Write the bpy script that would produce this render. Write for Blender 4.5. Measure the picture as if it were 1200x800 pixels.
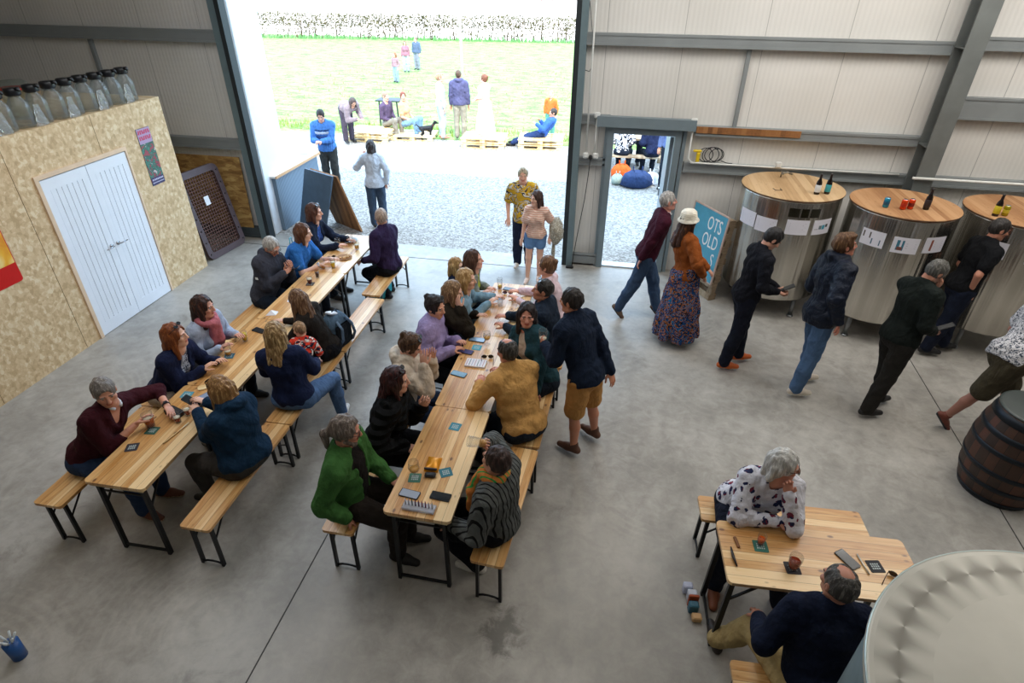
import bpy, math, random
import numpy as np
from mathutils import Vector, Matrix
random.seed(7); np.random.seed(7)
for o in list(bpy.data.objects): bpy.data.objects.remove(o)
scene = bpy.context.scene
COL = scene.collection
PI = math.pi

# ------------------------------------------------------------------ camera
def camera():
    cam = bpy.data.cameras.new('camera'); cam.sensor_width = 36.0
    cam.lens = 688.74 / 1200 * 36; cam.clip_start = 0.05; cam.clip_end = 2000
    o = bpy.data.objects.new('camera', cam); COL.objects.link(o)
    yaw, pitch, roll = -0.1772, 0.5649, 0.0104
    f = Vector((math.sin(yaw)*math.cos(pitch), math.cos(yaw)*math.cos(pitch), -math.sin(pitch)))
    r = Vector((math.cos(yaw), -math.sin(yaw), 0)); u = r.cross(f)
    r2 = math.cos(roll)*r + math.sin(roll)*u; u2 = -math.sin(roll)*r + math.cos(roll)*u
    m = Matrix((r2, u2, -f)).transposed().to_4x4(); m.translation = Vector((0, 0, 4.04))
    o.matrix_world = m; scene.camera = o
camera()

# ------------------------------------------------------------------ sky, sun, rooflights, added wall fill, exposure
w = bpy.data.worlds.new('sky'); scene.world = w; w.use_nodes = True
bg = w.node_tree.nodes['Background']
bg.inputs[0].default_value = (0.55, 0.76, 1.0, 1); bg.inputs[1].default_value = 6.0
def light(name, kind, loc, energy, color, size=None, direction=(0, 0, -1)):
    l = bpy.data.lights.new(name, kind); l.energy = energy; l.color = color
    if kind == 'AREA': l.shape = 'RECTANGLE'; l.size, l.size_y = size
    if kind == 'SUN': l.angle = 0.009
    o = bpy.data.objects.new(name, l); COL.objects.link(o); o.location = loc
    o.rotation_euler = Vector(direction).to_track_quat('-Z', 'Y').to_euler(); return o
light('sun', 'SUN', (0, 0, 30), 5.5, (1.0, 0.95, 0.86), direction=(-0.22, 0.70, -0.92))
light('rooflight_near', 'AREA', (-1.0, 1.0, 4.95), 22, (1.0, 0.96, 0.90), (7, 2.0))
light('rooflight_right', 'AREA', (4.2, 5.2, 4.95), 105, (1.0, 0.95, 0.87), (2.4, 4.5))
light('rooflight_left', 'AREA', (-4.2, 4.8, 4.95), 105, (0.95, 0.96, 1.0), (2.0, 4.5))
light('rooflight_middle', 'AREA', (0.3, 5.4, 4.95), 60, (1.0, 0.98, 0.94), (2.0, 4.0))
light('wall_fill_back', 'AREA', (3.6, 7.0, 4.9), 120, (1.0, 0.98, 0.95), (8.5, 1.2), (0, 0.35, -1))  # added fill lamp, tilted to brighten the back wall and the floor near it
portal = light('door_portal', 'AREA', (-3.3, 8.98, 2.12), 1, (1, 1, 1), (5.2, 4.2), (0, -1, 0))
portal.data.cycles.is_portal = True
scene.view_settings.view_transform = 'Standard'; scene.view_settings.look = 'None'
scene.view_settings.gamma = 1.0; scene.view_settings.use_curve_mapping = False
scene.view_settings.exposure = -0.06

# ------------------------------------------------------------------ materials
MATS = {}
def srgb(h):
    if isinstance(h, str):
        c = [int(h[i:i+2], 16)/255 for i in (0, 2, 4)]
        return tuple(((x+0.055)/1.055)**2.4 if x > 0.04045 else x/12.92 for x in c)
    return tuple(h)
class NT:
    def __init__(s, name):
        s.m = bpy.data.materials.new(name); s.m.use_nodes = True
        s.t = s.m.node_tree; s.b = s.t.nodes['Principled BSDF']
    def n(s, typ, **kw):
        nd = s.t.nodes.new(typ)
        for k, v in kw.items():
            if k.startswith('i_'):
                nd.inputs[k[2:].replace('_', ' ')].default_value = v
            else: setattr(nd, k, v)
        return nd
    def l(s, a, b): s.t.links.new(a, b)
    def coord(s, scale=(1, 1, 1), kind='Object', rot=(0, 0, 0), loc=(0, 0, 0)):
        c = s.n('ShaderNodeTexCoord'); m = s.n('ShaderNodeMapping')
        m.inputs['Scale'].default_value = scale; m.inputs['Rotation'].default_value = rot; m.inputs['Location'].default_value = loc
        s.l(c.outputs[kind], m.inputs[0]); return m.outputs[0]
    def noise(s, vec, scale, detail=3, rough=0.55, dist=0.0):
        nd = s.n('ShaderNodeTexNoise'); nd.inputs['Scale'].default_value = scale
        nd.inputs['Detail'].default_value = detail; nd.inputs['Roughness'].default_value = rough
        nd.inputs['Distortion'].default_value = dist
        s.l(vec, nd.inputs['Vector']); return nd.outputs[0]
    def ramp(s, fac, stops, interp='LINEAR'):
        r = s.n('ShaderNodeValToRGB'); r.color_ramp.interpolation = interp
        e = r.color_ramp.elements
        while len(e) < len(stops): e.new(0.5)
        for i, (p, c) in enumerate(stops):
            e[i].position = p; e[i].color = (*srgb(c), 1)
        s.l(fac, r.inputs[0]); return r.outputs[0]
    def mix(s, fac, a, b, blend='MIX'):
        m = s.n('ShaderNodeMix', data_type='RGBA', blend_type=blend)
        if isinstance(fac, (int, float)): m.inputs[0].default_value = fac
        else: s.l(fac, m.inputs[0])
        for i, x in ((6, a), (7, b)):
            if isinstance(x, (tuple, str)): m.inputs[i].default_value = (*srgb(x)[:3], 1)
            else: s.l(x, m.inputs[i])
        return m.outputs[2]
    def math(s, op, a, b=0.0, c=0.0):
        m = s.n('ShaderNodeMath', operation=op)
        for i, x in enumerate((a, b, c)):
            if isinstance(x, (int, float)): m.inputs[i].default_value = x
            else: s.l(x, m.inputs[i])
        return m.outputs[0]
    def bump(s, h, strength=0.3, dist=0.01):
        b = s.n('ShaderNodeBump'); b.inputs['Strength'].default_value = strength; b.inputs['Distance'].default_value = dist
        s.l(h, b.inputs['Height']); s.l(b.outputs[0], s.b.inputs['Normal'])
    def col(s, c):
        if isinstance(c, (tuple, str)): s.b.inputs['Base Color'].default_value = (*srgb(c)[:3], 1)
        else: s.l(c, s.b.inputs['Base Color'])
    def rough(s, v):
        if isinstance(v, (int, float)): s.b.inputs['Roughness'].default_value = v
        else: s.l(v, s.b.inputs['Roughness'])

def plain(color, rough=0.5, metal=0.0, vary=0.06, scale=8, name='paint', bump=0.0, bscale=60, trans=0.0, ior=1.45, spec=None):
    key = ('plain', color, rough, metal, vary, scale, bump, bscale, trans, ior, spec)
    if key in MATS: return MATS[key]
    t = NT(name); v = t.coord()
    c = srgb(color)
    if vary > 0:
        t.col(t.ramp(t.noise(v, scale, 3), [(0.3, tuple(x*(1-vary) for x in c)), (0.7, tuple(min(1, x*(1+vary)) for x in c))]))
    else: t.col(c)
    t.rough(rough); t.b.inputs['Metallic'].default_value = metal
    if bump: t.bump(t.noise(v, bscale, 2), bump, 0.004)
    if trans: t.b.inputs['Transmission Weight'].default_value = trans; t.b.inputs['IOR'].default_value = ior
    if spec is not None: t.b.inputs['Specular IOR Level'].default_value = spec
    MATS[key] = t.m; return t.m

def cloth(color, name='cloth', kind='plain', color2=None, color3=None, rough=0.9, fold=0.5):
    key = ('cloth', color, kind, color2, color3, rough, fold)
    if key in MATS: return MATS[key]
    t = NT(name); v = t.coord(); c = srgb(color)
    base = t.ramp(t.noise(v, 14, 4), [(0.3, tuple(x*0.86 for x in c)), (0.72, tuple(min(1, x*1.12) for x in c))])
    v2 = t.coord((1.0, 1.0, 0.55), rot=(0.3, 0.5, 0))
    rd = t.math('MULTIPLY', t.noise(v2, 6.5, 2, 0.45, 1.0), 3.2)
    h = t.math('ADD', rd, t.math('ADD', t.noise(v, 20, 2), t.math('MULTIPLY', t.noise(v, 220, 1), 0.10)))
    if kind == 'stripes_h':      # thin horizontal stripes
        wv = t.n('ShaderNodeTexWave', bands_direction='Z', i_Scale=11.0); t.l(v, wv.inputs[0])
        base = t.mix(t.ramp(wv.outputs[1], [(0.45, (0, 0, 0)), (0.55, (1, 1, 1))]), base, color2)
    elif kind == 'stripes_v':
        wv = t.n('ShaderNodeTexWave', bands_direction='X', i_Scale=9.0, i_Distortion=1.2); t.l(v, wv.inputs[0])
        base = t.mix(t.ramp(wv.outputs[1], [(0.12, (0, 0, 0)), (0.22, (1, 1, 1))]), color2, base)
    elif kind == 'quilt':
        wv = t.n('ShaderNodeTexWave', bands_direction='Z', i_Scale=4.2, i_Distortion=0.8); t.l(v, wv.inputs[0])
        h = t.math('ADD', t.math('MULTIPLY', wv.outputs[1], 3.0), h); t.bump(h, 1.0, 0.05)
    elif kind == 'floral':
        vo = t.n('ShaderNodeTexVoronoi', feature='F1', i_Scale=16.0); vv = t.mix(0.05, v, t.noise(v, 12, 2)); t.l(v, vo.inputs['Vector'])
        m = t.math('LESS_THAN', t.math('ADD', vo.outputs[0], t.math('MULTIPLY', t.noise(v, 34, 2), 0.55)), 0.64)
        k = t.math('MULTIPLY', m, t.math('GREATER_THAN', t.noise(v, 7, 1), 0.41))
        base = t.mix(k, base, t.mix(t.math('GREATER_THAN', t.noise(v, 21, 1), 0.56), color2, color3))
    elif kind == 'print':
        m = t.math('GREATER_THAN', t.noise(v, 38, 3, 0.6, 1.5), 0.53); base = t.mix(m, base, color2)
    elif kind == 'batik':
        n1 = t.noise(v, 16, 2, 0.6, 2.0)
        base = t.ramp(n1, [(0.34, color), (0.42, color3), (0.46, '14202e'), (0.50, color2), (0.56, '1c6f9a'), (0.62, color), (0.68, color3)], 'CONSTANT')
    elif kind == 'bold':
        n1 = t.noise(v, 9, 1, 0.5, 1.4)
        base = t.ramp(n1, [(0.38, color), (0.48, '23283a'), (0.53, color2), (0.60, color3), (0.68, '23283a')], 'CONSTANT')
    elif kind == 'denim':
        base = t.mix(t.math('MULTIPLY', t.noise(v, 5, 3), 0.55), base, color2 or tuple(min(1, x*2.0) for x in c))
    t.col(base); t.rough(rough)
    if kind != 'quilt': t.bump(h, fold, 0.035)
    t.b.inputs['Sheen Weight'].default_value = 0.0
    t.b.inputs['Specular IOR Level'].default_value = 0.15
    MATS[key] = t.m; return t.m

def skin_mat(color):
    key = ('skin', color)
    if key in MATS: return MATS[key]
    t = NT('skin'); v = t.coord(); c = srgb(color)
    t.col(t.mix(t.math('MULTIPLY', t.noise(v, 18, 3), 0.4), c, (min(1, c[0]*1.0), c[1]*0.74, c[2]*0.68)))
    t.rough(0.5); t.b.inputs['Subsurface Weight'].default_value = 0.0
    t.bump(t.noise(v, 90, 2), 0.1, 0.003); MATS[key] = t.m; return t.m

def hair_mat(color, light_col=None):
    key = ('hair', color, light_col)
    if key in MATS: return MATS[key]
    t = NT('hair_strands'); v = t.coord((1, 1, 0.10)); c = srgb(color)
    l2 = srgb(light_col) if light_col else tuple(min(1, x*2.1+0.01) for x in c)
    n = t.noise(v, 70, 4, 0.65, 0.3)
    t.col(t.ramp(n, [(0.36, tuple(x*0.7 for x in c)), (0.52, c), (0.68, l2)]))
    t.rough(0.5); t.bump(n, 0.8, 0.01); t.b.inputs['Specular IOR Level'].default_value = 0.35
    MATS[key] = t.m; return t.m

def wood(kind='pine'):
    key = ('wood', kind)
    if key in MATS: return MATS[key]
    t = NT(kind + '_wood')
    pal = {'pine': ('bc8242', 'dcae72', 'f2d09c', '5c3216'), 'pallet': ('7d6a55', '9c8a72', 'b5a48c', '4d3d2e'),
           'ply': ('a98860', 'bb9a72', 'c9ab84', '7d6142'), 'ply_dark': ('8f6440', 'a67a52', 'b58c64', '5d3f26'),
           'plank': ('6b4526', '8a5c34', '9c6d42', '3a2413'), 'fresh': ('d8b078', 'e6c892', 'f0daae', '8a6034')}[kind]
    s = t.coord((1, 1, 1)); sep = t.n('ShaderNodeSeparateXYZ'); t.l(s, sep.inputs[0])
    pl = t.math('FLOOR', t.math('MULTIPLY', sep.outputs[0], 1/0.0634))
    wn = t.n('ShaderNodeTexWhiteNoise', noise_dimensions='1D'); t.l(pl, wn.inputs['W'])
    cv = t.n('ShaderNodeCombineXYZ'); t.l(t.math('MULTIPLY', sep.outputs[0], 26), cv.inputs[0])
    t.l(t.math('ADD', t.math('MULTIPLY', sep.outputs[1], 1.6), t.math('MULTIPLY', wn.outputs[0], 37.0)), cv.inputs[1])
    t.l(t.math('MULTIPLY', sep.outputs[2], 20), cv.inputs[2])
    grain = t.noise(cv.outputs[0], 1.6, 5, 0.6, 1.0)
    f = t.math('ADD', t.math('MULTIPLY', grain, 0.65), t.math('MULTIPLY', wn.outputs[0], 0.50))
    colr = t.ramp(f, [(0.28, pal[0]), (0.50, pal[1]), (0.74, pal[2])])
    kv = t.n('ShaderNodeCombineXYZ'); t.l(t.math('MULTIPLY', sep.outputs[0], 9), kv.inputs[0])
    t.l(t.math('ADD', t.math('MULTIPLY', sep.outputs[1], 5.0), t.math('MULTIPLY', wn.outputs[0], 91.0)), kv.inputs[1])
    vo = t.n('ShaderNodeTexVoronoi', feature='F1', i_Scale=1.15); t.l(kv.outputs[0], vo.inputs['Vector'])
    knot = t.ramp(vo.outputs[0], [(0.07, (1, 1, 1)), (0.15, (0, 0, 0))])
    colr = t.mix(t.math('MULTIPLY', knot, 0.85 if kind in ('pine', 'fresh') else 0.4), colr, pal[3])
    if kind in ('pine',):
        fr = t.math('FRACT', t.math('MULTIPLY', sep.outputs[0], 1/0.0634))
        seam = t.math('GREATER_THAN', t.math('ABSOLUTE', t.math('SUBTRACT', fr, 0.5)), 0.475)
        colr = t.mix(t.math('MULTIPLY', seam, 0.55), colr, pal[3])
    t.col(colr); t.rough(0.30 if kind in ('pine', 'fresh') else 0.75); t.b.inputs['Specular IOR Level'].default_value = 0.75 if kind == 'pine' else 0.4; t.bump(grain, 0.12, 0.003)
    MATS[key] = t.m; return t.m

def osb(dark=False):
    key = ('osb', dark)
    if key in MATS: return MATS[key]
    t = NT('osb_board'); v = t.coord()
    layers = []
    for i, (rot, loc) in enumerate((((0.3, 0.2, 0.5), (0, 0, 0)), ((1.1, 0.7, -0.7), (3, 1, 5)), ((-.5, 1.9, 1.9), (7, 2, 1)))):
        m = t.n('ShaderNodeMapping'); m.inputs['Rotation'].default_value = rot; m.inputs['Location'].default_value = loc
        m.inputs['Scale'].default_value = (7, 24, 20); t.l(v, m.inputs[0])
        vo = t.n('ShaderNodeTexVoronoi', feature='F1', i_Scale=1.0); t.l(m.outputs[0], vo.inputs['Vector'])
        layers.append(vo.outputs['Color'])
    c = t.mix(0.5, layers[0], layers[1]); c = t.mix(0.35, c, layers[2])
    bw = t.n('ShaderNodeRGBToBW'); t.l(c, bw.inputs[0])
    pal = ('7e5a30', '96703e', 'ad884e', 'c4a266') if dark else ('b99b70', 'c9aa80', 'd5b98f', 'e2cda8')
    t.col(t.ramp(bw.outputs[0], [(0.26, pal[0]), (0.42, pal[1]), (0.58, pal[2]), (0.74, pal[3])]))
    t.rough(0.65); t.bump(bw.outputs[0], 0.25, 0.004); MATS[key] = t.m; return t.m

def glass_mat(color=(1, 1, 1), rough=0.02, name='clear_glass', body=0.0):
    key = ('glass', color, rough, body)
    if key in MATS: return MATS[key]
    t = NT(name); t.col(tuple(0.28*x+body*2 for x in color)); t.rough(max(rough, 0.06)); t.b.inputs['Specular IOR Level'].default_value = 1.0
    v = t.coord(); t.bump(t.noise(v, 12, 1), 0.05, 0.003)
    tr = t.n('ShaderNodeBsdfTransparent'); tr.inputs[0].default_value = (*[0.55+0.45*x for x in color], 1)
    lw = t.n('ShaderNodeLayerWeight', i_Blend=0.35); mx = t.n('ShaderNodeMixShader')
    t.l(t.math('ADD', t.math('MULTIPLY', lw.outputs['Facing'], 0.30), 0.05+body), mx.inputs[0])
    t.l(tr.outputs[0], mx.inputs[1]); t.l(t.b.outputs[0], mx.inputs[2])
    out = [n_ for n_ in t.t.nodes if n_.type == 'OUTPUT_MATERIAL'][0]; t.l(mx.outputs[0], out.inputs[0])
    MATS[key] = t.m; return t.m

BLACK = lambda: plain('16181c', 0.45, 0.3, name='black_steel')
STEEL = lambda: plain('5a676b', 0.5, 0.2, name='grey_paint', scale=3)

# ------------------------------------------------------------------ mesh helpers
class MB:
    def __init__(s): s.v = []; s.f = []; s.m = []; s.sm = []
    def add(s, vs, fs, mat=0, smooth=False):
        o = len(s.v); s.v += [tuple(v) for v in vs]
        for f in fs: s.f.append(tuple(i+o for i in f)); s.m.append(mat); s.sm.append(smooth)
        return s
    def box(s, c, d, rot=None, mat=0, bev=0.0, taper=None):
        hx, hy, hz = d[0]/2, d[1]/2, d[2]/2
        if bev > 0:
            b = min(bev, hx*.9, hy*.9, hz*.9); pts = []
            for z, ins in ((-hz, b), (-hz+b, 0), (hz-b, 0), (hz, b)):
                for (sx, sy) in ((-1, -1), (1, -1), (1, 1), (-1, 1)):
                    X, Y = hx-ins, hy-ins
                    # chamfered corners
                    if (sx, sy) in ((-1, -1), (1, 1)): pts += [(sx*X, sy*(Y-b*0.999), z), (sx*(X-b*0.999), sy*Y, z)]
                    else: pts += [(sx*(X-b*0.999), sy*Y, z), (sx*X, sy*(Y-b*0.999), z)]
            fs = []
            for r in range(3):
                for i in range(8): fs.append((r*8+i, r*8+(i+1) % 8, (r+1)*8+(i+1) % 8, (r+1)*8+i))
            fs.append(tuple(range(7, -1, -1))); fs.append(tuple(range(24, 32)))
        else:
            pts = [(x, y, z) for z in (-hz, hz) for (x, y) in ((-hx, -hy), (hx, -hy), (hx, hy), (-hx, hy))]
            fs = [(3, 2, 1, 0), (4, 5, 6, 7), (0, 1, 5, 4), (1, 2, 6, 5), (2, 3, 7, 6), (3, 0, 4, 7)]
        if rot is not None:
            R = rot if isinstance(rot, Matrix) else Matrix.Rotation(rot, 3, 'Z')
            pts = [R @ Vector(p) for p in pts]
        s.add([(p[0]+c[0], p[1]+c[1], p[2]+c[2]) for p in pts], fs, mat); return s
    def bar(s, a, b, w, h=None, mat=0, up=(0, 0, 1)):
        a, b = Vector(a), Vector(b); h = h or w; d = (b-a); L = d.length; d.normalize(); up = Vector(up)
        if abs(d.dot(up)) > 0.98: up = Vector((0, 1, 0))
        x = d.cross(up).normalized(); z = x.cross(d)
        R = Matrix((x, d, z)).transposed(); return s.box((a+b)/2, (w, L, h), R, mat)
    def tube(s, pts, r, n=10, mat=0, cap=True, closed=False):
        pts = [Vector(p) for p in pts]; N = len(pts); rs = r if isinstance(r, (list, tuple)) else [r]*N
        vs = []; prev = None
        for i, p in enumerate(pts):
            a = pts[i-1] if (i > 0 or closed) else p; b = pts[(i+1) % N] if (i < N-1 or closed) else p
            t = (b-a).normalized()
            if prev is None:
                x = t.cross(Vector((0, 0, 1)))
                if x.length < 0.05: x = t.cross(Vector((0, 1, 0)))
                x.normalize()
            else: x = (prev - t*prev.dot(t)).normalized()
            prev = x; y = t.cross(x)
            for k in range(n):
                A = 2*PI*k/n; vs.append(p + rs[i]*(math.cos(A)*x+math.sin(A)*y))
        fs = []
        for i in range(N if closed else N-1):
            j = (i+1) % N
            for k in range(n): fs.append((i*n+k, i*n+(k+1) % n, j*n+(k+1) % n, j*n+k))
        if cap and not closed: fs.append(tuple(range(n-1, -1, -1))); fs.append(tuple(range((N-1)*n, N*n)))
        s.add(vs, fs, mat, True); return s
    def lathe(s, prof, n=24, c=(0, 0, 0), mat=0, smooth=True, cap=True, R=None):
        vs = []
        for r, z in prof:
            for k in range(n):
                A = 2*PI*k/n; p = Vector((r*math.cos(A), r*math.sin(A), z))
                if R is not None: p = R @ p
                vs.append((p[0]+c[0], p[1]+c[1], p[2]+c[2]))
        fs = []
        for i in range(len(prof)-1):
            for k in range(n): fs.append((i*n+k, i*n+(k+1) % n, (i+1)*n+(k+1) % n, (i+1)*n+k))
        s.add(vs, fs, mat, smooth)
        if cap:
            o = len(s.v)-len(vs)
            for ring, rev in ((0, True), (len(prof)-1, False)):
                if prof[ring][0] > 1e-5:
                    f = tuple(o+ring*n+k for k in range(n)); s.f.append(f[::-1] if rev else f); s.m.append(mat); s.sm.append(False)
        return s
    def prism(s, poly, z0, z1, mat=0, M=None):
        n = len(poly); vs = [(x, y, z0) for x, y in poly]+[(x, y, z1) for x, y in poly]
        if M is not None: vs = [M @ Vector(v) for v in vs]
        fs = [tuple(range(n-1, -1, -1)), tuple(range(n, 2*n))]+[(i, (i+1) % n, n+(i+1) % n, n+i) for i in range(n)]
        s.add(vs, fs, mat); return s
    def build(s, name, mats, parent=None, loc=None, rotz=0, group=None, shadesmooth=None):
        me = bpy.data.meshes.new(name); me.from_pydata(s.v, [], s.f); me.update()
        for m in (mats if isinstance(mats, (list, tuple)) else [mats]): me.materials.append(m)
        me.polygons.foreach_set('material_index', s.m); me.polygons.foreach_set('use_smooth', s.sm if shadesmooth is None else [shadesmooth]*len(s.f))
        o = bpy.data.objects.new(name, me); COL.objects.link(o)
        if parent is not None: o.parent = parent
        if loc is not None: o.location = loc
        o.rotation_euler.z = rotz; return o
def rrect(w, h, r, n=5):
    pts = []
    for (cx, cy, a0) in ((w/2-r, h/2-r, 0), (-w/2+r, h/2-r, PI/2), (-w/2+r, -h/2+r, PI), (w/2-r, -h/2+r, 1.5*PI)):
        for i in range(n+1):
            a = a0+PI/2*i/n; pts.append((cx+r*math.cos(a), cy+r*math.sin(a)))
    return pts
def empty(name, loc, rz=0):
    o = bpy.data.objects.new(name, None); COL.objects.link(o); o.location = loc; o.rotation_euler.z = rz
    o.empty_display_size = 0.1; return o
def tag(o, label=None, cat=None, group=None, kind=None):
    if label: o['label'] = label
    if cat: o['category'] = cat
    if group: o['group'] = group
    if kind: o['kind'] = kind
    return o
def struct(o): o['kind'] = 'structure'; return o
def copy_tree(o, parent=None):
    c = o.copy(); COL.objects.link(c); c.parent = parent
    for ch in [x for x in KIDS.get(o.name, [])]: copy_tree(ch, c)
    return c
KIDS = {}
def note(root):
    bpy.context.view_layer.update()
    def rec(o):
        KIDS[o.name] = list(o.children)
        for c_ in o.children: rec(c_)
    rec(root); return root
_txt = {}
def text_mesh(txt, size, mat, parent, loc, rot, name='lettering', depth=0.001, align='CENTER', sx=1.0):
    cu = bpy.data.curves.new('lettering', 'FONT'); cu.body = txt; cu.size = size; cu.extrude = depth; cu.align_x = align; cu.align_y = 'CENTER'
    cu.resolution_u = 3
    to = bpy.data.objects.new('t', cu); COL.objects.link(to)
    dg = bpy.context.evaluated_depsgraph_get(); me = bpy.data.meshes.new_from_object(to.evaluated_get(dg))
    bpy.data.objects.remove(to); me.materials.clear(); me.materials.append(mat)
    o = bpy.data.objects.new(name, me); COL.objects.link(o); o.parent = parent; o.location = loc; o.rotation_euler = rot; o.scale = (sx, 1, 1)
    return o
# ================================================================== THE BARN
W = 8.87
# materials
def concrete():
    t = NT('concrete_floor'); v = t.coord()
    n1 = t.noise(v, 0.9, 6, 0.62); n2 = t.noise(v, 7, 5, 0.7, 0.4); n3 = t.noise(v, 45, 3)
    base = t.ramp(t.math('ADD', t.math('MULTIPLY', n1, 0.6), t.math('MULTIPLY', n2, 0.4)),
                  [(0.32, '7f7c76'), (0.46, '98948d'), (0.58, 'aeaaa3'), (0.72, 'bebab3')])
    # power-float swirls: rings about scattered centres
    vo = t.n('ShaderNodeTexVoronoi', feature='F1', i_Scale=0.55); t.l(v, vo.inputs['Vector'])
    rings = t.math('SINE', t.math('MULTIPLY', vo.outputs[0], 190.0))
    rm = t.math('MULTIPLY', rings, t.ramp(t.noise(v, 0.8, 2), [(0.5, (0, 0, 0)), (0.66, (1, 1, 1))]))
    base = t.mix(t.math('MULTIPLY', t.math('MAXIMUM', rm, 0.0), 0.16), base, 'c6c0b4')
    # stains
    st = t.ramp(t.noise(v, 1.9, 5, 0.7, 0.6), [(0.60, (0, 0, 0)), (0.70, (1, 1, 1))])
    base = t.mix(t.math('MULTIPLY', st, 0.32), base, '56514a')
    # damp patch by the near bench
    sep = t.n('ShaderNodeSeparateXYZ'); t.l(v, sep.inputs[0])
    dx = t.math('MULTIPLY', t.math('ADD', sep.outputs[0], 0.48), 1/0.26); dy = t.math('MULTIPLY', t.math('SUBTRACT', sep.outputs[1], 2.42), 1/0.33)
    dd = t.math('ADD', t.math('ADD', t.math('MULTIPLY', dx, dx), t.math('MULTIPLY', dy, dy)), t.math('MULTIPLY', n2, 1.7))
    wet = t.ramp(dd, [(0.0, (1, 1, 1)), (1.0, (0, 0, 0))]); wet = t.ramp(t.math('SUBTRACT', dd, 0.9), [(0.0, (1, 1, 1)), (0.35, (0, 0, 0))])
    base = t.mix(t.math('MULTIPLY', wet, 0.6), base, '45423c')
    t.col(base); t.rough(t.ramp(n2, [(0.3, (0.32,)*3), (0.7, (0.52,)*3)]))
    t.bump(t.math('ADD', t.math('MULTIPLY', n3, 0.5), n2), 0.10, 0.006); return t.m
def ribbed_panel():
    t = NT('ribbed_cladding'); v = t.coord()
    wv = t.n('ShaderNodeTexWave', bands_direction='X', i_Scale=5.3); t.l(v, wv.inputs[0])
    n1 = t.noise(v, 0.8, 3)
    sep = t.n('ShaderNodeSeparateXYZ'); t.l(v, sep.inputs[0])
    fr = t.math('FRACT', t.math('ADD', t.math('MULTIPLY', sep.outputs[0], 1.0), 0.35))
    joint = t.math('LESS_THAN', fr, 0.008)
    base = t.ramp(n1, [(0.3, 'd6d3cd'), (0.7, 'e2dfda')])
    base = t.mix(t.math('MULTIPLY', wv.outputs[1], 0.10), base, 'a8a6a2')
    t.col(t.mix(t.math('MULTIPLY', joint, 0.6), base, '6e6e6c')); t.rough(0.5)
    t.bump(wv.outputs[1], 0.45, 0.004); return t.m
M_FLOOR = concrete(); M_PANEL = ribbed_panel(); M_STEEL = plain('868b8c', 0.5, 0.1, name='grey_steel_paint', scale=3, vary=0.08)
M_COL = plain('6c706e', 0.55, 0.15, name='column_steel_paint', scale=4, vary=0.12)
M_WHITE = plain('e4e6ea', 0.4, name='white_paint', vary=0.03)
fl = MB(); fl.box((-1, 1.55, -0.1), (22, 14.9, 0.2)); struct(fl.build('floor', M_FLOOR))
# saw-cut joints in the slab
def cut(n, a, b, w=0.009):
    m = MB(); m.bar(a, b, w, 0.002); struct(m.build('trim_%d' % n, plain('3b3a38', 0.9, name='sawcut_joint')))
cut(1, (-2.08, -1, 0.0012), (-2.12, 8.5, 0.0012)); cut(2, (3.80, 7.2, 0.0012), (3.62, 3.5, 0.0012)); cut(3, (-6.3, 8.50, 0.0012), (-0.8, 8.50, 0.0012), 0.014)
# back wall with two openings
bw = MB(); T = 0.1; Yc = W+T/2
def wallbox(x0, x1, z0, z1): bw.box(((x0+x1)/2, Yc, (z0+z1)/2), (x1-x0, T, z1-z0))
wallbox(-12, -5.92, 0, 5.2); wallbox(-5.92, -0.68, 4.25, 5.2); wallbox(-0.68, -0.124, 0, 5.2); wallbox(-0.124, 0.723, 2.08, 5.2); wallbox(0.723, 10, 0, 5.2)
struct(bw.build('wall_back', M_PANEL))
for nm, c, d in (('wall_left', (-12.05, 1.5, 2.6), (0.1, 14.9, 5.2)), ('wall_right', (10.05, 1.5, 2.6), (0.1, 14.9, 5.2)), ('wall_front', (-1, -5.95, 2.6), (22.2, 0.1, 5.2))):
    m = MB(); m.box(c, d); struct(m.build(nm, M_PANEL))
m = MB(); m.box((-1, 1.6, 5.25), (22.4, 15.0, 0.1)); struct(m.build('ceiling', M_PANEL))
# sheeting rails and posts (steel on the wall face)
tn = [10]
def rail(a, b, h, d, mat=None, lip=True):
    m = MB(); y1 = W; x0, z = a; x1 = b[0]; z1 = b[1]
    m.box(((x0+x1)/2, y1-d/2, z), (x1-x0, d, h))
    if lip:
        m.box(((x0+x1)/2, y1-d-0.004, z+h/2-0.012), (x1-x0, 0.012, 0.03)); m.box(((x0+x1)/2, y1-d-0.004, z-h/2+0.012), (x1-x0, 0.012, 0.03))
    tn[0] += 1; return struct(m.build('trim_%d' % tn[0], mat or M_STEEL))
rail((-12, 3.16), (-6.0, 3.16), 0.16, 0.12); rail((-0.60, 3.27), (3.87, 3.27), 0.14, 0.12)
rail((3.99, 3.33), (10, 3.33), 0.14, 0.12); rail((3.99, 2.60), (10, 2.60), 0.26, 0.12)
rail((-12, 1.60), (-6.0, 1.60), 0.15, 0.12); rail((0.98, 2.17), (3.9, 2.17), 0.12, 0.12)
rail((0.90, 1.66), (10, 1.66), 0.13, 0.10); rail((-0.60, 1.66), (-0.2, 1.66), 0.10, 0.09)
rail((-12, 0.10), (-6.0, 0.10), 0.16, 0.12, plain('3f474b', 0.6, name='dark_kerb_rail'))
rail((-0.60, 2.25), (-0.2, 2.25), 0.12, 0.10)
def post(x0, x1, z0, z1, d=0.06, mat=None, y=W):
    m = MB(); m.box(((x0+x1)/2, y-d/2, (z0+z1)/2), (x1-x0, d, z1-z0)); tn[0] += 1; return struct(m.build('trim_%d' % tn[0], mat or M_STEEL))
post(1.47, 1.52, 2.2, 3.2); post(-8.30, -8.25, 1.68, 3.1)
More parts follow.
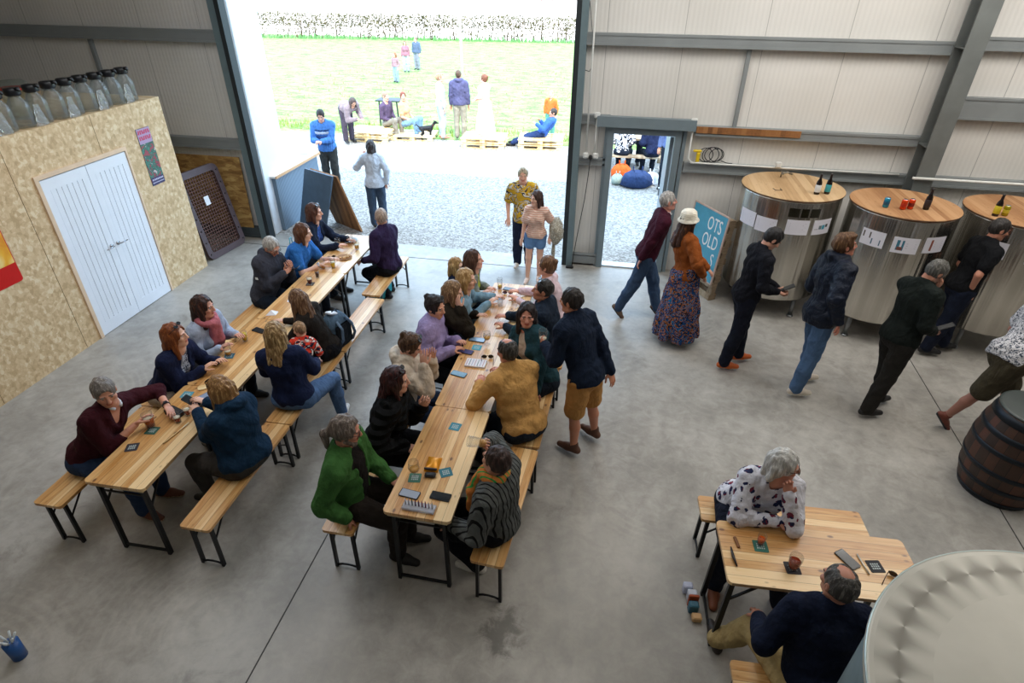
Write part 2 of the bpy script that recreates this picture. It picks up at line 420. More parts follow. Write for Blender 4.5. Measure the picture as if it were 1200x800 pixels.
# big door jambs: dark seal, light steel flange
M_SEAL = plain('20282c', 0.6, name='rubber_seal'); M_TEAL = plain('6f8288', 0.45, 0.2, name='jamb_steel', vary=0.05)
post(-6.05, -5.93, 0, 4.3, 0.14, M_TEAL); post(-5.93, -5.86, 0, 4.3, 0.16, M_SEAL); 
post(-0.76, -0.69, 0, 4.3, 0.16, M_SEAL); post(-0.69, -0.60, 0, 4.3, 0.16, M_TEAL)
m = MB(); m.box((-3.3, W-0.06, 4.3), (5.5, 0.14, 0.12)); tn[0] += 1; struct(m.build('trim_%d' % tn[0], M_TEAL))
# outward white reveal of the big door
m = MB(); m.box((-5.93, 9.36, 2.1), (0.06, 0.78, 4.3), bev=0.01); struct(m.build('door_1', plain('dfe6ee', 0.4, name='white_door_leaf', vary=0.02)))
# small door frame and threshold
m = MB(); F = 0.09
m.box((-0.124-F/2, W-0.04, 1.10), (F, 0.18, 2.20)); m.box((0.723+F/2, W-0.04, 1.10), (F, 0.18, 2.20)); m.box((0.30, W-0.04, 2.08+F/2), (0.847, 0.18, F))
m.box((0.30, W-0.16, 2.25), (1.35, 0.10, 0.14)); m.box((0.855, W-0.04, 1.10), (0.05, 0.12, 2.2)); m.box((-0.235, W-0.04, 1.10), (0.04, 0.12, 2.2))
m.box((0.30, W+0.0, 0.012), (0.85, 0.16, 0.024), mat=1)
struct(m.build('door_2', [plain('77858c', 0.45, 0.15, name='door_frame_grey', vary=0.05), plain('b9c2c8', 0.3, 0.6, name='aluminium_sill')]))
m = MB(); m.box((-0.42, W-0.06, 0.10), (0.40, 0.10, 0.12)); m.box((-0.42, W-0.10, 0.20), (0.40, 0.04, 0.03)); tn[0] += 1; struct(m.build('trim_%d' % tn[0], M_STEEL))
# open leaf of the small door standing outwards
m = MB(); m.box((0.70, 9.35, 1.03), (0.05, 0.80, 2.0), bev=0.005); m.box((0.67, 9.68, 1.0), (0.03, 0.05, 0.12), mat=1)
struct(m.build('door_3', [plain('7d8a92', 0.4, 0.1, name='door_leaf_grey'), plain('c0c0c0', 0.3, 0.9, name='handle_metal')]))
# portal-frame column standing proud of the wall
m = MB()
x = 3.92
for dy in (0.0, 0.26): m.box((x, W-0.16-dy, 2.6), (0.22, 0.016, 5.2))
m.box((x, W-0.29, 2.6), (0.012, 0.26, 5.2))
for z in (2.17, 3.3): m.box((x-0.06, W-0.29, z), (0.12, 0.25, 0.012))
struct(m.build('trim_5', M_COL))
# wooden board fixed on the rail by the small door
m = MB(); m.box((1.67, W-0.135, 2.19), (1.36, 0.022, 0.085)); tag(m.build('timber_board', wood('plank')), 'long dark timber board fixed along the grey wall rail beside the small door', 'board')
# conduits, sockets
def conduit(pts, label, r=0.013, g=None):
    m = MB(); m.tube(pts, r, 8); o = m.build('conduit_pipe', plain('dfe0dc', 0.4, name='white_plastic', vary=0.03)); return tag(o, label, 'pipe', g)
conduit([(-0.52, W-0.14, 4.4), (-0.50, W-0.14, 1.80)], 'tall white conduit dropping down the wall to the left socket')
conduit([(-0.38, W-0.13, 2.30), (-0.38, W-0.13, 1.80)], 'short white conduit between the small door rail and the right socket')
conduit([(0.94, W-0.14, 2.28), (0.94, W-0.14, 1.80), (0.99, W-0.14, 1.74), (1.3, W-0.14, 1.74), (3.72, W-0.14, 1.74)], 'white conduit turning right of the small door and running behind the first tank')
conduit([(3.76, W-0.46, 1.79), (9.5, W-0.46, 1.79)], 'long pale conduit running across the grey column to the right', 0.018)
def jbox(x, z, label, y=W-0.15):
    m = MB(); m.box((x, y, z), (0.08, 0.05, 0.08), bev=0.01); m.box((x, y-0.03, z), (0.05, 0.01, 0.05), bev=0.004); return tag(m.build('socket_box', plain('dfe0dc', 0.4, name='white_plastic', vary=0.03)), label, 'socket')
jbox(-0.50, 1.76, 'white socket box under the taller conduit left of the small door'); jbox(-0.36, 1.76, 'white socket box under the short conduit left of the small door')
jbox(0.94, 2.30, 'white junction box above the top right corner of the small door'); jbox(2.16, 1.78, 'white double socket box on the conduit above the first tank'); jbox(-0.38, 2.32, 'white junction box above the top left corner of the small door')
m = MB(); m.box((-0.43, W-0.17, 1.74), (0.05, 0.06, 0.06), bev=0.01, mat=0)
pts = [(-0.43, W-0.18, 1.71), (-0.44, W-0.17, 1.5), (-0.47, W-0.15, 1.1), (-0.52, W-0.15, 0.7), (-0.56, W-0.14, 0.35), (-0.59, W-0.2, 0.02)]
m.tube(pts, 0.006, 6); tag(m.build('power_cable', plain('1c1c1e', 0.6, name='black_rubber')), 'thin black plugged-in cable hanging down the wall between the two doorways', 'cable')
m = MB(); m.tube([(-0.60, W-0.09, 3.7), (-0.53, W-0.09, 3.3), (-0.50, W-0.13, 2.95), (-0.54, W-0.10, 2.87), (-0.60, W-0.06, 2.88)], 0.005, 6)
tag(m.build('loose_wire', plain('4a4c50', 0.6, name='grey_wire')), 'thin grey wire looping high on the wall beside the big doorway', 'wire')
m = MB(); m.box((-0.62, 8.62, 0.02), (0.12, 0.05, 0.04), bev=0.01); tag(m.build('door_stop', plain('1a1a1c', 0.7, name='black_rubber2')), 'small black rubber block on the floor at the right jamb of the big doorway', 'door stop')
# coil of black cable with yellow plug on the rail
m = MB()
for k, (cx, r, tl) in enumerate(((1.18, 0.10, 0.1), (1.25, 0.115, 0.3), (1.33, 0.10, -0.2), (1.29, 0.12, 0.5))):
    m.tube([(cx+r*math.cos(a), W-0.07+0.02*math.sin(a+k)+0.01*k, 1.84+r*math.sin(a)*0.9) for a in np.linspace(0, 2*PI, 20)[:-1]], 0.006, 6, closed=True)
m.tube([(1.4, W-0.06, 1.77), (1.48, W-0.07, 1.745), (1.56, W-0.07, 1.742)], 0.006, 6)
c_ = m.build('cable_coil', plain('15161a', 0.6, name='black_cable'))
m = MB(); m.box((1.08, W-0.07, 1.80), (0.05, 0.05, 0.14), bev=0.01); m.box((1.06, W-0.07, 1.89), (0.12, 0.05, 0.03), bev=0.01); m.build('yellow_plug', plain('e0c020', 0.5, name='yellow_plastic'), c_)
tag(c_, 'coil of black cable with yellow connector resting on the rail right of the small door', 'cable')

# ================================================================== OSB ROOM ON THE LEFT
XO = -6.294; ZT = 2.527; YE = 7.55
D0, D1 = 5.364, 6.670
m = MB()
def ob(x0, x1, y0, y1, z0, z1, mat=0): m.box(((x0+x1)/2, (y0+y1)/2, (z0+z1)/2), (x1-x0, y1-y0, z1-z0), mat=mat)
t_ = 0.05
ob(XO-t_, XO, 0.4, D0, 0, ZT); ob(XO-t_, XO, D0, D1, 2.02, ZT); ob(XO-t_, XO, D1, YE, 0, ZT)
ob(-10, XO-t_, YE-t_, YE, 0, ZT); ob(-10, XO-t_, 0.4, YE-t_, ZT-0.04, ZT-0.001)
struct(m.build('wall_store_room', osb()))
for y in (6.33, 3.95, 5.10):
    m = MB(); m.box((XO+0.0005, y, 2.27 if 5.3 < y < 6.7 else 1.26), (0.003, 0.004, 0.5 if 5.3 < y < 6.7 else 2.5)); tn[0] += 1; struct(m.build('trim_%d' % tn[0], plain('6f5736', 0.8, name='board_joint')))
m = MB()
M_FRW = plain('dcbfa0', 0.5, name='raw_pine_trim', vary=0.06)
ob(XO-0.02, XO+0.018, D0-0.05, D0, 0, 2.02); ob(XO-0.02, XO+0.018, D1, D1+0.03, 0, 2.02); ob(XO-0.02, XO+0.018, D0-0.05, D1+0.03, 2.02, 2.07)
struct(m.build('trim_6', M_FRW))
# double door, each leaf with grooves
def leaf(name, y0, y1, hy, hdir):
    m = MB(); g = 0.004; x = XO+0.006; th = 0.035
    fr = 0.10; z1 = 2.01
    ob2 = lambda ya, yb, za, zb, xf: m.box((xf-th/2, (ya+yb)/2, (za+zb)/2), (th, yb-ya, zb-za))
    ob2(y0+g, y0+fr, 0.01, z1, x); ob2(y1-fr, y1-g, 0.01, z1, x); ob2(y0+fr, y1-fr, 0.01, 0.16, x); ob2(y0+fr, y1-fr, z1-0.13, z1, x)
    n = 6; wv = (y1-y0-2*fr)/n
    for i in range(n): ob2(y0+fr+i*wv+0.006, y0+fr+(i+1)*wv-0.006, 0.16, z1-0.13, x-0.004)
    ob2(y0+fr, y1-fr, 0.16, z1-0.13, x-0.012)
    d = struct(m.build(name, plain('e6eaf0', 0.38, name='white_door_paint', vary=0.02)))
    m = MB(); m.tube([(x-0.001, hy, 1.0), (x+0.012, hy, 1.0)], 0.026, 14); m.tube([(x+0.01, hy, 1.0), (x+0.045, hy, 1.0)], 0.009, 8)
    m.tube([(x+0.045, hy, 1.0), (x+0.048, hy+hdir*0.06, 1.0), (x+0.045, hy+hdir*0.12, 0.998)], [0.009, 0.008, 0.007], 8)
    m.build('door_handle', plain('b9bcc0', 0.25, 0.9, name='brushed_handle'), d); return d
mid = (D0+D1)/2
leaf('door_4', D0, mid, mid-0.055, -1); leaf('door_5', mid, D1, mid+0.055, 1)
# poster and red sign
m = MB(); y0, y1, z0, z1 = 6.955, 7.205, 1.465, 2.215; x = XO+0.003
m.box((x, (y0+y1)/2, (z0+z1)/2), (0.004, y1-y0, z1-z0))
def poster_mat():
    t = NT('gig_poster'); v = t.coord(); sep = t.n('ShaderNodeSeparateXYZ'); t.l(v, sep.inputs[0])
    n = t.noise(v, 13, 3, 0.6, 1.0)
    c = t.ramp(n, [(0.36, 'a83a4c'), (0.43, '2c5a4c'), (0.50, '3f8a76'), (0.56, '1f3b3a'), (0.62, 'd8c8c4')], 'CONSTANT'); t.col(t.mix(0.25, c, '3a4a46')); t.rough(0.4); return t.m
p = m.build('gig_poster', poster_mat())
m = MB(); m.box((x+0.003, (y0+y1)/2, z1-0.10), (0.002, y1-y0-0.01, 0.19)); m.build('title_panel', plain('a98fb0', 0.4, name='lilac_print'), p)
m = MB(); m.box((x+0.003, (y0+y1)/2, z0+0.055), (0.002, y1-y0-0.01, 0.10)); m.build('foot_panel', plain('3a3560', 0.4, name='indigo_print'), p)
m = MB()
for k in range(2):   # illegible title lines as worn brush-lettering strokes
    for j in range(6): m.box((x+0.005, y0+0.035+j*0.036, z1-0.05-k*0.075), (0.002, 0.022, 0.05), rot=Matrix.Rotation(0.25*((j*7+k) % 3-1), 3, 'X'))
m.build('title_lettering', plain('c2335c', 0.4, name='magenta_print'), p)
m = MB()
for j in range(9): m.box((x+0.005, y0+0.03+j*0.024, z0+0.075), (0.002, 0.014, 0.02))
for j in range(11): m.box((x+0.005, y0+0.025+j*0.02, z0+0.035), (0.002, 0.012, 0.012))
m.build('foot_lettering', plain('d8d4e8', 0.4, name='pale_print'), p)
tag(p, 'tall narrow gig poster in green, red and lilac right of the white doors', 'poster')
m = MB(); y0, y1, z0, z1 = 3.9, 4.74, 1.12, 1.72
m.prism([(a+(y0+y1)/2, b+(z0+z1)/2) for a, b in rrect(y1-y0, z1-z0, 0.03)], 0, 0.004, M=Matrix(((0, 0, 1, XO+0.001), (1, 0, 0, 0), (0, 1, 0, 0), (0, 0, 0, 1))))
s_ = m.build('advertising_sign', plain('c8201c', 0.3, name='red_enamel', vary=0.05))
m = MB(); m.box((XO+0.006, 4.30, 1.50), (0.002, 0.86, 0.34)); 
def yel():
    t = NT('yellow_enamel'); v = t.coord(); t.col(t.ramp(t.noise(v, 5, 2, 0.5, 0.5), [(0.35, 'e0902a'), (0.5, 'eeb23c'), (0.65, 'f0dc9a')])); t.rough(0.3); return t.m
m.build('picture_panel', yel(), s_)
tag(s_, 'red and yellow metal advertising sign on the chipboard wall at the left picture edge', 'sign')
text_mesh('S', 0.14, plain('f2e8d0', 0.4, name='cream_print'), s_, (XO+0.006, 4.44, 1.22), (PI/2, 0, PI/2))

# alcove: OSB sheet leaning and a wire mesh crate panel
m = MB(); R = Matrix.Rotation(-0.03, 3, 'X'); m.box((-6.80, W-0.10, 0.79), (1.28, 0.02, 1.20), R)
tag(m.build('chipboard_sheet', osb(True)), 'dark golden chipboard sheet leaning on the back wall behind the brown mesh panel', 'board')
def mesh_panel():
    root = empty('mesh_panel', (-6.30, 8.12, 0))
    # local frame: width along y (0.86), height z 1.35 leaning toward wall of room (-x)
    lean = -0.17
    def P(yy, zz, xx=0): return (xx*math.cos(lean)+zz*math.sin(lean), yy, zz*math.cos(lean))
    m = MB(); w_, h_ = 0.43, 1.38; rim = 0.10
    R = Matrix.Rotation(lean, 3, 'Y')
    out = rrect(2*w_, h_, 0.12, 6); inn = rrect(2*w_-2*rim, h_-2*rim, 0.05, 6)
    n = len(out); vs = []; 
    for d_ in (0.03, -0.03):
        for poly in (out, inn):
            for (a, b) in poly: vs.append(R @ Vector((d_, a, b+h_/2)))
    fs = []
    for i in range(n):
        j = (i+1) % n
        fs += [(i, j, n+j, n+i), (2*n+j, 2*n+i, 3*n+i, 3*n+j), (j, i, 2*n+i, 2*n+j), (n+i, n+j, 3*n+j, 3*n+i)]
    m.add(vs, fs); m.build('rim_frame', plain('4f3f42', 0.5, name='brown_plastic', vary=0.1), root)
    m = MB(); mm = plain('5a3c34', 0.6, name='rusty_mesh', vary=0.15)
    for i in range(14):
        y = -0.33+i*0.66/13; m.bar(P(y, rim), P(y, h_-rim), 0.016, 0.01)
    for i in range(24):
        z = rim+i*(h_-2*rim)/23; m.bar(P(-0.33, z), P(0.33, z), 0.016, 0.01)
    m.build('mesh_grid', mm, root)
    m = MB(); m.box(P(-0.02, 0.88, 0.02), (0.006, 0.10, 0.14), R); m.build('white_tag', M_WHITE, root)
    m = MB()
    for k in range(7):
        for sy in (-1, 1): m.tube([P(sy*0.38, 0.1+k*0.195, 0.028), P(sy*0.38, 0.1+k*0.195, 0.04)], 0.014, 8)
    m.build('rivets', plain('2c2426', 0.5, name='dark_rivets'), root)
    tag(root, 'brown rimmed panel of rusty square mesh leaning beside the end of the chipboard room', 'mesh panel')
    root.rotation_euler.z = -0.12
mesh_panel()
# glass flagons on top of the room
def growler_proto():
    root = empty('glass_flagon', (0, 0, 0))
    m = MB(); m.lathe([(0.02, 0.004), (0.082, 0.004), (0.088, 0.015), (0.088, 0.17), (0.083, 0.20), (0.062, 0.235), (0.045, 0.262), (0.042, 0.29),
                        (0.038, 0.29), (0.041, 0.262), (0.058, 0.233), (0.079, 0.198), (0.084, 0.17), (0.084, 0.018), (0.02, 0.012)], 20, cap=False)
    m.build('body', glass_mat((0.93, 0.97, 0.96), 0.05, body=0.05), root)
    m = MB(); m.lathe([(0.0, 0.272), (0.058, 0.272), (0.066, 0.282), (0.066, 0.325), (0.060, 0.334), (0.0, 0.337)], 18)
    m.tube([(0.05, 0, 0.325), (0.085, 0, 0.33), (0.100, 0, 0.310)], [0.018, 0.018, 0.010], 8); cp = m.build('cap', plain('17181b', 0.35, name='black_plastic_cap'), root)
    m = MB(); m.box((0.055, 0, 0.333), (0.035, 0.018, 0.008), bev=0.002); m.build('pale_catch', plain('e6e6da', 0.4, name='pale_catch'), cp)
    m = MB(); m.tube([(-0.04, 0, 0.26), (-0.075, 0, 0.255), (-0.095, 0, 0.22), (-0.088, 0, 0.17)], 0.009, 8); m.build('handle', glass_mat((0.93, 0.97, 0.96), 0.05, body=0.05), root)
    return note(root)
g0 = growler_proto()
gy = [7.20, 6.975, 6.75, 6.525, 6.30, 6.075, 5.85, 5.625, 5.40, 5.175]
for i, y in enumerate(gy):
    o = g0 if i == 0 else copy_tree(g0)
    o.scale = (1.18, 1.18, 1.2); o.location = (-6.44, y, ZT); o.rotation_euler.z = 0.15*((i*5) % 7-3)*0.3
    nm = ['nearest the doorway end', 'second', 'third', 'fourth', 'fifth', 'sixth', 'seventh', 'eighth', 'ninth', 'tenth'][i]
    tag(o, ('empty glass flagon with black cap on the chipboard room, nearest the big doorway' if i == 0 else
            'empty black capped glass flagon on the chipboard room, %s from the doorway end' % nm), 'flagon', 'glass flagons on top of the chipboard room')
def bag(loc, s, label):
    m = MB(); n = 14; vs = []; fs = []
    rs = random.Random(int(loc[1]*100))
    for j in range(9):
        z = j/8
        for k in range(n):
            r = (0.5-0.28*z)*(1+0.25*rs.uniform(-1, 1)); a = 2*PI*k/n
            vs.append((loc[0]+s[0]*r*math.cos(a), loc[1]+s[1]*r*math.sin(a), loc[2]+0.002+s[2]*z))
    for j in range(8):
        for k in range(n): fs.append((j*n+k, j*n+(k+1) % n, (j+1)*n+(k+1) % n, (j+1)*n+k))
    m.add(vs, fs); t = plain((0.8, 0.83, 0.85), 0.12, 0, 0, name='clear_film', trans=0.85, ior=1.2)
    return tag(m.build('plastic_film', t), label, 'plastic film')
for i, y in enumerate((7.09, 6.64, 6.19, 5.74, 5.29)):
    bag((-6.335, y, ZT), (0.05, 0.15, 0.22), 'crumpled clear plastic film stuffed between the flagons, %s from the doorway end' % ['first piece', 'second piece', 'third piece', 'fourth piece', 'fifth piece'][i])
m = MB(); m.lathe([(0, 0.003), (0.13, 0.003), (0.135, 0.01), (0.135, 0.30), (0.14, 0.31)], 24, (-6.85, 6.02, ZT)); o = m.build('preserving_jar', glass_mat((0.75, 0.85, 0.78), 0.05))
m = MB(); m.lathe([(0.142, 0.31), (0.146, 0.315), (0.146, 0.325), (0.142, 0.33)], 24, (-6.85, 6.02, ZT)); m.build('rubber_seal', plain('c0301c', 0.5, name='red_rubber'), o)
m = MB(); m.lathe([(0.14, 0.332), (0.15, 0.34), (0.15, 0.37), (0.12, 0.40), (0, 0.405)], 24, (-6.85, 6.02, ZT)); m.build('glass_lid', glass_mat((0.6, 0.66, 0.6), 0.1), o)
tag(o, 'large glass preserving jar with a red rubber seal behind the row of flagons', 'jar')

# ================================================================== OUTSIDE
def gravel():
    t = NT('gravel'); v = t.coord(); vo = t.n('ShaderNodeTexVoronoi', feature='F1', i_Scale=30.0); t.l(v, vo.inputs['Vector'])
    bw_ = t.n('ShaderNodeRGBToBW'); t.l(vo.outputs['Color'], bw_.inputs[0])
    c = t.ramp(bw_.outputs[0], [(0.15, '75706b'), (0.45, '918d88'), (0.8, 'b0aca6')])
    t.col(t.mix(t.math('MULTIPLY', t.noise(v, 0.8, 3), 0.25), c, 'a89c8c')); t.rough(0.9); t.bump(vo.outputs[0], 0.8, 0.02); return t.m
def grass():
    t = NT('grass'); v = t.coord((1, 1, 1)); v2 = t.coord((1, 2.2, 1))
    n = t.math('ADD', t.math('MULTIPLY', t.noise(v2, 1.4, 6, 0.75), 0.6), t.math('MULTIPLY', t.noise(v, 12, 4, 0.8), 0.4))
    t.col(t.ramp(n, [(0.38, '456c2c'), (0.45, '668c40'), (0.52, '86a058'), (0.62, 'a0a870')])); t.rough(0.9); t.bump(n, 0.8, 0.08); return t.m
M_GRAVEL = gravel(); M_GRASS = grass()
m = MB(); m.box((-3, 12.6, -0.083), (30, 7.3, 0.16)); struct(m.build('ground', M_GRAVEL))
m = MB()
# field rises gently; a bumpy grid
nx, ny = 50, 30; vs = []; rs = random.Random(3)
for j in range(ny+1):
    for i in range(nx+1):
        x = -45+80*i/nx; y = 16.15+27*j/ny+(0.25*math.sin(x*1.7)+0.15*math.sin(x*4.1) if j == 0 else 0)
        vs.append((x, y, -0.03+(0.0 if j == 0 else rs.uniform(0, 0.028))))
m.add(vs, [(j*(nx+1)+i, j*(nx+1)+i+1, (j+1)*(nx+1)+i+1, (j+1)*(nx+1)+i) for j in range(ny) for i in range(nx)], 0, True)
struct(m.build('field', M_GRASS))
m = MB(); m.box((0, 90, -0.12), (240, 94, 0.1)); struct(m.build('far_field', plain('d8c4b4', 0.9, name='ploughed_soil', scale=0.4, vary=0.15)))
# grass tufts along the gravel edge: stuff
m = MB(); rs = random.Random(11)
for k in range(2600):
    x = rs.uniform(-13, 3); y = rs.uniform(16.65, 17.6) if k % 3 else rs.uniform(17, 30); h = rs.uniform(0.04, 0.16) if k % 3 else rs.uniform(0.03, 0.09); a = rs.uniform(0, PI)
    dx, dy = 0.02*math.cos(a), 0.02*math.sin(a); lx, ly = rs.uniform(-.05, .05), rs.uniform(-.05, .05)
    m.add([(x-dx, y-dy, -0.03), (x+dx, y+dy, -0.03), (x+lx, y+ly, h)], [(0, 1, 2)])
tag(m.build('grass_tufts', plain('8fa052', 0.9, name='grass_blades', vary=0.3)), 'tufts of rough green grass along the edge of the gravel', 'grass', kind='stuff')
# hedge
def hedge(x0, x1, y, hgt, seed, label, y_slope=0.0):
    root = empty('hedge', ((x0+x1)/2, y, 0)); rs = random.Random(seed); m = MB(); L = x1-x0
    for k in range(int(L*5)):
        x = rs.uniform(-L/2, L/2); yy = rs.uniform(-0.35, 0.35)+y_slope*x; h = hgt*rs.uniform(0.7, 1.0)
        m.tube([(x, yy, -0.05), (x+rs.uniform(-.15, .15), yy+rs.uniform(-.1, .1), h*0.5), (x+rs.uniform(-.3, .3), yy+rs.uniform(-.2, .2), h)], [0.03, 0.022, 0.01], 4)
    m.build('stems', plain('6a5340', 0.9, name='hedge_stems', vary=0.25), root)['kind'] = 'stuff'
    m = MB()
    for k in range(int(L*560)):
        x = rs.uniform(-L/2, L/2); z = hgt*(0.05+0.98*rs.random()) ; yy = rs.uniform(-0.5, 0.5)+y_slope*x
        if rs.random() < 0.55: z = hgt*rs.uniform(0.5, 1.08)
        s = rs.uniform(0.04, 0.11); a, b, c = [Vector((rs.uniform(-1, 1), rs.uniform(-1, 1), rs.uniform(-1, 1)))*s for _ in range(3)]
        p = Vector((x, yy, z)); m.add([p+a, p+b, p+c], [(0, 1, 2)])
    lf = m.build('leaves', plain('5e5436', 0.9, name='hedge_leaves', vary=0.35, scale=1.2), root); lf['kind'] = 'stuff'
    m = MB()
    for k in range(int(L*22)):
        x = rs.uniform(-L/2, L/2); yy = -0.6+rs.uniform(-.3, .2)+y_slope*x; h = rs.uniform(0.1, 0.35); m.add([(x-0.05, yy, -0.03), (x+0.05, yy, -0.03), (x+rs.uniform(-.1, .1), yy, h)], [(0, 1, 2)])
    m.build('undergrowth', plain('5f8a50', 0.9, name='undergrowth'), root)
    tag(root, label, 'hedge'); return root
hedge(-34, 4, 42.3, 1.35, 5, 'long clipped hedge across the far side of the bright field', 0.11)
m = MB(); rs = random.Random(9)
for k in range(900):
    x = rs.uniform(-80, 50); z = rs.uniform(0, 3.5); s = rs.uniform(0.3, 1.0); p = Vector((x, 104+rs.uniform(-2, 2), z))
    a, b, c = [Vector((rs.uniform(-1, 1), rs.uniform(-1, 1), rs.uniform(-1, 1)))*s for _ in range(3)]; m.add([p+a, p+b, p+c], [(0, 1, 2)])
tag(m.build('woodland_edge', plain('7a5a4a', 0.9, name='winter_trees', vary=0.3, scale=0.3)), 'brown line of bare trees beyond the far field', 'trees', kind='stuff')
m = MB(); m.tube([(-6.05, 22.9, 0), (-6.1, 22.9, 3.0), (-6.15, 22.9, 7.0)], [0.05, 0.045, 0.04], 8); tag(m.build('field_pole', plain('d8ccc0', 0.6, name='pale_pole')), 'thin pale pole standing in the bright field', 'pole')
# ================================================================== TABLES AND BENCHES
M_PINE = wood('pine'); M_LEG = plain('17191d', 0.4, 0.4, name='black_leg_steel', vary=0.1)
M_EDGE = plain('cfb890', 0.6, name='pale_batten')
TL, TW, TH = 1.236, 0.507, 0.772
BL, BW_, BH = 1.236, 0.25, 0.472
def table_proto():
    root = empty('folding_table', (0, 0, 0))
    m = MB(); m.prism(rrect(TW, TL-0.006, 0.035), TH-0.026, TH); m.build('tabletop', M_PINE, root)
    m = MB()
    for sy in (-1, 1): m.box((0, sy*(TL/2-0.03), TH-0.038), (TW-0.06, 0.03, 0.024))
    m.build('batten', M_EDGE, root)
    for sy in (-1, 1):
        y = sy*(TL/2-0.055); m = MB(); zt = TH-0.03; yb = y+sy*0.015
        for sx in (-1, 1):
            m.bar((sx*(TW/2-0.065), y, zt), (sx*(TW/2-0.055), yb, 0.0), 0.034, 0.026, up=(1, 0, 0))
            m.bar((sx*(TW/2-0.065), y-sy*0.01, zt-0.22), (sx*(TW/2-0.075), y-sy*0.24, zt-0.002), 0.014, 0.014, up=(1, 0, 0))
            m.bar((sx*(TW/2-0.068), y, zt-0.10), (sx*(TW/2-0.13), y, zt-0.045), 0.012, 0.012)
        m.bar((-(TW/2-0.055), yb, 0.035), ((TW/2-0.055), yb, 0.035), 0.014, 0.022)
        m.bar((-(TW/2-0.065), y, zt-0.10), ((TW/2-0.065), y, zt-0.10), 0.012, 0.012)
        m.bar((-(TW/2-0.10), y, zt-0.045), ((TW/2-0.10), y, zt-0.045), 0.018, 0.018)
        m.build('leg_frame', M_LEG, root)
    return note(root)
def bench_proto():
    root = empty('folding_bench', (0, 0, 0))
    m = MB(); m.prism(rrect(BW_, BL-0.006, 0.025), BH-0.026, BH); m.build('seat', M_PINE, root)
    for sy in (-1, 1):
        y = sy*(BL/2-0.065); yb = sy*(BL/2-0.055); m = MB(); zt = BH-0.026
        for sx in (-1, 1):
            m.bar((sx*(BW_/2-0.04), y, zt), (sx*(BW_/2-0.035), yb, 0.0), 0.028, 0.022, up=(1, 0, 0))
            m.bar((sx*(BW_/2-0.04), y-sy*0.008, zt-0.16), (sx*(BW_/2-0.04), y-sy*0.19, zt), 0.011, 0.011, up=(1, 0, 0))
        x0 = BW_/2-0.035
        m.tube([(-x0, yb, 0.012), (-x0*0.5, yb, 0.03), (0, yb, 0.034), (x0*0.5, yb, 0.03), (x0, yb, 0.012)], 0.009, 6)
        m.bar((-x0, y, zt-0.05), (x0, y, zt-0.05), 0.012, 0.012); m.bar((-x0, y, zt-0.012), (x0, y, zt-0.012), 0.018, 0.018)
        m.build('leg_frame', M_LEG, root)
    return note(root)
t0 = table_proto(); b0 = bench_proto(); used = {'t': False, 'b': False}
def put(proto, key, x, y, rz, label, cat, group):
    if not used[key]: o = proto; used[key] = True
    else: o = copy_tree(proto)
    o.location = (x, y, 0); o.rotation_euler.z = rz; return tag(o, label, cat, group)
def T(ax, ay, ar, i, lbl):   # left edge start, rotation, index
    l = TL*(i+0.5); w_ = TW/2
    return put(t0, 't', ax+w_*math.cos(ar)-l*math.sin(ar), ay+w_*math.sin(ar)+l*math.cos(ar), ar, lbl, 'table', 'pine folding tables')
for i, s in enumerate(('nearest table of the left row, by the man in the maroon jumper', 'second table of the left row, before the woman in a pink scarf',
                       'third table of the left row, beside the man in charcoal', 'far end table of the left row, nearest the big doorway')):
    T(-3.711, 2.522, 0.0168, i, 'pine folding table, '+s)
for i, s in enumerate(('nearest table of the middle row, with the crisp packet', 'middle table of the middle row, beside the man in a mustard shirt',
                       'far table of the middle row, nearest the doorway')):
    T(-1.408, 2.671, -0.0114, i, 'pine folding table, '+s)
put(t0, 't', 1.555, 2.825, -1.521, 'pine folding table with black legs standing alone beside the steel tank lid', 'table', 'pine folding tables')
B = lambda x, y, rz, s: put(b0, 'b', x, y, rz, 'narrow pine folding bench '+s, 'bench', 'pine folding benches')
B(-4.135, 3.10, 0.01, 'under the man in the maroon jumper'); B(-4.17, 4.34, 0.0, 'under the woman in a pink scarf')
B(-4.21, 5.58, 0.01, 'under the man in a charcoal hooded jacket'); B(-4.23, 6.83, 0.0, 'under the woman in a blue tee shirt, left row far end')
B(-2.86, 3.11, 0.0, 'under the woman in a teal hoodie'); B(-2.87, 4.35, 0.01, 'under the blonde woman in a navy jumper')
B(-2.885, 5.60, 0.01, 'with only a grey backpack on its near end'); B(-3.0, 6.90, 0.02, 'under the man in the purple jumper')
B(-1.795, 3.28, 0.0, 'under the man in the green jacket'); B(-1.78, 4.53, -0.02, 'under the woman in a lilac jumper'); B(-1.75, 5.80, -0.01, 'under the blonde child and the brown haired woman')
B(-0.60, 3.22, -0.06, 'under the person in the striped cardigan'); B(-0.545, 4.48, -0.03, 'under the man in the mustard shirt'); B(-0.50, 5.74, -0.01, 'under the woman in a pink top')
B(1.515, 3.465, -1.521, 'under the woman in the white floral blouse'); B(1.60, 2.12, -1.53, 'under the man in navy beside the steel tank')

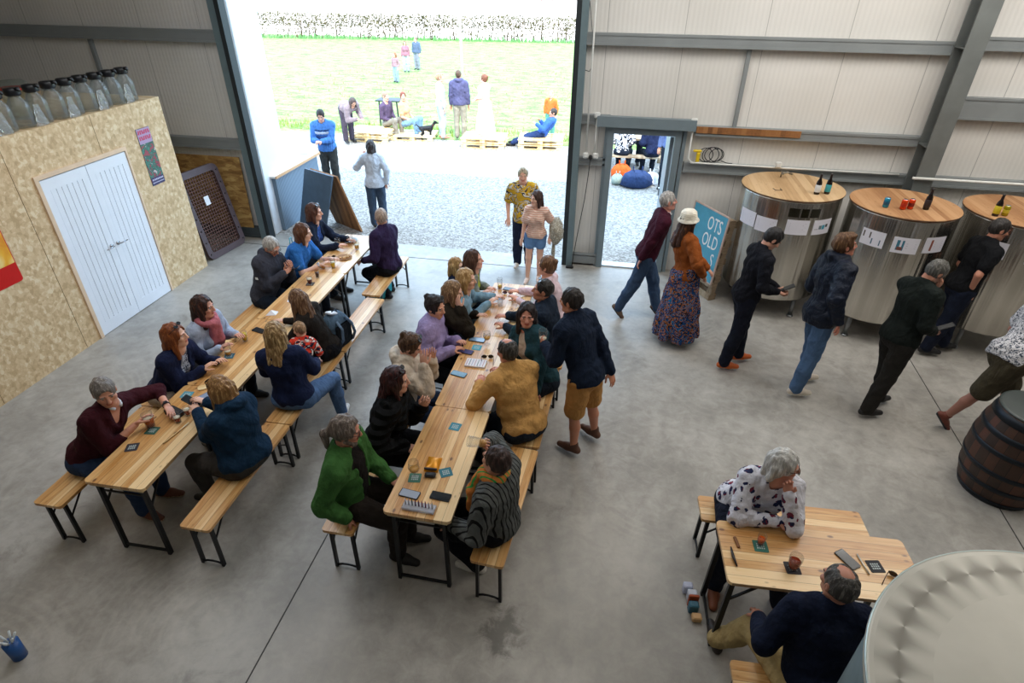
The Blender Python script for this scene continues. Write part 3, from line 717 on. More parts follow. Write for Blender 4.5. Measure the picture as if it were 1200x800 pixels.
# ================================================================== TABLEWARE
TZ = TH+0.0008
M_BEER = lambda c='b5651a': plain(tuple(min(1, x*1.25) for x in srgb(c)), 0.12, 0, 0.05, name='beer')
M_GL = glass_mat((0.97, 0.98, 0.98), 0.02)
def pint(x, y, label, beer='a8540f', fill=0.6, h=0.145, r=0.041, z=TZ, foam=True, tilt=None, name='beer_glass', group=None):
    o = empty(name, (x, y, z))
    m = MB(); r0 = r*0.74
    m.lathe([(0.001, 0.0), (r0, 0.0), (r0+0.002, 0.008), (r*0.9, h*0.5), (r, h*0.78), (r*0.98, h), (r*0.98-0.003, h), (r-0.004, h*0.78), (r*0.9-0.004, h*0.5), (r0-0.003, 0.012), (0.001, 0.012)], 18, cap=False)
    m.build('glass_wall', M_GL, o)
    if fill > 0:
        zf = 0.013+(h-0.02)*fill; rr = lambda z_: (r0+(r-r0)*min(1, z_/(h*0.75))) - 0.0045
        m = MB(); m.lathe([(0.0005, 0.0135), (rr(0.014), 0.0135), (rr(zf*0.5), zf*0.5), (rr(zf), zf), (0.0005, zf)], 18, cap=False); m.build('beer', M_BEER(beer), o)
        if foam:
            m = MB(); m.lathe([(0.0005, zf+0.0005), (rr(zf), zf+0.0005), (rr(zf), zf+0.007), (0.0005, zf+0.008)], 18, cap=False); m.build('foam', plain('eadfc6', 0.8, name='foam'), o)
    if tilt: o.rotation_euler = tilt
    return tag(o, label, 'glass', group)
def wine(x, y, label, beer='c89040', fill=0.25, z=TZ, s=1.0):
    o = empty('stemmed_glass', (x, y, z)); m = MB()
    m.lathe([(0.032*s, 0.0), (0.033*s, 0.002), (0.006*s, 0.006), (0.0045*s, 0.012), (0.005*s, 0.045*s), (0.028*s, 0.065*s), (0.040*s, 0.095*s), (0.036*s, 0.15*s), (0.034*s, 0.15*s), (0.038*s, 0.095*s), (0.026*s, 0.067*s), (0.001, 0.052*s)], 18, cap=False)
    m.build('bowl_and_stem', M_GL, o)
    if fill: 
        m = MB(); m.lathe([(0.001, 0.054*s), (0.025*s, 0.068*s), (0.034*s, 0.085*s), (0.001, 0.0855*s)], 18, cap=False); m.build('beer', M_BEER(beer), o)
    return tag(o, label, 'glass')
def coaster(x, y, rz, label, c='2e6f7c', z=TZ, light='b8c4c4'):
    m = MB(); m.prism([(a, b) for a, b in rrect(0.094, 0.094, 0.008)], 0, 0.0018); o = m.build('coaster', plain(c, 0.7, name='coaster_card'), None, (x, y, z), rz)
    m = MB()
    for k in range(3):
        for j in range(4): m.box((-0.021+j*0.014, 0.017-k*0.017, 0.0021), (0.009, 0.011, 0.0006))
    m.build('printed_mark', plain(light, 0.6, name='pale_print2'), o)
    return tag(o, label, 'coaster')
def phone(x, y, rz, label, c='14161a', z=TZ, screen='1e2228', lit=None, s=(0.074, 0.152)):
    m = MB(); m.prism(rrect(s[0], s[1], 0.009), 0, 0.009); o = m.build('mobile_phone', plain(c, 0.3, 0.1, name='phone_case'), None, (x, y, z), rz)
    m = MB(); m.prism(rrect(s[0]-0.008, s[1]-0.012, 0.006), 0.009, 0.0095); m.build('screen', plain(screen, 0.08, name='phone_screen', vary=0.0), o)
    return tag(o, label, 'phone')
def sunglasses(x, y, rz, label, z=TZ, c='14141a'):
    o = MB(); 
    for sx in (-1, 1):
        o.tube([(sx*0.032+0.024*math.cos(a), 0.0, 0.022+0.019*math.sin(a)) for a in np.linspace(0, 2*PI, 12)[:-1]], 0.0025, 5, closed=True)
        o.add([(sx*0.032+0.023*math.cos(a), 0.001, 0.022+0.018*math.sin(a)) for a in np.linspace(0, 2*PI, 12)[:-1]], [tuple(range(11))])
        o.tube([(sx*0.058, 0, 0.03), (sx*0.06, -0.07, 0.02), (sx*0.057, -0.12, 0.004)], 0.0028, 5)
    o.tube([(-0.01, 0, 0.028), (0, 0, 0.031), (0.01, 0, 0.028)], 0.0025, 5)
    return tag(o.build('sunglasses', plain(c, 0.15, name='dark_lens'), None, (x, y, z), rz), label, 'sunglasses')
# left row, near table
coaster(-3.61, 2.92, 0.4, 'dark printed coaster lying near the front of the left row', '2c2830')
coaster(-3.59, 3.13, 0.1, 'green coaster under the pint of the man in the maroon jumper', '2f5a4c')
pint(-3.63, 3.17, 'large glass of amber beer held by the man in the maroon jumper', 'a34a12', 0.72, 0.14, 0.045, z=TZ+0.0024)
pint(-3.45, 3.27, 'small tumbler of red ale, nearer of the two beside the black pouch', '9a3410', 0.55, 0.085, 0.031)
pint(-3.43, 3.37, 'small tumbler of red ale, further of the two beside the black pouch', '9a3410', 0.65, 0.085, 0.031)
m = MB(); m.prism(rrect(0.09, 0.17, 0.02), 0, 0.035); m.box((0, 0, 0.036), (0.05, 0.13, 0.006), bev=0.002); tag(m.build('zipped_pouch', plain('1a1a1e', 0.5, name='black_leather'), None, (-3.55, 3.36, TZ), 1.25), 'black zipped pouch on the near table of the left row', 'pouch')
m = MB(); m.lathe([(0.001, 0), (0.045, 0), (0.05, 0.02), (0.042, 0.045), (0.001, 0.05)], 16); o = m.build('dark_purse', plain('1a2028', 0.5, name='navy_leather'), None, (-3.41, 3.50, TZ)); tag(o, 'rounded dark purse in front of the woman in a teal hoodie', 'purse')
phone(-3.45, 3.62, -0.5, 'phone with a bright screen in front of the woman in a teal hoodie', screen='8c9cb4')
coaster(-3.62, 3.62, 0.1, 'pale blue coaster on the left row near the joint of the first two tables', '4f93a4')
coaster(-3.44, 3.82, 0.3, 'teal coaster half hidden behind the blonde hair on the left row', '3f8a8a')
m = MB(); m.tube([(-3.39, 3.00, TZ+0.006), (-3.37, 3.12, TZ+0.006), (-3.35, 3.27, TZ+0.008)], [0.007, 0.006, 0.005], 6); tag(m.build('wooden_spatula', wood('fresh')), 'slim pale wooden stick lying along the near table edge of the left row', 'stick')
m = MB(); m.prism(rrect(0.07, 0.16, 0.02), 0, 0.012); tag(m.build('glasses_case', wood('fresh'), None, (-3.51, 3.76, TZ), -0.9), 'pale wooden tray near the joint of the first two tables of the left row', 'tray')
coaster(-3.61, 4.26, 0.3, 'dark teal coaster under the beer of the woman in a navy jacket', '2a5a68')
pint(-3.62, 4.27, 'tall glass one third full of golden beer before the woman in the navy jacket', 'c98a1c', 0.32, 0.13, 0.038, z=TZ+0.0024)
pint(-3.61, 4.55, 'tall glass of yellow green beer before the woman in a pink scarf', 'c9a822', 0.8, 0.115, 0.032, foam=False)
phone(-3.58, 4.76, 1.3, 'dark phone lying face up between the yellow beer and the folded napkin')
m = MB(); m.add([(-0.06, -0.04, 0.002), (0.05, -0.05, 0.002), (0.07, 0.03, 0.002), (-0.03, 0.05, 0.002), (0.0, 0.0, 0.045), (0.02, 0.02, 0.03)], [(0, 1, 4), (1, 2, 5), (1, 5, 4), (2, 3, 5), (3, 4, 5), (3, 0, 4), (3, 2, 1, 0)])
tag(m.build('crumpled_napkin', plain('e8e8ee', 0.8, name='paper'), None, (-3.64, 5.12, TZ), 0.4), 'crumpled white napkin on the left row, above the blonde woman in navy', 'napkin')
m = MB(); m.prism(rrect(0.14, 0.2, 0.005), 0, 0.0015); tag(m.build('paper_menu', plain('dfe3f2', 0.6, name='white_paper', vary=0.02), None, (-3.57, 5.52, TZ), 0.3), 'white paper sheet on the third table of the left row', 'paper')
coaster(-3.56, 5.88, 0.2, 'dark coaster under the small dark beer of the man in the charcoal jacket', '4a3a34')
pint(-3.56, 5.88, 'small glass of dark ruby beer in front of the man in the charcoal jacket', '5a1408', 0.75, 0.09, 0.034, z=TZ+0.0024)
pint(-3.55, 6.06, 'small dark goblet behind the ruby beer on the left row', '3a1a10', 0.8, 0.095, 0.027, foam=False)
pint(-3.60, 6.32, 'glass with a little amber beer by the woman in the blue tee shirt', 'd08a20', 0.3, 0.13, 0.036)
pint(-3.48, 6.36, 'taller glass of golden beer by the woman in the blue tee shirt', 'd8b020', 0.6, 0.13, 0.034)
pint(-3.42, 6.98, 'half full golden pint towards the far end of the left row', 'd89a28', 0.45, 0.13, 0.038)
wine(-3.56, 7.1, 'stemmed glass standing towards the far end of the left row', fill=0)
wine(-3.68, 6.95, 'empty stemmed glass beside the dark sunglasses on the left row', fill=0)
m = MB(); m.lathe([(0.001, 0), (0.07, 0), (0.10, 0.014), (0.097, 0.016), (0.068, 0.005), (0.001, 0.005)], 22); o = m.build('wooden_plate', wood('ply_dark'), None, (-3.47, 6.68, TZ)); tag(o, 'round wooden plate of snacks on the far table of the left row', 'plate')
m = MB(); rs = random.Random(2)
for k in range(10): m.lathe([(0.001, 0), (0.02, 0.004), (0.016, 0.018), (0.001, 0.022)], 7, (rs.uniform(-.05, .05), rs.uniform(-.05, .05), 0.006))
m.build('snacks', plain('c9a070', 0.8, name='nuts', vary=0.3), o)
sunglasses(-3.63, 6.62, 0.8, 'dark sunglasses folded beside the snack plate')
m = MB(); m.lathe([(0.001, 0), (0.06, 0), (0.085, 0.03), (0.082, 0.031), (0.058, 0.005), (0.001, 0.005)], 20); tag(m.build('snack_bowl', plain('a8b4b8', 0.3, name='glazed_bowl'), None, (-3.6, 7.22, TZ)), 'small pale bowl near the far end of the left row', 'bowl')
# middle row, near table
m = MB(); m.box((0, 0, 0.012), (0.24, 0.075, 0.024), bev=0.004); o = m.build('tasting_rack', plain((0.75, 0.77, 0.85), 0.1, 0, 0.02, name='clear_acrylic', trans=0.5), None, (-1.155, 2.75, TZ), -0.02)
for k, cc in enumerate(('e6e4ee', 'd0c8d8', '3a5a4a', '5a2c50', '7a3a60', '8a2c50', '7a3a60', 'c8c0d0', 'c4ccd0')):
    m = MB(); m.tube([(-0.10+k*0.025, 0, 0.024), (-0.10+k*0.025, 0, 0.065), (-0.10+k*0.025, 0, 0.085)], [0.006, 0.005, 0.001], 7); m.build('coloured_tip', plain(cc, 0.3, name='coloured_plastic'), o)
tag(o, 'clear rack of small coloured upright tips at the near end of the middle row', 'rack')
phone(-1.265, 2.865, 1.45, 'black phone with a lit pale screen beside the man in the green jacket', screen='a4aec0'); phone(-1.035, 2.885, 1.5, 'black phone lying face down beside the person in the striped cardigan')
coaster(-1.28, 3.03, 0.15, 'green coaster under the nearly empty stemmed glass on the middle row', '3f6f5c')
wine(-1.28, 3.03, 'nearly empty stemmed beer glass in front of the man in the green jacket', z=TZ+0.0024, s=1.1)
m = MB(); rs = random.Random(4); vs = []
for j in range(7):
    for i in range(6):
        x = -0.055+i*0.022; y = -0.08+j*0.0267; e = 1-max(abs(i-2.5)/2.5, abs(j-3)/3)**3
        vs.append((x, y, 0.006+0.03*e+rs.uniform(-.003, .003)))
n0 = len(vs); vs += [(v[0], v[1], 0.0) for v in vs]
fs = [(j*6+i, j*6+i+1, (j+1)*6+i+1, (j+1)*6+i) for j in range(6) for i in range(5)]; fs += [tuple(n0+q for q in f[::-1]) for f in fs]
for i in range(5): fs += [(i+1, i, n0+i, n0+i+1), (36+i, 37+i, n0+37+i, n0+36+i)]
for j in range(6): fs += [(j*6, (j+1)*6, n0+(j+1)*6, n0+j*6), ((j+1)*6+5, j*6+5, n0+j*6+5, n0+(j+1)*6+5)]
m.add(vs, fs, 0, True); o = m.build('crisp_packet', plain('e0941c', 0.3, 0.3, name='orange_foil', vary=0.1), None, (-1.185, 3.19, TZ), 0.05)
m = MB(); m.box((0, -0.075, 0.03), (0.10, 0.018, 0.018), bev=0.004); m.build('dark_opening', plain('2a1c18', 0.5, name='foil_inside'), o)
tag(o, 'open orange crisp packet on the near table of the middle row', 'crisp packet')
m = MB(); m.box((0, 0, 0.014), (0.085, 0.05, 0.028), bev=0.01); tag(m.build('car_keys', plain('141416', 0.5, name='black_leather2'), None, (-1.17, 3.07, TZ), 0.1), 'small black key pouch in front of the open crisp packet', 'key pouch')
coaster(-1.065, 3.13, 0.5, 'turned teal coaster to the right of the crisp packet'); coaster(-1.135, 3.66, -0.1, 'teal coaster lying alone in the middle of the near table, middle row', '3b8294')
# middle row, second table
phone(-1.30, 4.40, 1.35, 'blue cased phone near the woman in the cream fleece', '2f5a74', screen='4a7488')
m = MB(); m.prism(rrect(0.2, 0.13, 0.005), 0, 0.018); o = m.build('pamphlet', plain('e4e2e6', 0.5, name='printed_paper', vary=0.05), None, (-1.18, 4.60, TZ), 0.0)
m = MB()
for k, cc in enumerate((0, 1, 2, 0, 1, 2, 0)): m.box((-0.085+k*0.027, 0.0, 0.0185), (0.008, 0.11, 0.001), mat=cc)
m.build('printed_columns', [plain('c4a0a8', 0.5, name='rose_print'), plain('7f8f94', 0.5, name='grey_print'), plain('b0b0c8', 0.5, name='mauve_print')], o)
tag(o, 'open printed leaflet in front of the man in the mustard shirt', 'leaflet')
phone(-1.33, 4.79, 1.4, 'dark phone beside the lilac jumper on the second table of the middle row', screen='5a5a88'); phone(-1.27, 5.03, 1.5, 'phone with a bright blue screen close to the joint of the far tables', screen='7f9ab4', s=(0.08, 0.17))
coaster(-1.24, 4.89, 0.0, 'bright teal coaster below the phone with a bright blue screen', '4aa0b4'); m = MB(); m.box((0, 0, 0.015), (0.07, 0.06, 0.03), bev=0.012); tag(m.build('coin_purse', plain('2c2c5c', 0.5, name='indigo_cloth'), None, (-1.40, 4.93, TZ), 0.4), 'small indigo purse at the table edge by the lilac jumper', 'purse')
wine(-1.15, 4.97, 'small stemmed glass beside the bright teal coaster', fill=0.2); sunglasses(-1.09, 4.72, 0.2, 'sunglasses lying by the printed leaflet')
# far table
pint(-1.0, 5.50, 'half pint glass with amber dregs beside the woman in the teal jacket', 'c98a28', 0.25, 0.12, 0.034)
pint(-1.27, 6.22, 'pale golden pint at the far end of the middle row', 'dcae3c', 0.28, 0.14, 0.036, foam=False)
coaster(-1.24, 5.99, 0.3, 'pale blue coaster on the far table of the middle row', '6a9cc0'); sunglasses(-1.05, 5.96, 1.2, 'black sunglasses in front of the man with sunglasses on his head'); 
phone(-1.15, 6.22, 1.4, 'small dark phone beside the pale golden pint'); sunglasses(-1.15, 6.10, 0.1, 'thin framed glasses on the far table near the pale golden pint', c='5a3a4a')
pint(-1.18, 5.80, 'clear empty tumbler held by the woman with denim sleeves', 'd8c8a0', 0.0, 0.10, 0.036)
# right hand table
coaster(1.20, 2.87, 0.05, 'green coaster under the small beer before the woman in the floral blouse', '2f6a5c')
pint(1.20, 2.89, 'small glass of orange beer in front of the woman in the floral blouse', 'c0500e', 0.6, 0.085, 0.03, z=TZ+0.0024, foam=False)
coaster(1.375, 2.73, 0.1, 'dark coaster under the stemmed glass of red beer', '2c2a30'); o = pint(1.375, 2.73, 'round bowled glass of red brown beer on the right table', '7a2408', 0.6, 0.115, 0.043, z=TZ+0.0024, foam=False)
m = MB(); m.tube([(1.02, 2.67, TZ+0.009), (1.005, 2.74, TZ+0.012), (1.0, 2.82, TZ+0.009)], [0.005, 0.011, 0.005], 8); tag(m.build('spectacle_case', plain('241a18', 0.3, name='black_gloss')), 'slim black glasses case at the left end of the right table', 'case')
m = MB(); m.box((0, 0, 0.006), (0.02, 0.09, 0.012), bev=0.003); tag(m.build('wooden_key_fob', plain('7a4a20', 0.5, name='amber_wood'), None, (1.045, 2.87, TZ), 0.2), 'thin wooden fob beside the slim black case', 'fob')
phone(1.745, 2.865, 0.6, 'black phone lying behind the head of the man in navy'); m = MB(); m.tube([(1.82, 2.92, TZ+0.006), (1.835, 2.84, TZ+0.008), (1.85, 2.77, TZ+0.006)], 0.006, 6); tag(m.build('pen', plain('d8d0c0', 0.3, 0.5, name='pen_metal')), 'silver pen beside the black phone on the right table', 'pen')
coaster(1.91, 2.845, 0.2, 'dark printed coaster near the steel tank lid', '2a2a30'); sunglasses(2.02, 2.77, -0.6, 'folded reading glasses half hidden by the steel tank lid', c='40342c')
# things on the floor
def litter():
    root = empty('bottle_pack', (0.86, 2.90, 0)); 
    for k, (dx, dy, c, h) in enumerate(((0.0, 0.10, 'b8bcd0', 0.09), (0.02, 0.03, 'c8ccd8', 0.10), (0.015, -0.06, '2f6478', 0.09), (0.03, -0.13, 'c8a070', 0.05))):
        m = MB(); m.box((dx, dy, h/2), (0.07, 0.055, h), bev=0.008); m.build('small_box', plain(c, 0.5, name='box_card'), root)
    m = MB(); m.box((0.02, -0.015, 0.06), (0.075, 0.02, 0.12), bev=0.004); m.build('orange_strip', plain('a8481c', 0.5, name='orange_card'), root)
    root.rotation_euler.z = 0.1; tag(root, 'small row of coloured boxes standing on the floor left of the right table', 'boxes')
litter()
m = MB(); m.lathe([(0.001, 0), (0.045, 0), (0.05, 0.16), (0.001, 0.16)], 14); o = m.build('blue_tub', plain('2a5a9c', 0.4, name='blue_plastic'), None, (-3.72, 1.62, 0)); m = MB()
for k in range(6): m.tube([(0.01*math.cos(k), 0.01*math.sin(k), 0.15), (0.05*math.cos(k*1.05), 0.05*math.sin(k*1.05), 0.22)], 0.008, 6)
m.build('white_cloth', plain('d0d8dc', 0.8, name='white_rag'), o); tag(o, 'small blue tub with white cloth on the floor in the bottom left corner', 'tub')
# grey backpack on the bench
def backpack(x, y):
    root = empty('backpack', (x, y, BH+0.001)); pr = [(0.16, 0.10, 0.0), (0.17, 0.115, 0.10), (0.165, 0.115, 0.22), (0.14, 0.10, 0.32), (0.09, 0.06, 0.38), (0.02, 0.015, 0.395)]
    m = MB(); n = 20; vs = []
    for (a, b, z) in pr:
        for k in range(n):
            A = 2*PI*k/n; c, s = math.cos(A), math.sin(A); e = 0.6
            vs.append((b*math.copysign(abs(c)**e, c), a*math.copysign(abs(s)**e, s), z))
    fs = [(i*n+k, i*n+(k+1) % n, (i+1)*n+(k+1) % n, (i+1)*n+k) for i in range(len(pr)-1) for k in range(n)]+[tuple(range(n-1, -1, -1)), tuple(range(5*n, 6*n))]
    m.add(vs, fs, 0, True); m.build('body', cloth('4f6478', 'nylon'), root)
    m = MB(); m.box((-0.115, 0, 0.16), (0.03, 0.24, 0.26), bev=0.012); m.build('back_pad', cloth('1c2026', 'black_nylon'), root)
    for sy in (-1, 1):
        m = MB(); m.tube([(-0.10, sy*0.07, 0.34), (-0.17, sy*0.08, 0.27), (-0.18, sy*0.10, 0.15), (-0.12, sy*0.12, 0.04)], 0.016, 6); m.build('shoulder_strap', cloth('5d7084', 'nylon2'), root)
    m = MB(); m.tube([(-0.02, -0.04, 0.385), (-0.02, -0.03, 0.43), (-0.02, 0.03, 0.43), (-0.02, 0.04, 0.385)], 0.008, 6); m.build('grab_loop', cloth('2c343c', 'nylon3'), root)
    m = MB(); m.box((0.105, 0, 0.12), (0.04, 0.22, 0.16), bev=0.015); m.build('pocket', cloth('5a7084', 'nylon4'), root)
    m = MB(); m.box((0.0, 0.02, 0.40), (0.09, 0.12, 0.03), Matrix.Rotation(0.4, 3, 'X'), bev=0.01); m.build('white_paper_roll', plain('dfe4ee', 0.7, name='white_paper2'), root)
    root.rotation_euler.z = PI*0.92; tag(root, 'grey blue backpack standing on the bench behind the toddler', 'backpack')
backpack(-2.90, 5.12)
def bag_soft(x, y, z, sx, sy, sz, c, label, rz=0, name='carrier_bag'):
    m = MB(); n = 16; vs = []; rs = random.Random(int(abs(x*100)))
    pr = [(0.75, 0), (1.0, 0.15), (1.0, 0.5), (0.85, 0.8), (0.5, 1.0)]
    for r, zz in pr:
        for k in range(n):
            A = 2*PI*k/n; q = r*(1+rs.uniform(-.10, .10)); vs.append((sx*q*math.cos(A), sy*q*math.sin(A), sz*zz))
    fs = [(i*n+k, i*n+(k+1) % n, (i+1)*n+(k+1) % n, (i+1)*n+k) for i in range(4) for k in range(n)]+[tuple(range(n-1, -1, -1)), tuple(range(4*n, 5*n))]
    m.add(vs, fs, 0, True); o = m.build(name, cloth(c, 'bag_fabric'), None, (x, y, z), rz)
    m = MB()
    for s in (-1, 1): m.tube([(s*sx*0.25, -sy*0.3, sz*0.95), (s*sx*0.3, -sy*0.1, sz*1.3), (s*sx*0.3, sy*0.1, sz*1.3), (s*sx*0.25, sy*0.3, sz*0.95)], 0.008, 6)
    m.build('handle', cloth(c, 'bag_fabric'), o); return tag(o, label, 'bag')
bag_soft(-3.22, 7.14, 0.0, 0.14, 0.22, 0.36, '2f8a94', 'turquoise bag on the floor under the far end of the left row')
bag_soft(-4.43, 7.10, 0.0, 0.14, 0.2, 0.62, '6fb8c8', 'pale turquoise bag standing behind the two women at the far left')
bag_soft(-1.30, 4.25, 0.0, 0.12, 0.16, 0.46, '5f86c0', 'light blue carrier bag under the middle row by the cream fleece')

# ================================================================== TANKS
def steel_mat():
    t = NT('brushed_steel'); v = t.coord((1, 1, 0.03)); sep = t.n('ShaderNodeSeparateXYZ'); vv = t.coord(); t.l(vv, sep.inputs[0])
    ang = t.math('ARCTAN2', sep.outputs[1], sep.outputs[0]); cv = t.n('ShaderNodeCombineXYZ'); t.l(ang, cv.inputs[0])
    n = t.noise(cv.outputs[0], 6.0, 2, 0.5); t.col(t.ramp(n, [(0.3, 'b0aca4'), (0.7, 'ccc8c0')])); t.b.inputs['Metallic'].default_value = 1.0
    t.rough(0.27); t.bump(n, 0.8, 0.03); return t.m
M_TANK = steel_mat()
def paper(ang, z, R_, root, kind, w_=0.27, h_=0.19):
    m = MB(); n = 6; a0 = ang-w_/2/R_; vs = []
    for r in (R_+0.004, R_+0.006):
        for j in (0, 1):
            for i in range(n+1): a = a0+w_/R_*i/n; vs.append((r*math.cos(a), r*math.sin(a), z-h_/2+h_*j))
    q = n+1; fs = [(2*q+i, 2*q+i+1, 3*q+i+1, 3*q+i) for i in range(n)]+[(i+1, i, q+i, q+i+1) for i in range(n)]+[(i, i+1, 2*q+i+1, 2*q+i) for i in range(n)]+[(q+i+1, q+i, 3*q+i, 3*q+i+1) for i in range(n)]+[(0, 2*q, 3*q, q), (n, q+n, 3*q+n, 2*q+n)]
    m.add(vs, fs); o = m.build('paper_notice', plain('e2e0ea', 0.6, name='notice_paper', vary=0.02), root)
    def patch(u0, u1, v0, v1, c):
        mm = MB(); vs = []; r = R_+0.0068
        for (uu, vv) in ((u0, v0), (u1, v0), (u1, v1), (u0, v1)): a = a0+w_/R_*uu; vs.append((r*math.cos(a), r*math.sin(a), z-h_/2+h_*vv))
        mm.add(vs, [(0, 1, 2, 3)]); return mm.build('printed_image', plain(c, 0.6, name='print_'+c), o)
    if kind == 'text':
        for k in range(5): patch(0.15, 0.85-0.1*(k % 2), 0.24+0.13*k, 0.27+0.13*k, '9c9aa8')
    elif kind == 'squares':
        patch(0.30, 0.45, 0.36, 0.62, '6f7f84'); patch(0.47, 0.63, 0.34, 0.64, '3f98b0'); patch(0.66, 0.80, 0.46, 0.68, '3a4448'); patch(0.08, 0.26, 0.36, 0.40, '8a8a94')
    elif kind == 'photos':
        patch(0.08, 0.42, 0.48, 0.86, '5a504c'); patch(0.48, 0.86, 0.14, 0.50, '4a6a80')
    elif kind == 'photo_text':
        patch(0.16, 0.44, 0.18, 0.82, '3a7890'); patch(0.20, 0.40, 0.18, 0.40, '7a4a40'); 
        for k in range(3): patch(0.52, 0.90, 0.35+0.14*k, 0.375+0.14*k, 'a8a6b0')
    elif kind == 'bottle_text':
        patch(0.26, 0.36, 0.15, 0.85, '8a4a3a')
        for k in range(4): patch(0.45, 0.85, 0.3+0.13*k, 0.325+0.13*k, 'a8a6b0')
def tank(x, y, R_, label, zb=0.30, zt=1.68, woodkind='ply', papers=(), legs=(0.6, 2.2, 3.9, 5.0)):
    root = empty('steel_tank', (x, y, 0))
    m = MB(); m.lathe([(0.05, zb-0.10), (R_*0.6, zb-0.05), (R_*0.97, zb), (R_, zb+0.02), (R_, zt-0.02), (R_-0.004, zt)], 56); m.build('body', M_TANK, root)
    m = MB(); m.lathe([(0.001, zt+0.0005), (R_+0.012, zt+0.0005), (R_+0.012, zt+0.020), (0.001, zt+0.020)], 56, cap=False); ld = m.build('wooden_lid', wood(woodkind), root, shadesmooth=False)
    m = MB(); m.lathe([(R_+0.0125, zt+0.002), (R_+0.014, zt+0.004), (R_+0.014, zt+0.012), (R_+0.0125, zt+0.014)], 56, cap=False); m.build('dark_edge', plain('4a3020', 0.7, name='lid_edge'), ld)
    for a in legs:
        m = MB(); px, py = (R_-0.10)*math.cos(a), (R_-0.10)*math.sin(a); m.tube([(px, py, zb-0.005), (px, py, 0.02)], 0.028, 10); m.lathe([(0.001, 0), (0.045, 0), (0.045, 0.018), (0.001, 0.02)], 12, (px, py, 0)); m.build('leg', plain('8f9294', 0.35, 0.9, name='steel_leg'), root)
    for (a, z, k) in papers: paper(a, z, R_, root, k)
    return tag(root, label, 'tank'), root
_, tk1 = tank(2.25, 8.12, 0.62, 'cylindrical steel tank with pale wooden lid, nearest the small door', papers=((-2.62, 1.33, 'text'), (-2.16, 1.31, 'text'), (-1.55, 1.34, 'text'), (-1.02, 1.34, 'squares')), legs=(0.6, 2.4, 4.0, 5.3), zt=1.66)
# dark vent slots of the first tank
m = MB()
for (a0, a1) in ((-1.78, -1.58), (-1.54, -1.40), (-1.36, -1.18)):
    n = 5; vs = []
    for j in (1.47, 1.58):
        for i in range(n+1): a = a0+(a1-a0)*i/n; vs.append((0.625*math.cos(a), 0.625*math.sin(a), j))
    m.add(vs, [(i, i+1, n+2+i, n+1+i) for i in range(n)])
m.build('dark_window', plain('1e1c10', 0.2, name='dark_window_glass'), tk1)
tank(3.45, 7.68, 0.59, 'cylindrical steel tank with reddish wooden lid, middle of the three', papers=((-2.32, 1.37, 'photos'), (-1.72, 1.36, 'photo_text'), (-1.16, 1.38, 'bottle_text')), zt=1.66, woodkind='ply_dark', legs=(0.7, 2.4, 4.05, 5.4))
tank(4.77, 7.66, 0.62, 'cylindrical steel tank with wooden lid at the right picture edge, cut off', papers=((-2.35, 1.36, 'text'), (-1.60, 1.36, 'photos')), zt=1.66, woodkind='ply_dark', legs=(0.7, 2.4, 4.05, 5.4))
ZL = 1.681
def bottle(x, y, label, lab='d8dce0', z=ZL, neck='1c1418'):
    o = empty('beer_bottle', (x, y, z)); m = MB(); m.lathe([(0.001, 0), (0.032, 0), (0.034, 0.004), (0.034, 0.13), (0.030, 0.155), (0.015, 0.19), (0.013, 0.235), (0.015, 0.237), (0.015, 0.25), (0.001, 0.25)], 16); m.build('glass_body', plain('1a1210', 0.08, name='brown_glass', vary=0.02), o)
    m = MB(); m.lathe([(0.0345, 0.03), (0.0352, 0.031), (0.0352, 0.12), (0.0345, 0.121)], 16, cap=False); m.build('label', plain(lab, 0.5, name='bottle_label', vary=0.05), o)
    m = MB(); m.lathe([(0.016, 0.195), (0.0142, 0.232), (0.016, 0.236), (0.016, 0.252), (0.001, 0.253)], 14, cap=False); m.build('cap', plain(neck, 0.3, name='bottle_cap'), o); return tag(o, label, 'bottle')
def can(x, y, label, c, c2, z=ZL):
    o = empty('drink_can', (x, y, z)); m = MB(); m.lathe([(0.001, 0.002), (0.026, 0.0), (0.033, 0.008), (0.033, 0.105), (0.027, 0.118)], 16, cap=True); m.build('can_body', plain(c, 0.25, 0.4, name='printed_can', vary=0.1), o)
    m = MB(); m.lathe([(0.0335, 0.035), (0.0338, 0.036), (0.0338, 0.075), (0.0335, 0.076)], 16, cap=False); m.build('colour_band', plain(c2, 0.3, 0.2, name='can_band', vary=0.2), o)
    m = MB(); m.lathe([(0.027, 0.1185), (0.025, 0.121), (0.001, 0.119)], 16, cap=False); m.build('can_top', plain('b0b4b8', 0.25, 1.0, name='can_metal'), o); return tag(o, label, 'can')
bottle(2.47, 7.82, 'dark bottle with a white label on the first tank'); bottle(2.60, 7.86, 'dark bottle with a teal label on the first tank', '3a9aa4')
can(3.16, 7.47, 'teal can standing on the middle tank', '2f8fb0', '1f5a78'); can(3.34, 7.44, 'orange can on the middle tank, left of the pair', 'e0481c', 'b8301c'); can(3.43, 7.47, 'orange can on the middle tank, right of the pair', 'e0481c', '7a2018')
bottle(3.61, 7.49, 'dark bottle with a black label on the middle tank', '2a1e20'); bottle(4.32, 7.42, 'dark bottle with a yellow label on the right hand tank', 'c9b428'); can(4.43, 7.45, 'yellow can beside the bottle on the right hand tank', 'a89a20', 'd0c040')
m = MB(); m.tube([(2.16, 8.45, ZL+0.013), (2.16, 8.45, ZL+0.06), (2.24, 8.45, ZL+0.075), (2.30, 8.46, ZL+0.05)], 0.012, 8); m.tube([(2.16, 8.36, ZL+0.07), (2.17, 8.52, ZL+0.07)], 0.008, 6); tag(m.build('tap_fitting', plain('8a8478', 0.3, 0.9, name='brass_fitting')), 'small metal tap fitting at the back of the first tank lid', 'tap')
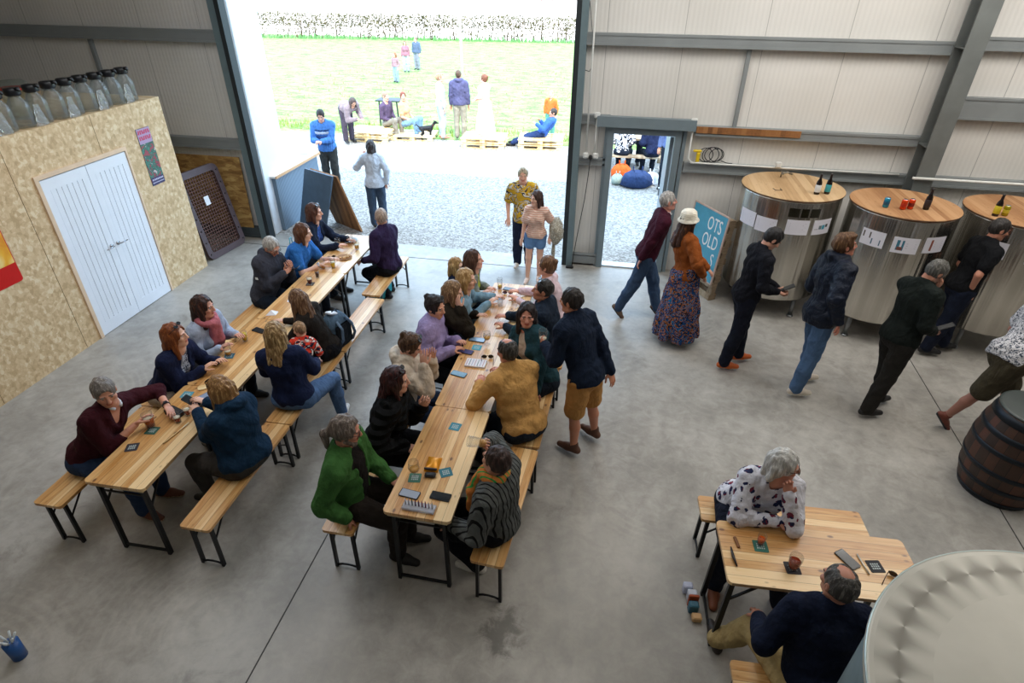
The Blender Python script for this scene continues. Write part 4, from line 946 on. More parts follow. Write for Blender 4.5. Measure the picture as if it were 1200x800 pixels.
m = MB(); m.tube([(1.97, 7.93, ZL+0.004), (1.99, 7.86, ZL+0.004), (2.07, 7.87, ZL+0.004), (2.06, 7.95, ZL+0.004)], 0.004, 6); tag(m.build('bent_handle', plain('5a5048', 0.4, 0.8, name='dark_wire')), 'small bent wire handle on the first tank lid', 'handle')
# big tank lid at bottom right
def big_tank():
    root = empty('steel_vat', (1.655, 1.03, 0)); R_ = 0.745; zt = 2.195
    m = MB(); m.lathe([(0.05, 0.28), (R_*0.7, 0.30), (R_-0.012, 0.36), (R_-0.012, zt-0.03)], 72, cap=True); m.build('body', plain('4a5250', 0.5, 0.35, name='dull_steel', vary=0.15), root)
    def swirl():
        t = NT('swirled_steel'); v = t.coord(); sep = t.n('ShaderNodeSeparateXYZ'); t.l(v, sep.inputs[0])
        ang = t.math('ARCTAN2', sep.outputs[1], sep.outputs[0]); L_ = t.n('ShaderNodeVectorMath', operation='LENGTH'); t.l(v, L_.inputs[0])
        rr = t.math('SQRT', t.math('ADD', t.math('MULTIPLY', sep.outputs[0], sep.outputs[0]), t.math('MULTIPLY', sep.outputs[1], sep.outputs[1])))
        # overlapping ground discs round the rim: each disc's bow-tie sheen is painted into the colour
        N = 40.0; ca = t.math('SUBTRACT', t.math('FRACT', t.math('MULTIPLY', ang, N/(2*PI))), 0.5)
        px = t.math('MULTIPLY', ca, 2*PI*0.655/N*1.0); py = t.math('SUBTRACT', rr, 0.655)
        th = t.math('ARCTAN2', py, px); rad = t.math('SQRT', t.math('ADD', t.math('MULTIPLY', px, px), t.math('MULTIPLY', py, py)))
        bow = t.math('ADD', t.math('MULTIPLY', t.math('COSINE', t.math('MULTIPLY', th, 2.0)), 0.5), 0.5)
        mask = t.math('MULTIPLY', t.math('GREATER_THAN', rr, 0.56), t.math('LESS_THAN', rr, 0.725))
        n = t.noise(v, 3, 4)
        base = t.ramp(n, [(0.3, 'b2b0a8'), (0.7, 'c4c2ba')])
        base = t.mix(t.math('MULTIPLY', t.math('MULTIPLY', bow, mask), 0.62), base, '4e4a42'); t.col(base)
        t.b.inputs['Metallic'].default_value = 0.55; t.rough(0.5); t.bump(t.noise(v, 150, 2), 0.05, 0.002); return t.m
    m = MB(); m.lathe([(R_-0.013, zt-0.03), (R_+0.004, zt-0.028), (R_+0.007, zt-0.012), (R_, zt-0.001), (R_-0.008, zt), (0.001, zt)], 96, cap=False); m.build('lid', swirl(), root)
    m = MB(); m.tube([(R_*math.cos(a)*1.003, R_*math.sin(a)*1.003, zt-0.004) for a in np.linspace(0, 2*PI, 73)[:-1]], 0.004, 6, closed=True); m.build('rim', plain('aebcbc', 0.3, 0.8, name='pale_rim'), root)
    m = MB(); m.lathe([(0.001, zt), (0.008, zt), (0.009, zt+0.012), (0.001, zt+0.014)], 10, (-0.42, -0.15, 0)); m.build('lid_stud', plain('22201c', 0.5, name='dark_stud'), root)
    for a in (0.7, 2.3, 3.9, 5.4):
        m = MB(); px, py = 0.55*math.cos(a), 0.55*math.sin(a); m.tube([(px, py, 0.33), (px, py, 0.0)], 0.035, 10); m.build('leg', plain('8f9294', 0.35, 0.9, name='steel_leg'), root)
    tag(root, 'tall steel vat with a round swirled lid at the bottom right', 'vat')
big_tank()
# barrel
def barrel():
    root = empty('barrel', (3.74, 4.66, 0)); m = MB(); prof = []; R0, R1, H_ = 0.285, 0.365, 0.90
    for i in range(17): z = H_*i/16; u_ = (i/8-1); prof.append((R1-(R1-R0)*u_*u_, z))
    t = NT('barrel_staves'); v = t.coord(); sep = t.n('ShaderNodeSeparateXYZ'); t.l(v, sep.inputs[0]); ang = t.math('ARCTAN2', sep.outputs[1], sep.outputs[0])
    fr = t.math('FRACT', t.math('MULTIPLY', ang, 26/(2*PI))); wn = t.n('ShaderNodeTexWhiteNoise', noise_dimensions='1D'); t.l(t.math('FLOOR', t.math('MULTIPLY', ang, 26/(2*PI))), wn.inputs['W'])
    c = t.ramp(t.math('ADD', t.math('MULTIPLY', wn.outputs[0], 0.5), t.math('MULTIPLY', t.noise(v, 9, 4), 0.5)), [(0.25, '2c1e16'), (0.6, '4a2e20'), (0.8, '5a3020')])
    t.col(t.mix(t.math('LESS_THAN', fr, 0.05), c, '0e0a08')); t.rough(0.6); t.bump(t.math('MINIMUM', fr, 0.1), 0.5, 0.01)
    m.lathe(prof, 40, cap=True); m.build('staves', t.m, root)
    for z, dz in ((0.03, 0.06), (0.20, 0.05), (0.36, 0.045), (0.56, 0.045), (0.71, 0.05), (0.855, 0.07)):
        f = lambda zz: R1-(R1-R0)*((zz/H_*2-1)**2)+0.0045
        m = MB(); m.lathe([(f(z-dz/2)-0.003, z-dz/2), (f(z-dz/2), z-dz/2), (f(z), z), (f(z+dz/2), z+dz/2), (f(z+dz/2)-0.003, z+dz/2)], 40, cap=False); m.build('hoop', plain('1e242c', 0.45, 0.6, name='hoop_iron', vary=0.15), root)
    m = MB(); m.lathe([(0.001, H_+0.001), (R0+0.004, H_+0.001), (R0+0.006, H_+0.010), (R0-0.02, H_+0.014), (0.001, H_+0.012)], 40, cap=False); m.build('top', plain('3f4644', 0.4, 0.1, name='barrel_top', vary=0.1), root)
    tag(root, 'dark wooden barrel with iron hoops standing at the right edge', 'barrel')
barrel()
m = MB(); m.box((0, 0, 0.004), (0.30, 0.21, 0.008)); 
def mag():
    t = NT('magazine_cover'); v = t.coord(); t.col(t.ramp(t.noise(v, 16, 3, 0.6, 1.0), [(0.38, '2c2418'), (0.46, '5a7a3a'), (0.52, 'b89a5a'), (0.58, 'c8ccd0'), (0.66, '6a3a20')])); t.rough(0.2); return t.m
o = m.build('magazine', mag(), None, (3.80, 4.66, 0.915), -0.75); m = MB()
for s in (((0, 0.103), (0.30, 0.004)), ((0, -0.103), (0.30, 0.004)), ((-0.148, 0), (0.004, 0.21)), ((0.148, 0), (0.004, 0.21))): m.box((s[0][0], s[0][1], 0.0088), (s[1][0], s[1][1], 0.001))
m.build('pale_border', plain('c8d4cc', 0.4, name='pale_border'), o); tag(o, 'glossy magazine lying on top of the barrel', 'magazine')
# sign board leaning on pallet by small door
def sign():
    a, b = Vector((1.04, 8.58, 0)), Vector((1.44, 7.90, 0)); d = (b-a); L = d.length; ang = math.atan2(d.y, d.x)
    root = empty('blue_sign_board', (a.x, a.y, 0), ang); lean = 0.09
    R = Matrix.Rotation(-lean, 3, 'X')       # local x along board, -y is the front, leans back (+y)
    Pt = lambda x, z, f=0.0: R @ Vector((x, -f, z)); root_p = empty('wooden_pallet', (a.x, a.y, 0), ang)
    H_ = 1.20
    off = 0.03
    def bx_(mm, x, z, f, dx, dy, dz, mat=0): mm.box(Pt(x, z, f)+Vector((0, off, 0)), (dx, dy, dz), R, mat)
    for k in range(7):
        m = MB(); bx_(m, L/2, 0.05+k*(H_-0.10)/6, 0.0, L, 0.02, 0.09); m.build('slat', wood('pallet'), root_p)
    for k in range(3):
        m = MB(); bx_(m, 0.05+k*(L-0.10)/2, H_/2, -0.052, 0.09, 0.07, H_); m.build('bearer', wood('pallet'), root_p)
    for k in range(5):
        m = MB(); bx_(m, L/2, 0.06+k*(H_-0.12)/4, -0.10, L, 0.02, 0.09); m.build('back_slat', wood('pallet'), root_p)
    tag(root_p, 'grey weathered pallet standing upright behind the blue painted sign', 'pallet')
    m = MB(); bx_(m, L/2-0.01, 0.74, 0.022, L-0.06, 0.014, 0.96); m.build('blue_panel', plain('4fa3c0', 0.5, name='sky_blue_paint', vary=0.12, scale=5), root)
    m = MB(); bx_(m, L/2-0.01, 1.232, 0.022, L-0.03, 0.02, 0.02); bx_(m, L-0.022, 0.74, 0.022, 0.02, 0.02, 0.98); bx_(m, 0.005, 0.74, 0.022, 0.02, 0.02, 0.98); bx_(m, L/2-0.01, 0.25, 0.022, L-0.03, 0.02, 0.02); m.build('frame', plain('c8b0a4', 0.6, name='pinkish_frame'), root)
    wm = plain('f0f0ee', 0.5, name='white_letters')
    for txt, z in (('OTS', 1.04), ('OLD', 0.80), ('S', 0.56)):
        p = Pt(L-0.10, z, 0.030)+Vector((0, off, 0)); t_ = text_mesh(txt, 0.27, wm, root, p, (PI/2+0.0-(-lean)*-1, 0, 0), align='RIGHT', sx=0.62)
        t_.rotation_euler = (PI/2-lean, 0, 0)
    tag(root, 'blue painted sign with white letters leaning on a pallet right of the small door', 'sign')
sign()

# ================================================================== OUTSIDE THINGS
def counter():
    root = empty('bar_counter', (-6.45, 9.95, 0)); m = MB()
    def cor():
        t = NT('corrugated_front'); v = t.coord(); wv = t.n('ShaderNodeTexWave', bands_direction='Y', i_Scale=8.0); t.l(v, wv.inputs[0]); t.col(t.mix(wv.outputs[1], '5c6f80', '74889a')); t.rough(0.6); t.bump(wv.outputs[1], 0.6, 0.01); return t.m
    m.box((0.0, 0, 0.48), (1.25, 1.55, 0.95)); m.build('front_panel', cor(), root)
    m = MB(); m.box((0.0, 0, 0.975), (1.32, 1.65, 0.035)); m.build('worktop', plain('e8e2d8', 0.5, name='pale_worktop'), root)
    m = MB(); m.box((0.67, 0, 0.975), (0.02, 1.66, 0.045)); m.build('edge_strip', plain('c89c74', 0.6, name='raw_edge'), root)
    tag(root, 'outdoor counter with blue grey ribbed front just outside the big doorway', 'counter')
counter()
def cbox(x, y, sx, sy, sz, rz, label, c='ded8cc'):
    m = MB(); m.box((0, 0, sz/2), (sx, sy, sz), bev=0.006); o = m.build('cardboard_box', plain(c, 0.7, name='pale_card'), None, (x, y, 0.9935), rz); m = MB(); m.box((0, 0, sz+0.001), (sx*0.3, sy*0.25, 0.004)); m.build('tape', plain('9c8c78', 0.5, name='tape'), o); return tag(o, label, 'box')
cbox(-6.28, 9.72, 0.30, 0.24, 0.07, 0.5, 'flat pale box nearest the doorway on the outdoor counter'); cbox(-6.50, 10.25, 0.36, 0.28, 0.06, 0.2, 'large flat white box in the middle of the outdoor counter', 'eee9e2'); cbox(-6.02, 10.62, 0.20, 0.16, 0.08, 0.1, 'small pale box at the far end of the outdoor counter')
# dark A-board and wooden backing
m = MB(); R = Matrix.Rotation(-0.72, 3, 'Z') @ Matrix.Rotation(0.27, 3, 'X')
def slab(name, corners, th, mat, label, cat, n=None):
    c = [Vector(p) for p in corners]; nn = (c[1]-c[0]).cross(c[3]-c[0]).normalized()*th
    m = MB(); m.add(c+[p+nn for p in c], [(3, 2, 1, 0), (4, 5, 6, 7), (0, 1, 5, 4), (1, 2, 6, 5), (2, 3, 7, 6), (3, 0, 4, 7)]); return tag(m.build(name, mat), label, cat)
slab('dark_board', [(-5.72, 9.54, 0.0), (-5.06, 9.20, 0.0), (-4.66, 9.03, 1.10), (-5.33, 9.37, 1.10)], 0.03, plain('4f6478', 0.6, name='slate_blue_board', vary=0.1), 'slate blue board leaning beside the outdoor counter', 'board')
slab('wooden_board', [(-4.46, 9.37, 0.0), (-5.12, 9.74, 0.0), (-5.28, 9.40, 1.08), (-4.63, 9.06, 1.08)], 0.03, wood('plank'), 'brown wooden prop board behind the slate blue board outside', 'board')
def pallet(x, y, rz, n, label, g='pallets on the gravel outside'):
    root = empty('pallet_seat', (x, y, 0), rz)
    for s in range(n):
        z = 0.0+s*0.140
        for k in (-0.35, 0, 0.35):
            m = MB()
            for j in (-0.5, 0, 0.5): m.box((j, k, z+0.055), (0.14, 0.1, 0.08))
            m.box((0, k, z+0.01), (1.15, 0.1, 0.018)); m.build('bearer', wood('fresh'), root)
        for k in range(5): m = MB(); m.box((0, -0.36+k*0.18, z+0.106), (1.18, 0.11, 0.02)); m.build('slat', wood('fresh'), root)
    return tag(root, label, 'pallet', g)
pallet(-3.65, 15.9, 0.05, 2, 'pale wooden pallet low seat left of the lounging person in blue'); pallet(-2.15, 16.1, 0.08, 2, 'pale wooden pallet under the lounging person in blue')
pallet(-6.85, 15.9, 0.0, 2, 'stack of pale pallets behind the man in the blue striped jumper'); pallet(-5.75, 16.3, 0.1, 1, 'single pale pallet under the seated man in orange')
m = MB()
for (dx, dy) in ((-.3, -.2), (.3, -.2), (-.3, .2), (.3, .2)): m.bar((-6.9+dx, 17.6+dy, -0.02), (-6.9+dx*0.9, 17.6+dy, 0.72), 0.035)
m.box((-6.9, 17.6, 0.73), (0.75, 0.5, 0.03)); tag(m.build('camp_table', plain('22262a', 0.5, name='black_metal')), 'small black camping table standing on the grass outside', 'table')
def picnic(x, y, rz, label):
    root = empty('picnic_table', (x, y, -0.003), rz)
    for k in range(5): m = MB(); m.box((0, -0.30+k*0.15, 0.74), (1.6, 0.135, 0.035)); m.build('top_board', wood('pallet'), root)
    for s in (-1, 1):
        m = MB(); m.box((0, s*0.66, 0.44), (1.6, 0.22, 0.035)); m.build('seat_board', wood('pallet'), root)
        m = MB()
        for t_ in (-1, 1): m.bar((s*0.62, t_*0.18, 0.72), (s*0.62, t_*0.52, 0.0), 0.09, 0.04)
        m.bar((s*0.62, -0.75, 0.40), (s*0.62, 0.75, 0.40), 0.04, 0.09); m.build('leg', wood('pallet'), root)
    return tag(root, label, 'picnic table')
picnic(0.35, 14.6, 0.05, 'grey wooden picnic table seen through the small doorway')
m = MB(); m.tube([(0.30, 12.9, 0.0), (0.42, 12.92, 0.75)], 0.03, 6); 
bag_soft(0.40, 13.1, 0.0, 0.34, 0.22, 0.34, '2c3c60', 'heap of navy coats and bags on the gravel outside the small door', 0.2, 'coat_heap'); bag_soft(0.05, 13.7, 0.0, 0.22, 0.2, 0.3, 'c85a28', 'orange bag on the gravel outside the small door', 0.2, 'orange_bag')
bag_soft(0.72, 13.35, 0.0, 0.16, 0.14, 0.26, 'd8d8de', 'white bag on the gravel beside the heap of navy coats', 0.3, 'white_bag'); bag_soft(-0.02, 13.2, 0.0, 0.13, 0.12, 0.22, '8a9a94', 'small grey green bag on the gravel left of the navy coats', 0.1, 'grey_bag')
slab('leaning_plank', [(0.62, 9.95, 0.0), (0.72, 9.95, 0.0), (0.95, 9.75, 1.35), (0.85, 9.75, 1.35)], 0.03, wood('fresh'), 'pale plank leaning outside the small door behind the grey haired man', 'plank')
# ================================================================== PEOPLE: implicit-surface figures
V3 = lambda *a: np.array(a, float)
def nrm(v): v = np.asarray(v, float); return v/(np.linalg.norm(v)+1e-9)
class Fld:
    """A signed-distance body: tapered limbs and ellipsoids joined smoothly, meshed by surface nets."""
    def __init__(s, k=0.03): s.p = []; s.k = k
    def cone(s, a, b, ra, rb, k=None, flat=None): s.p.append(('c', V3(*a), V3(*b), ra, rb, s.k if k is None else k, flat)); return s
    def ell(s, c, r, R=None, k=None): s.p.append(('e', V3(*c), V3(*r), np.eye(3) if R is None else R, s.k if k is None else k)); return s
    def sub_cone(s, a, b, ra, rb, k=0.006): s.p.append(('-c', V3(*a), V3(*b), ra, rb, k, None)); return s
    def sub_ell(s, c, r, R=None, k=0.006): s.p.append(('-e', V3(*c), V3(*r), np.eye(3) if R is None else R, k)); return s
    def plane(s, o, n): s.p.append(('pl', V3(*o), nrm(n))); return s          # keeps the side where (p-o).n < 0
    def sub_box(s, lo, hi): s.p.append(('-b', V3(*lo), V3(*hi))); return s
    def mesh(s, h, noise=0.0, seed=0, matfn=None):
        lo = np.full(3, 1e9); hi = np.full(3, -1e9)
        for q in s.p:
            if q[0] == 'c':
                r = max(q[3], q[4]); lo = np.minimum(lo, np.minimum(q[1], q[2])-r); hi = np.maximum(hi, np.maximum(q[1], q[2])+r)
            elif q[0] == 'e': r = q[2].max(); lo = np.minimum(lo, q[1]-r); hi = np.maximum(hi, q[1]+r)
        lo -= 3*h+0.015; hi += 3*h+0.015; n = np.ceil((hi-lo)/h).astype(int)+1
        ax = [lo[i]+h*np.arange(n[i]) for i in range(3)]
        F = np.full(n, 0.5, np.float32)
        def win(a, b):
            i0 = np.clip(np.floor((a-lo)/h).astype(int), 0, n-1); i1 = np.clip(np.ceil((b-lo)/h).astype(int)+1, 1, n)
            if (i1 <= i0).any(): return None
            sl = tuple(slice(i0[j], i1[j]) for j in range(3))
            X = ax[0][sl[0]][:, None, None]; Y = ax[1][sl[1]][None, :, None]; Z = ax[2][sl[2]][None, None, :]
            return sl, X, Y, Z
        for q in s.p:
            t = q[0]
            if t in ('c', '-c'):
                _, a, b, ra, rb, k, flat = q; m = max(ra, rb)+max(k, 0.02)+0.02
                wv = win(np.minimum(a, b)-m, np.maximum(a, b)+m)
                if wv is None: continue
                sl, X, Y, Z = wv; d = b-a; L2 = d@d+1e-12
                T_ = np.clip(((X-a[0])*d[0]+(Y-a[1])*d[1]+(Z-a[2])*d[2])/L2, 0, 1)
                D = np.sqrt((X-a[0]-T_*d[0])**2+(Y-a[1]-T_*d[1])**2+(Z-a[2]-T_*d[2])**2)-(ra+(rb-ra)*T_)
            elif t in ('e', '-e'):
                _, c, r, R, k = q; m = r.max()+max(k, 0.02)+0.02
                wv = win(c-m, c+m)
                if wv is None: continue
                sl, X, Y, Z = wv; X, Y, Z = X-c[0], Y-c[1], Z-c[2]
                u = [(X*R[0, j]+Y*R[1, j]+Z*R[2, j]) for j in range(3)]
                k0 = np.sqrt((u[0]/r[0])**2+(u[1]/r[1])**2+(u[2]/r[2])**2); k1 = np.sqrt((u[0]/r[0]**2)**2+(u[1]/r[1]**2)**2+(u[2]/r[2]**2)**2)
                D = np.where(k1 > 1e-6, k0*(k0-1)/np.maximum(k1, 1e-6), -r.min())
            elif t == 'pl':
                X = ax[0][:, None, None]; Y = ax[1][None, :, None]; Z = ax[2][None, None, :]
                D = (X-q[1][0])*q[2][0]+(Y-q[1][1])*q[2][1]+(Z-q[1][2])*q[2][2]; F = np.maximum(F, D).astype(np.float32); continue
            elif t == '-b':
                wv = win(q[1]-0.02, q[2]+0.02)
                if wv is None: continue
                sl, X, Y, Z = wv
                D = np.maximum(np.maximum(np.maximum(q[1][0]-X, X-q[2][0]), np.maximum(q[1][1]-Y, Y-q[2][1])), np.maximum(q[1][2]-Z, Z-q[2][2]))
                F[sl] = np.maximum(F[sl], -D); continue
            G = F[sl]
            if t[0] == '-':
                hh = np.maximum(k-np.abs(-D-G), 0)/k; F[sl] = np.maximum(G, -D)+hh*hh*k*0.25
            else:
                hh = np.maximum(k-np.abs(D-G), 0)/k if k > 0 else 0; F[sl] = np.minimum(G, D)-hh*hh*k*0.25
        if noise > 0:
            rs = np.random.RandomState(seed); hairy = seed == 5; X = ax[0][:, None, None]; Y = ax[1][None, :, None]; Z = ax[2][None, None, :]
            N = 0
            for q_ in range(6):
                f = rs.uniform(-1, 1, 3)*rs.uniform(16, 38) if q_ < 3 else nrm(rs.uniform(-1, 1, 3))*rs.uniform(48, 85)
                if hairy: f = nrm(rs.uniform(-1, 1, 3)*V3(1, 1, 0.15))*rs.uniform(70, 190)
                N = N+(1.0 if q_ < 3 else 0.8)*np.sin(f[0]*X+f[1]*Y+f[2]*Z+rs.uniform(0, 6)+1.3*np.sin(9*Z+7*X+rs.uniform(0, 6)))
            F = F+noise*N*0.35
        S = F < 0; n1 = n-1
        cor = [(i, j, k) for i in (0, 1) for j in (0, 1) for k in (0, 1)]
        cnt = np.zeros(n1, np.int8)
        for (i, j, k) in cor: cnt += S[i:i+n1[0], j:j+n1[1], k:k+n1[2]]
        act = (cnt > 0) & (cnt < 8); idx = -np.ones(n1, np.int64); ci = np.argwhere(act); idx[act] = np.arange(len(ci))
        if len(ci) == 0: return np.zeros((0, 3)), []
        acc = np.zeros((len(ci), 3)); wsum = np.zeros(len(ci))
        vals = {c: F[ci[:, 0]+c[0], ci[:, 1]+c[1], ci[:, 2]+c[2]].astype(float) for c in cor}
        for a in cor:
            for d in range(3):
                if a[d] == 0:
                    b = tuple(1 if e == d else a[e] for e in range(3)); va, vb = vals[a], vals[b]; cr = (va < 0) != (vb < 0)
                    tt = np.where(cr, va/np.where(cr, va-vb, 1), 0); p = np.tile(np.array(a, float), (len(ci), 1)); p[:, d] += tt
                    acc += p*cr[:, None]; wsum += cr
        V = (ci+acc/wsum[:, None])*h+lo
        faces = []
        for d in range(3):
            e1, e2 = (d+1) % 3, (d+2) % 3
            sa = [slice(0, n[0]), slice(0, n[1]), slice(0, n[2])]; sb = list(sa); sa[d] = slice(0, n[d]-1); sb[d] = slice(1, n[d])
            A, Bm = S[tuple(sa)], S[tuple(sb)]; ed = np.argwhere(A != Bm)
            ok = (ed[:, e1] > 0) & (ed[:, e2] > 0) & (ed[:, e1] < n1[e1]) & (ed[:, e2] < n1[e2]); ed = ed[ok]
            ins = A[ed[:, 0], ed[:, 1], ed[:, 2]]
            def cell(o1, o2):
                c = ed.copy(); c[:, e1] -= o1; c[:, e2] -= o2; return idx[c[:, 0], c[:, 1], c[:, 2]]
            q4 = np.stack([cell(1, 1), cell(0, 1), cell(0, 0), cell(1, 0)], 1)
            q4[~ins] = q4[~ins][:, ::-1]; faces.append(q4)
        return V, np.concatenate(faces)
def np_mesh(name, parts, mats, parent, mat_idx=None, smooth=True):
    """parts: list of (V, F, material index)"""
    Vs, Fs, Ms, o = [], [], [], 0
    for (V, F, mi) in parts:
        if len(V) == 0: continue
        Vs.append(V); Fs.append(F+o); o += len(V); Ms.append(np.full(len(F), mi) if np.isscalar(mi) else mi)
    V = np.concatenate(Vs); F = np.concatenate(Fs); Mi = np.concatenate(Ms).astype(np.int32)
    me = bpy.data.meshes.new(name); me.vertices.add(len(V)); me.vertices.foreach_set('co', V.astype(np.float32).ravel())
    me.loops.add(len(F)*4); me.loops.foreach_set('vertex_index', F.astype(np.int32).ravel())
    me.polygons.add(len(F)); me.polygons.foreach_set('loop_start', np.arange(0, len(F)*4, 4, dtype=np.int32)); me.polygons.foreach_set('loop_total', np.full(len(F), 4, np.int32))
    for m in mats: me.materials.append(m)
    me.polygons.foreach_set('material_index', Mi); me.polygons.foreach_set('use_smooth', np.ones(len(F), bool)); me.update(calc_edges=True); me.validate()
    ob_ = bpy.data.objects.new(name, me); COL.objects.link(ob_); ob_.parent = parent; return ob_
def centers(V, F): return V[F].mean(1)
def ik(a, c, l1, l2, pole):
    d = c-a; D = np.linalg.norm(d); mx = (l1+l2)*0.998
    if D > mx: c = a+d/D*mx; D = mx
    D = max(D, abs(l1-l2)+0.02)
    dn = nrm(d); x = (l1*l1-l2*l2+D*D)/(2*D); hgt = math.sqrt(max(l1*l1-x*x, 0)); p = pole-dn*(pole@dn)
    if np.linalg.norm(p) < 1e-3: p = V3(0, 0, 1)-dn*dn[2]
    return a+dn*x+nrm(p)*hgt, c
M_EYEW = plain('b8aca2', 0.3, name='eye_white', vary=0.0); M_IRIS = plain('2c2018', 0.2, name='iris', vary=0.0); 
def quadsphere(c, r, n=6):
    vs, fs = [], []
    for j in range(n+1):
        for i in range(2*n): a, b = PI*j/n, PI*i/n; vs.append((c[0]+r*math.sin(a)*math.cos(b), c[1]+r*math.sin(a)*math.sin(b), c[2]+r*math.cos(a)))
    for j in range(n):
        for i in range(2*n): fs.append((j*2*n+i, (j+1)*2*n+i, (j+1)*2*n+(i+1) % (2*n), j*2*n+(i+1) % (2*n)))
    return np.array(vs), np.array(fs)

def person(loc, head, label, group=None, seat=None, hdg=0, look=None, nod=0.0, roll=0.0, s=1.0, fem=False, fat=0.0, skin='d9a487',
           hair=('short', '3a2c22'), top=dict(), legs=dict(), shoe='1c1a18', sole=None, hands=None, feet=None, curl=(0.5, 0.5), palm=None, extra=(), det=1.0, knee_out=0.0,
           bare_feet=False, poles=None, lean_hint=None, child=False, gender=None):
    """loc: (x, y) of the pelvis; head: (x, y, z) of the skull centre; hands, feet: world points (right, left) or None; angles in degrees, heading clockwise from +y."""
    H = math.radians(hdg); fw = V3(math.sin(H), math.cos(H), 0); rt = V3(math.cos(H), -math.sin(H), 0)
    root = empty('person', (loc[0], loc[1], 0), -H)
    def loc_(p): d = V3(*p)-V3(loc[0], loc[1], 0); return V3(d@rt, d@fw, d[2])
    nod = nod-7 if nod <= 24 else nod-2
    hd = loc_(head); hs = s*(0.97 if fem else 1.0)*(child if child else 1.0)
    look = hdg if look is None else look; Lk = math.radians(look-hdg); Nd = math.radians(nod); Rl = math.radians(roll)
    f = V3(math.sin(Lk)*math.cos(Nd), math.cos(Lk)*math.cos(Nd), -math.sin(Nd)); r = V3(math.cos(Lk), -math.sin(Lk), 0); u = np.cross(r, f)
    r, u = math.cos(Rl)*r+math.sin(Rl)*u, -math.sin(Rl)*r+math.cos(Rl)*u
    HR = np.stack([r, f, u], 1)                                     # head frame
    def hp(x, y, z): return hd+hs*(r*x+f*y+u*z)
    sit = seat is not None
    zp = (seat+0.105*s) if sit else 0.96*s
    P = V3(0, 0, zp)
    N = hd-u*0.085*hs-V3(0, 0, 0.075*hs)-f*0.015*hs                # base of neck
    d = N-P; Ls = np.linalg.norm(d); tgt = np.clip(Ls, 0.44*s, 0.56*s); N = P+d/Ls*tgt if not child else N
    shift = (N-(hd-u*0.085*hs-V3(0, 0, 0.075*hs)-f*0.015*hs)); hd = hd+shift
    us = nrm(N-P); fs_ = nrm(V3(0, 1, 0)-us*us[1]); rs_ = np.cross(fs_, us); TR = np.stack([rs_, fs_, us], 1); L = np.linalg.norm(N-P)
    def tp(x, y, t): return P+us*(t*L)+rs_*x+fs_*y
    shw = (0.158 if fem else 0.185)*s; fx = 1+fat
    Sh = [tp(shw, -0.005, 0.87), tp(-shw, -0.005, 0.87)]
    hipw = (0.095 if fem else 0.09)*s*(1+0.3*fat)
    # arms
    ua, fa = 0.285*s, 0.25*s; hands = hands or (None, None); E, Wr = [], []
    poles = poles or (None, None)
    for i, sg in ((0, 1), (1, -1)):
        t = hands[i]
        if t is None: t = (P+V3(sg*0.10*s, 0.22*s, 0.10*s)) if sit else P+V3(sg*0.24*s*fx, 0.04, -0.10*s)
        elif len(t) == 4: t = V3(*t[:3])                              # local already
        else: t = loc_(t)
        pole = V3(sg*0.5, -0.6, -0.7) if poles[i] is None else V3(*poles[i])
        e, w_ = ik(Sh[i], t, ua, fa, pole); E.append(e); Wr.append(w_)
    # legs
    th, sn = 0.43*s, 0.41*s; feet = feet or (None, None); Hp, K, A = [], [], []
    for i, sg in ((0, 1), (1, -1)):
        hpj = P+V3(sg*hipw, 0.0, -0.02*s); t = feet[i]
        if t is None: t = V3(sg*(0.12+knee_out)*s, 0.40*s, 0.075*s) if sit else V3(sg*0.10*s, 0.0, 0.075*s)
        elif len(t) == 4: t = V3(*t[:3])
        else: t = loc_(t)+V3(0, 0, 0.07*s)
        k_, a_ = ik(hpj, t, th, sn, V3(sg*(0.12+knee_out), 0.9 if not sit else 1.0, 0.5)); Hp.append(hpj); K.append(k_); A.append(a_)
    hB = 0.0125/det; hF = 0.0062/det; 
    sk = skin_mat(skin); lips = plain(tuple(np.array(srgb(skin))*np.array([0.78, 0.42, 0.42])), 0.45, name='lips', vary=0.0)
    brow = hair_mat(hair[1])
    # ---- body (skin): torso, limbs coarse; head and hands fine, all one mesh
    def torso(F, e, full=True, k=0.05):
        F.ell(tp(0, 0, 0.02), ((0.158 if fem else 0.15)*s*fx+e, (0.115*s)*fx+e, 0.125*s+e), TR, k)
        F.ell(tp(0, 0.012*s+0.05*fat, 0.33), ((0.125 if fem else 0.14)*s*fx+e, (0.10*s)*(1+1.3*fat)+e, 0.15*s+e), TR, k)
        F.ell(tp(0, 0.0, 0.66), ((0.138 if fem else 0.160)*s*(1+0.6*fat)+e, 0.108*s*(1+0.6*fat)+e, 0.17*s+e), TR, k)
        F.cone(tp(shw*0.80, -0.008, 0.88), tp(-shw*0.80, -0.008, 0.88), 0.060*s+e, 0.060*s+e, k)
        F.cone(tp(shw*0.5, -0.015, 0.93), tp(0, -0.012, 1.02), 0.045*s+e*.7, 0.052*s+e*.5, k); F.cone(tp(-shw*0.5, -0.015, 0.93), tp(0, -0.012, 1.02), 0.045*s+e*.7, 0.052*s+e*.5, k)
        if fem:
            for sg in (1, -1): F.ell(tp(sg*0.068*s, 0.085*s, 0.62), (0.062*s+e*.8, 0.058*s+e*.8, 0.066*s+e*.8), TR, 0.04)
    F = Fld(0.03); torso(F, -0.004)
    nb = N+0.01*us; nt = hd-u*0.05*hs-f*0.01*hs
    F.cone(nb, nt, 0.058*s, 0.054*s, 0.02)
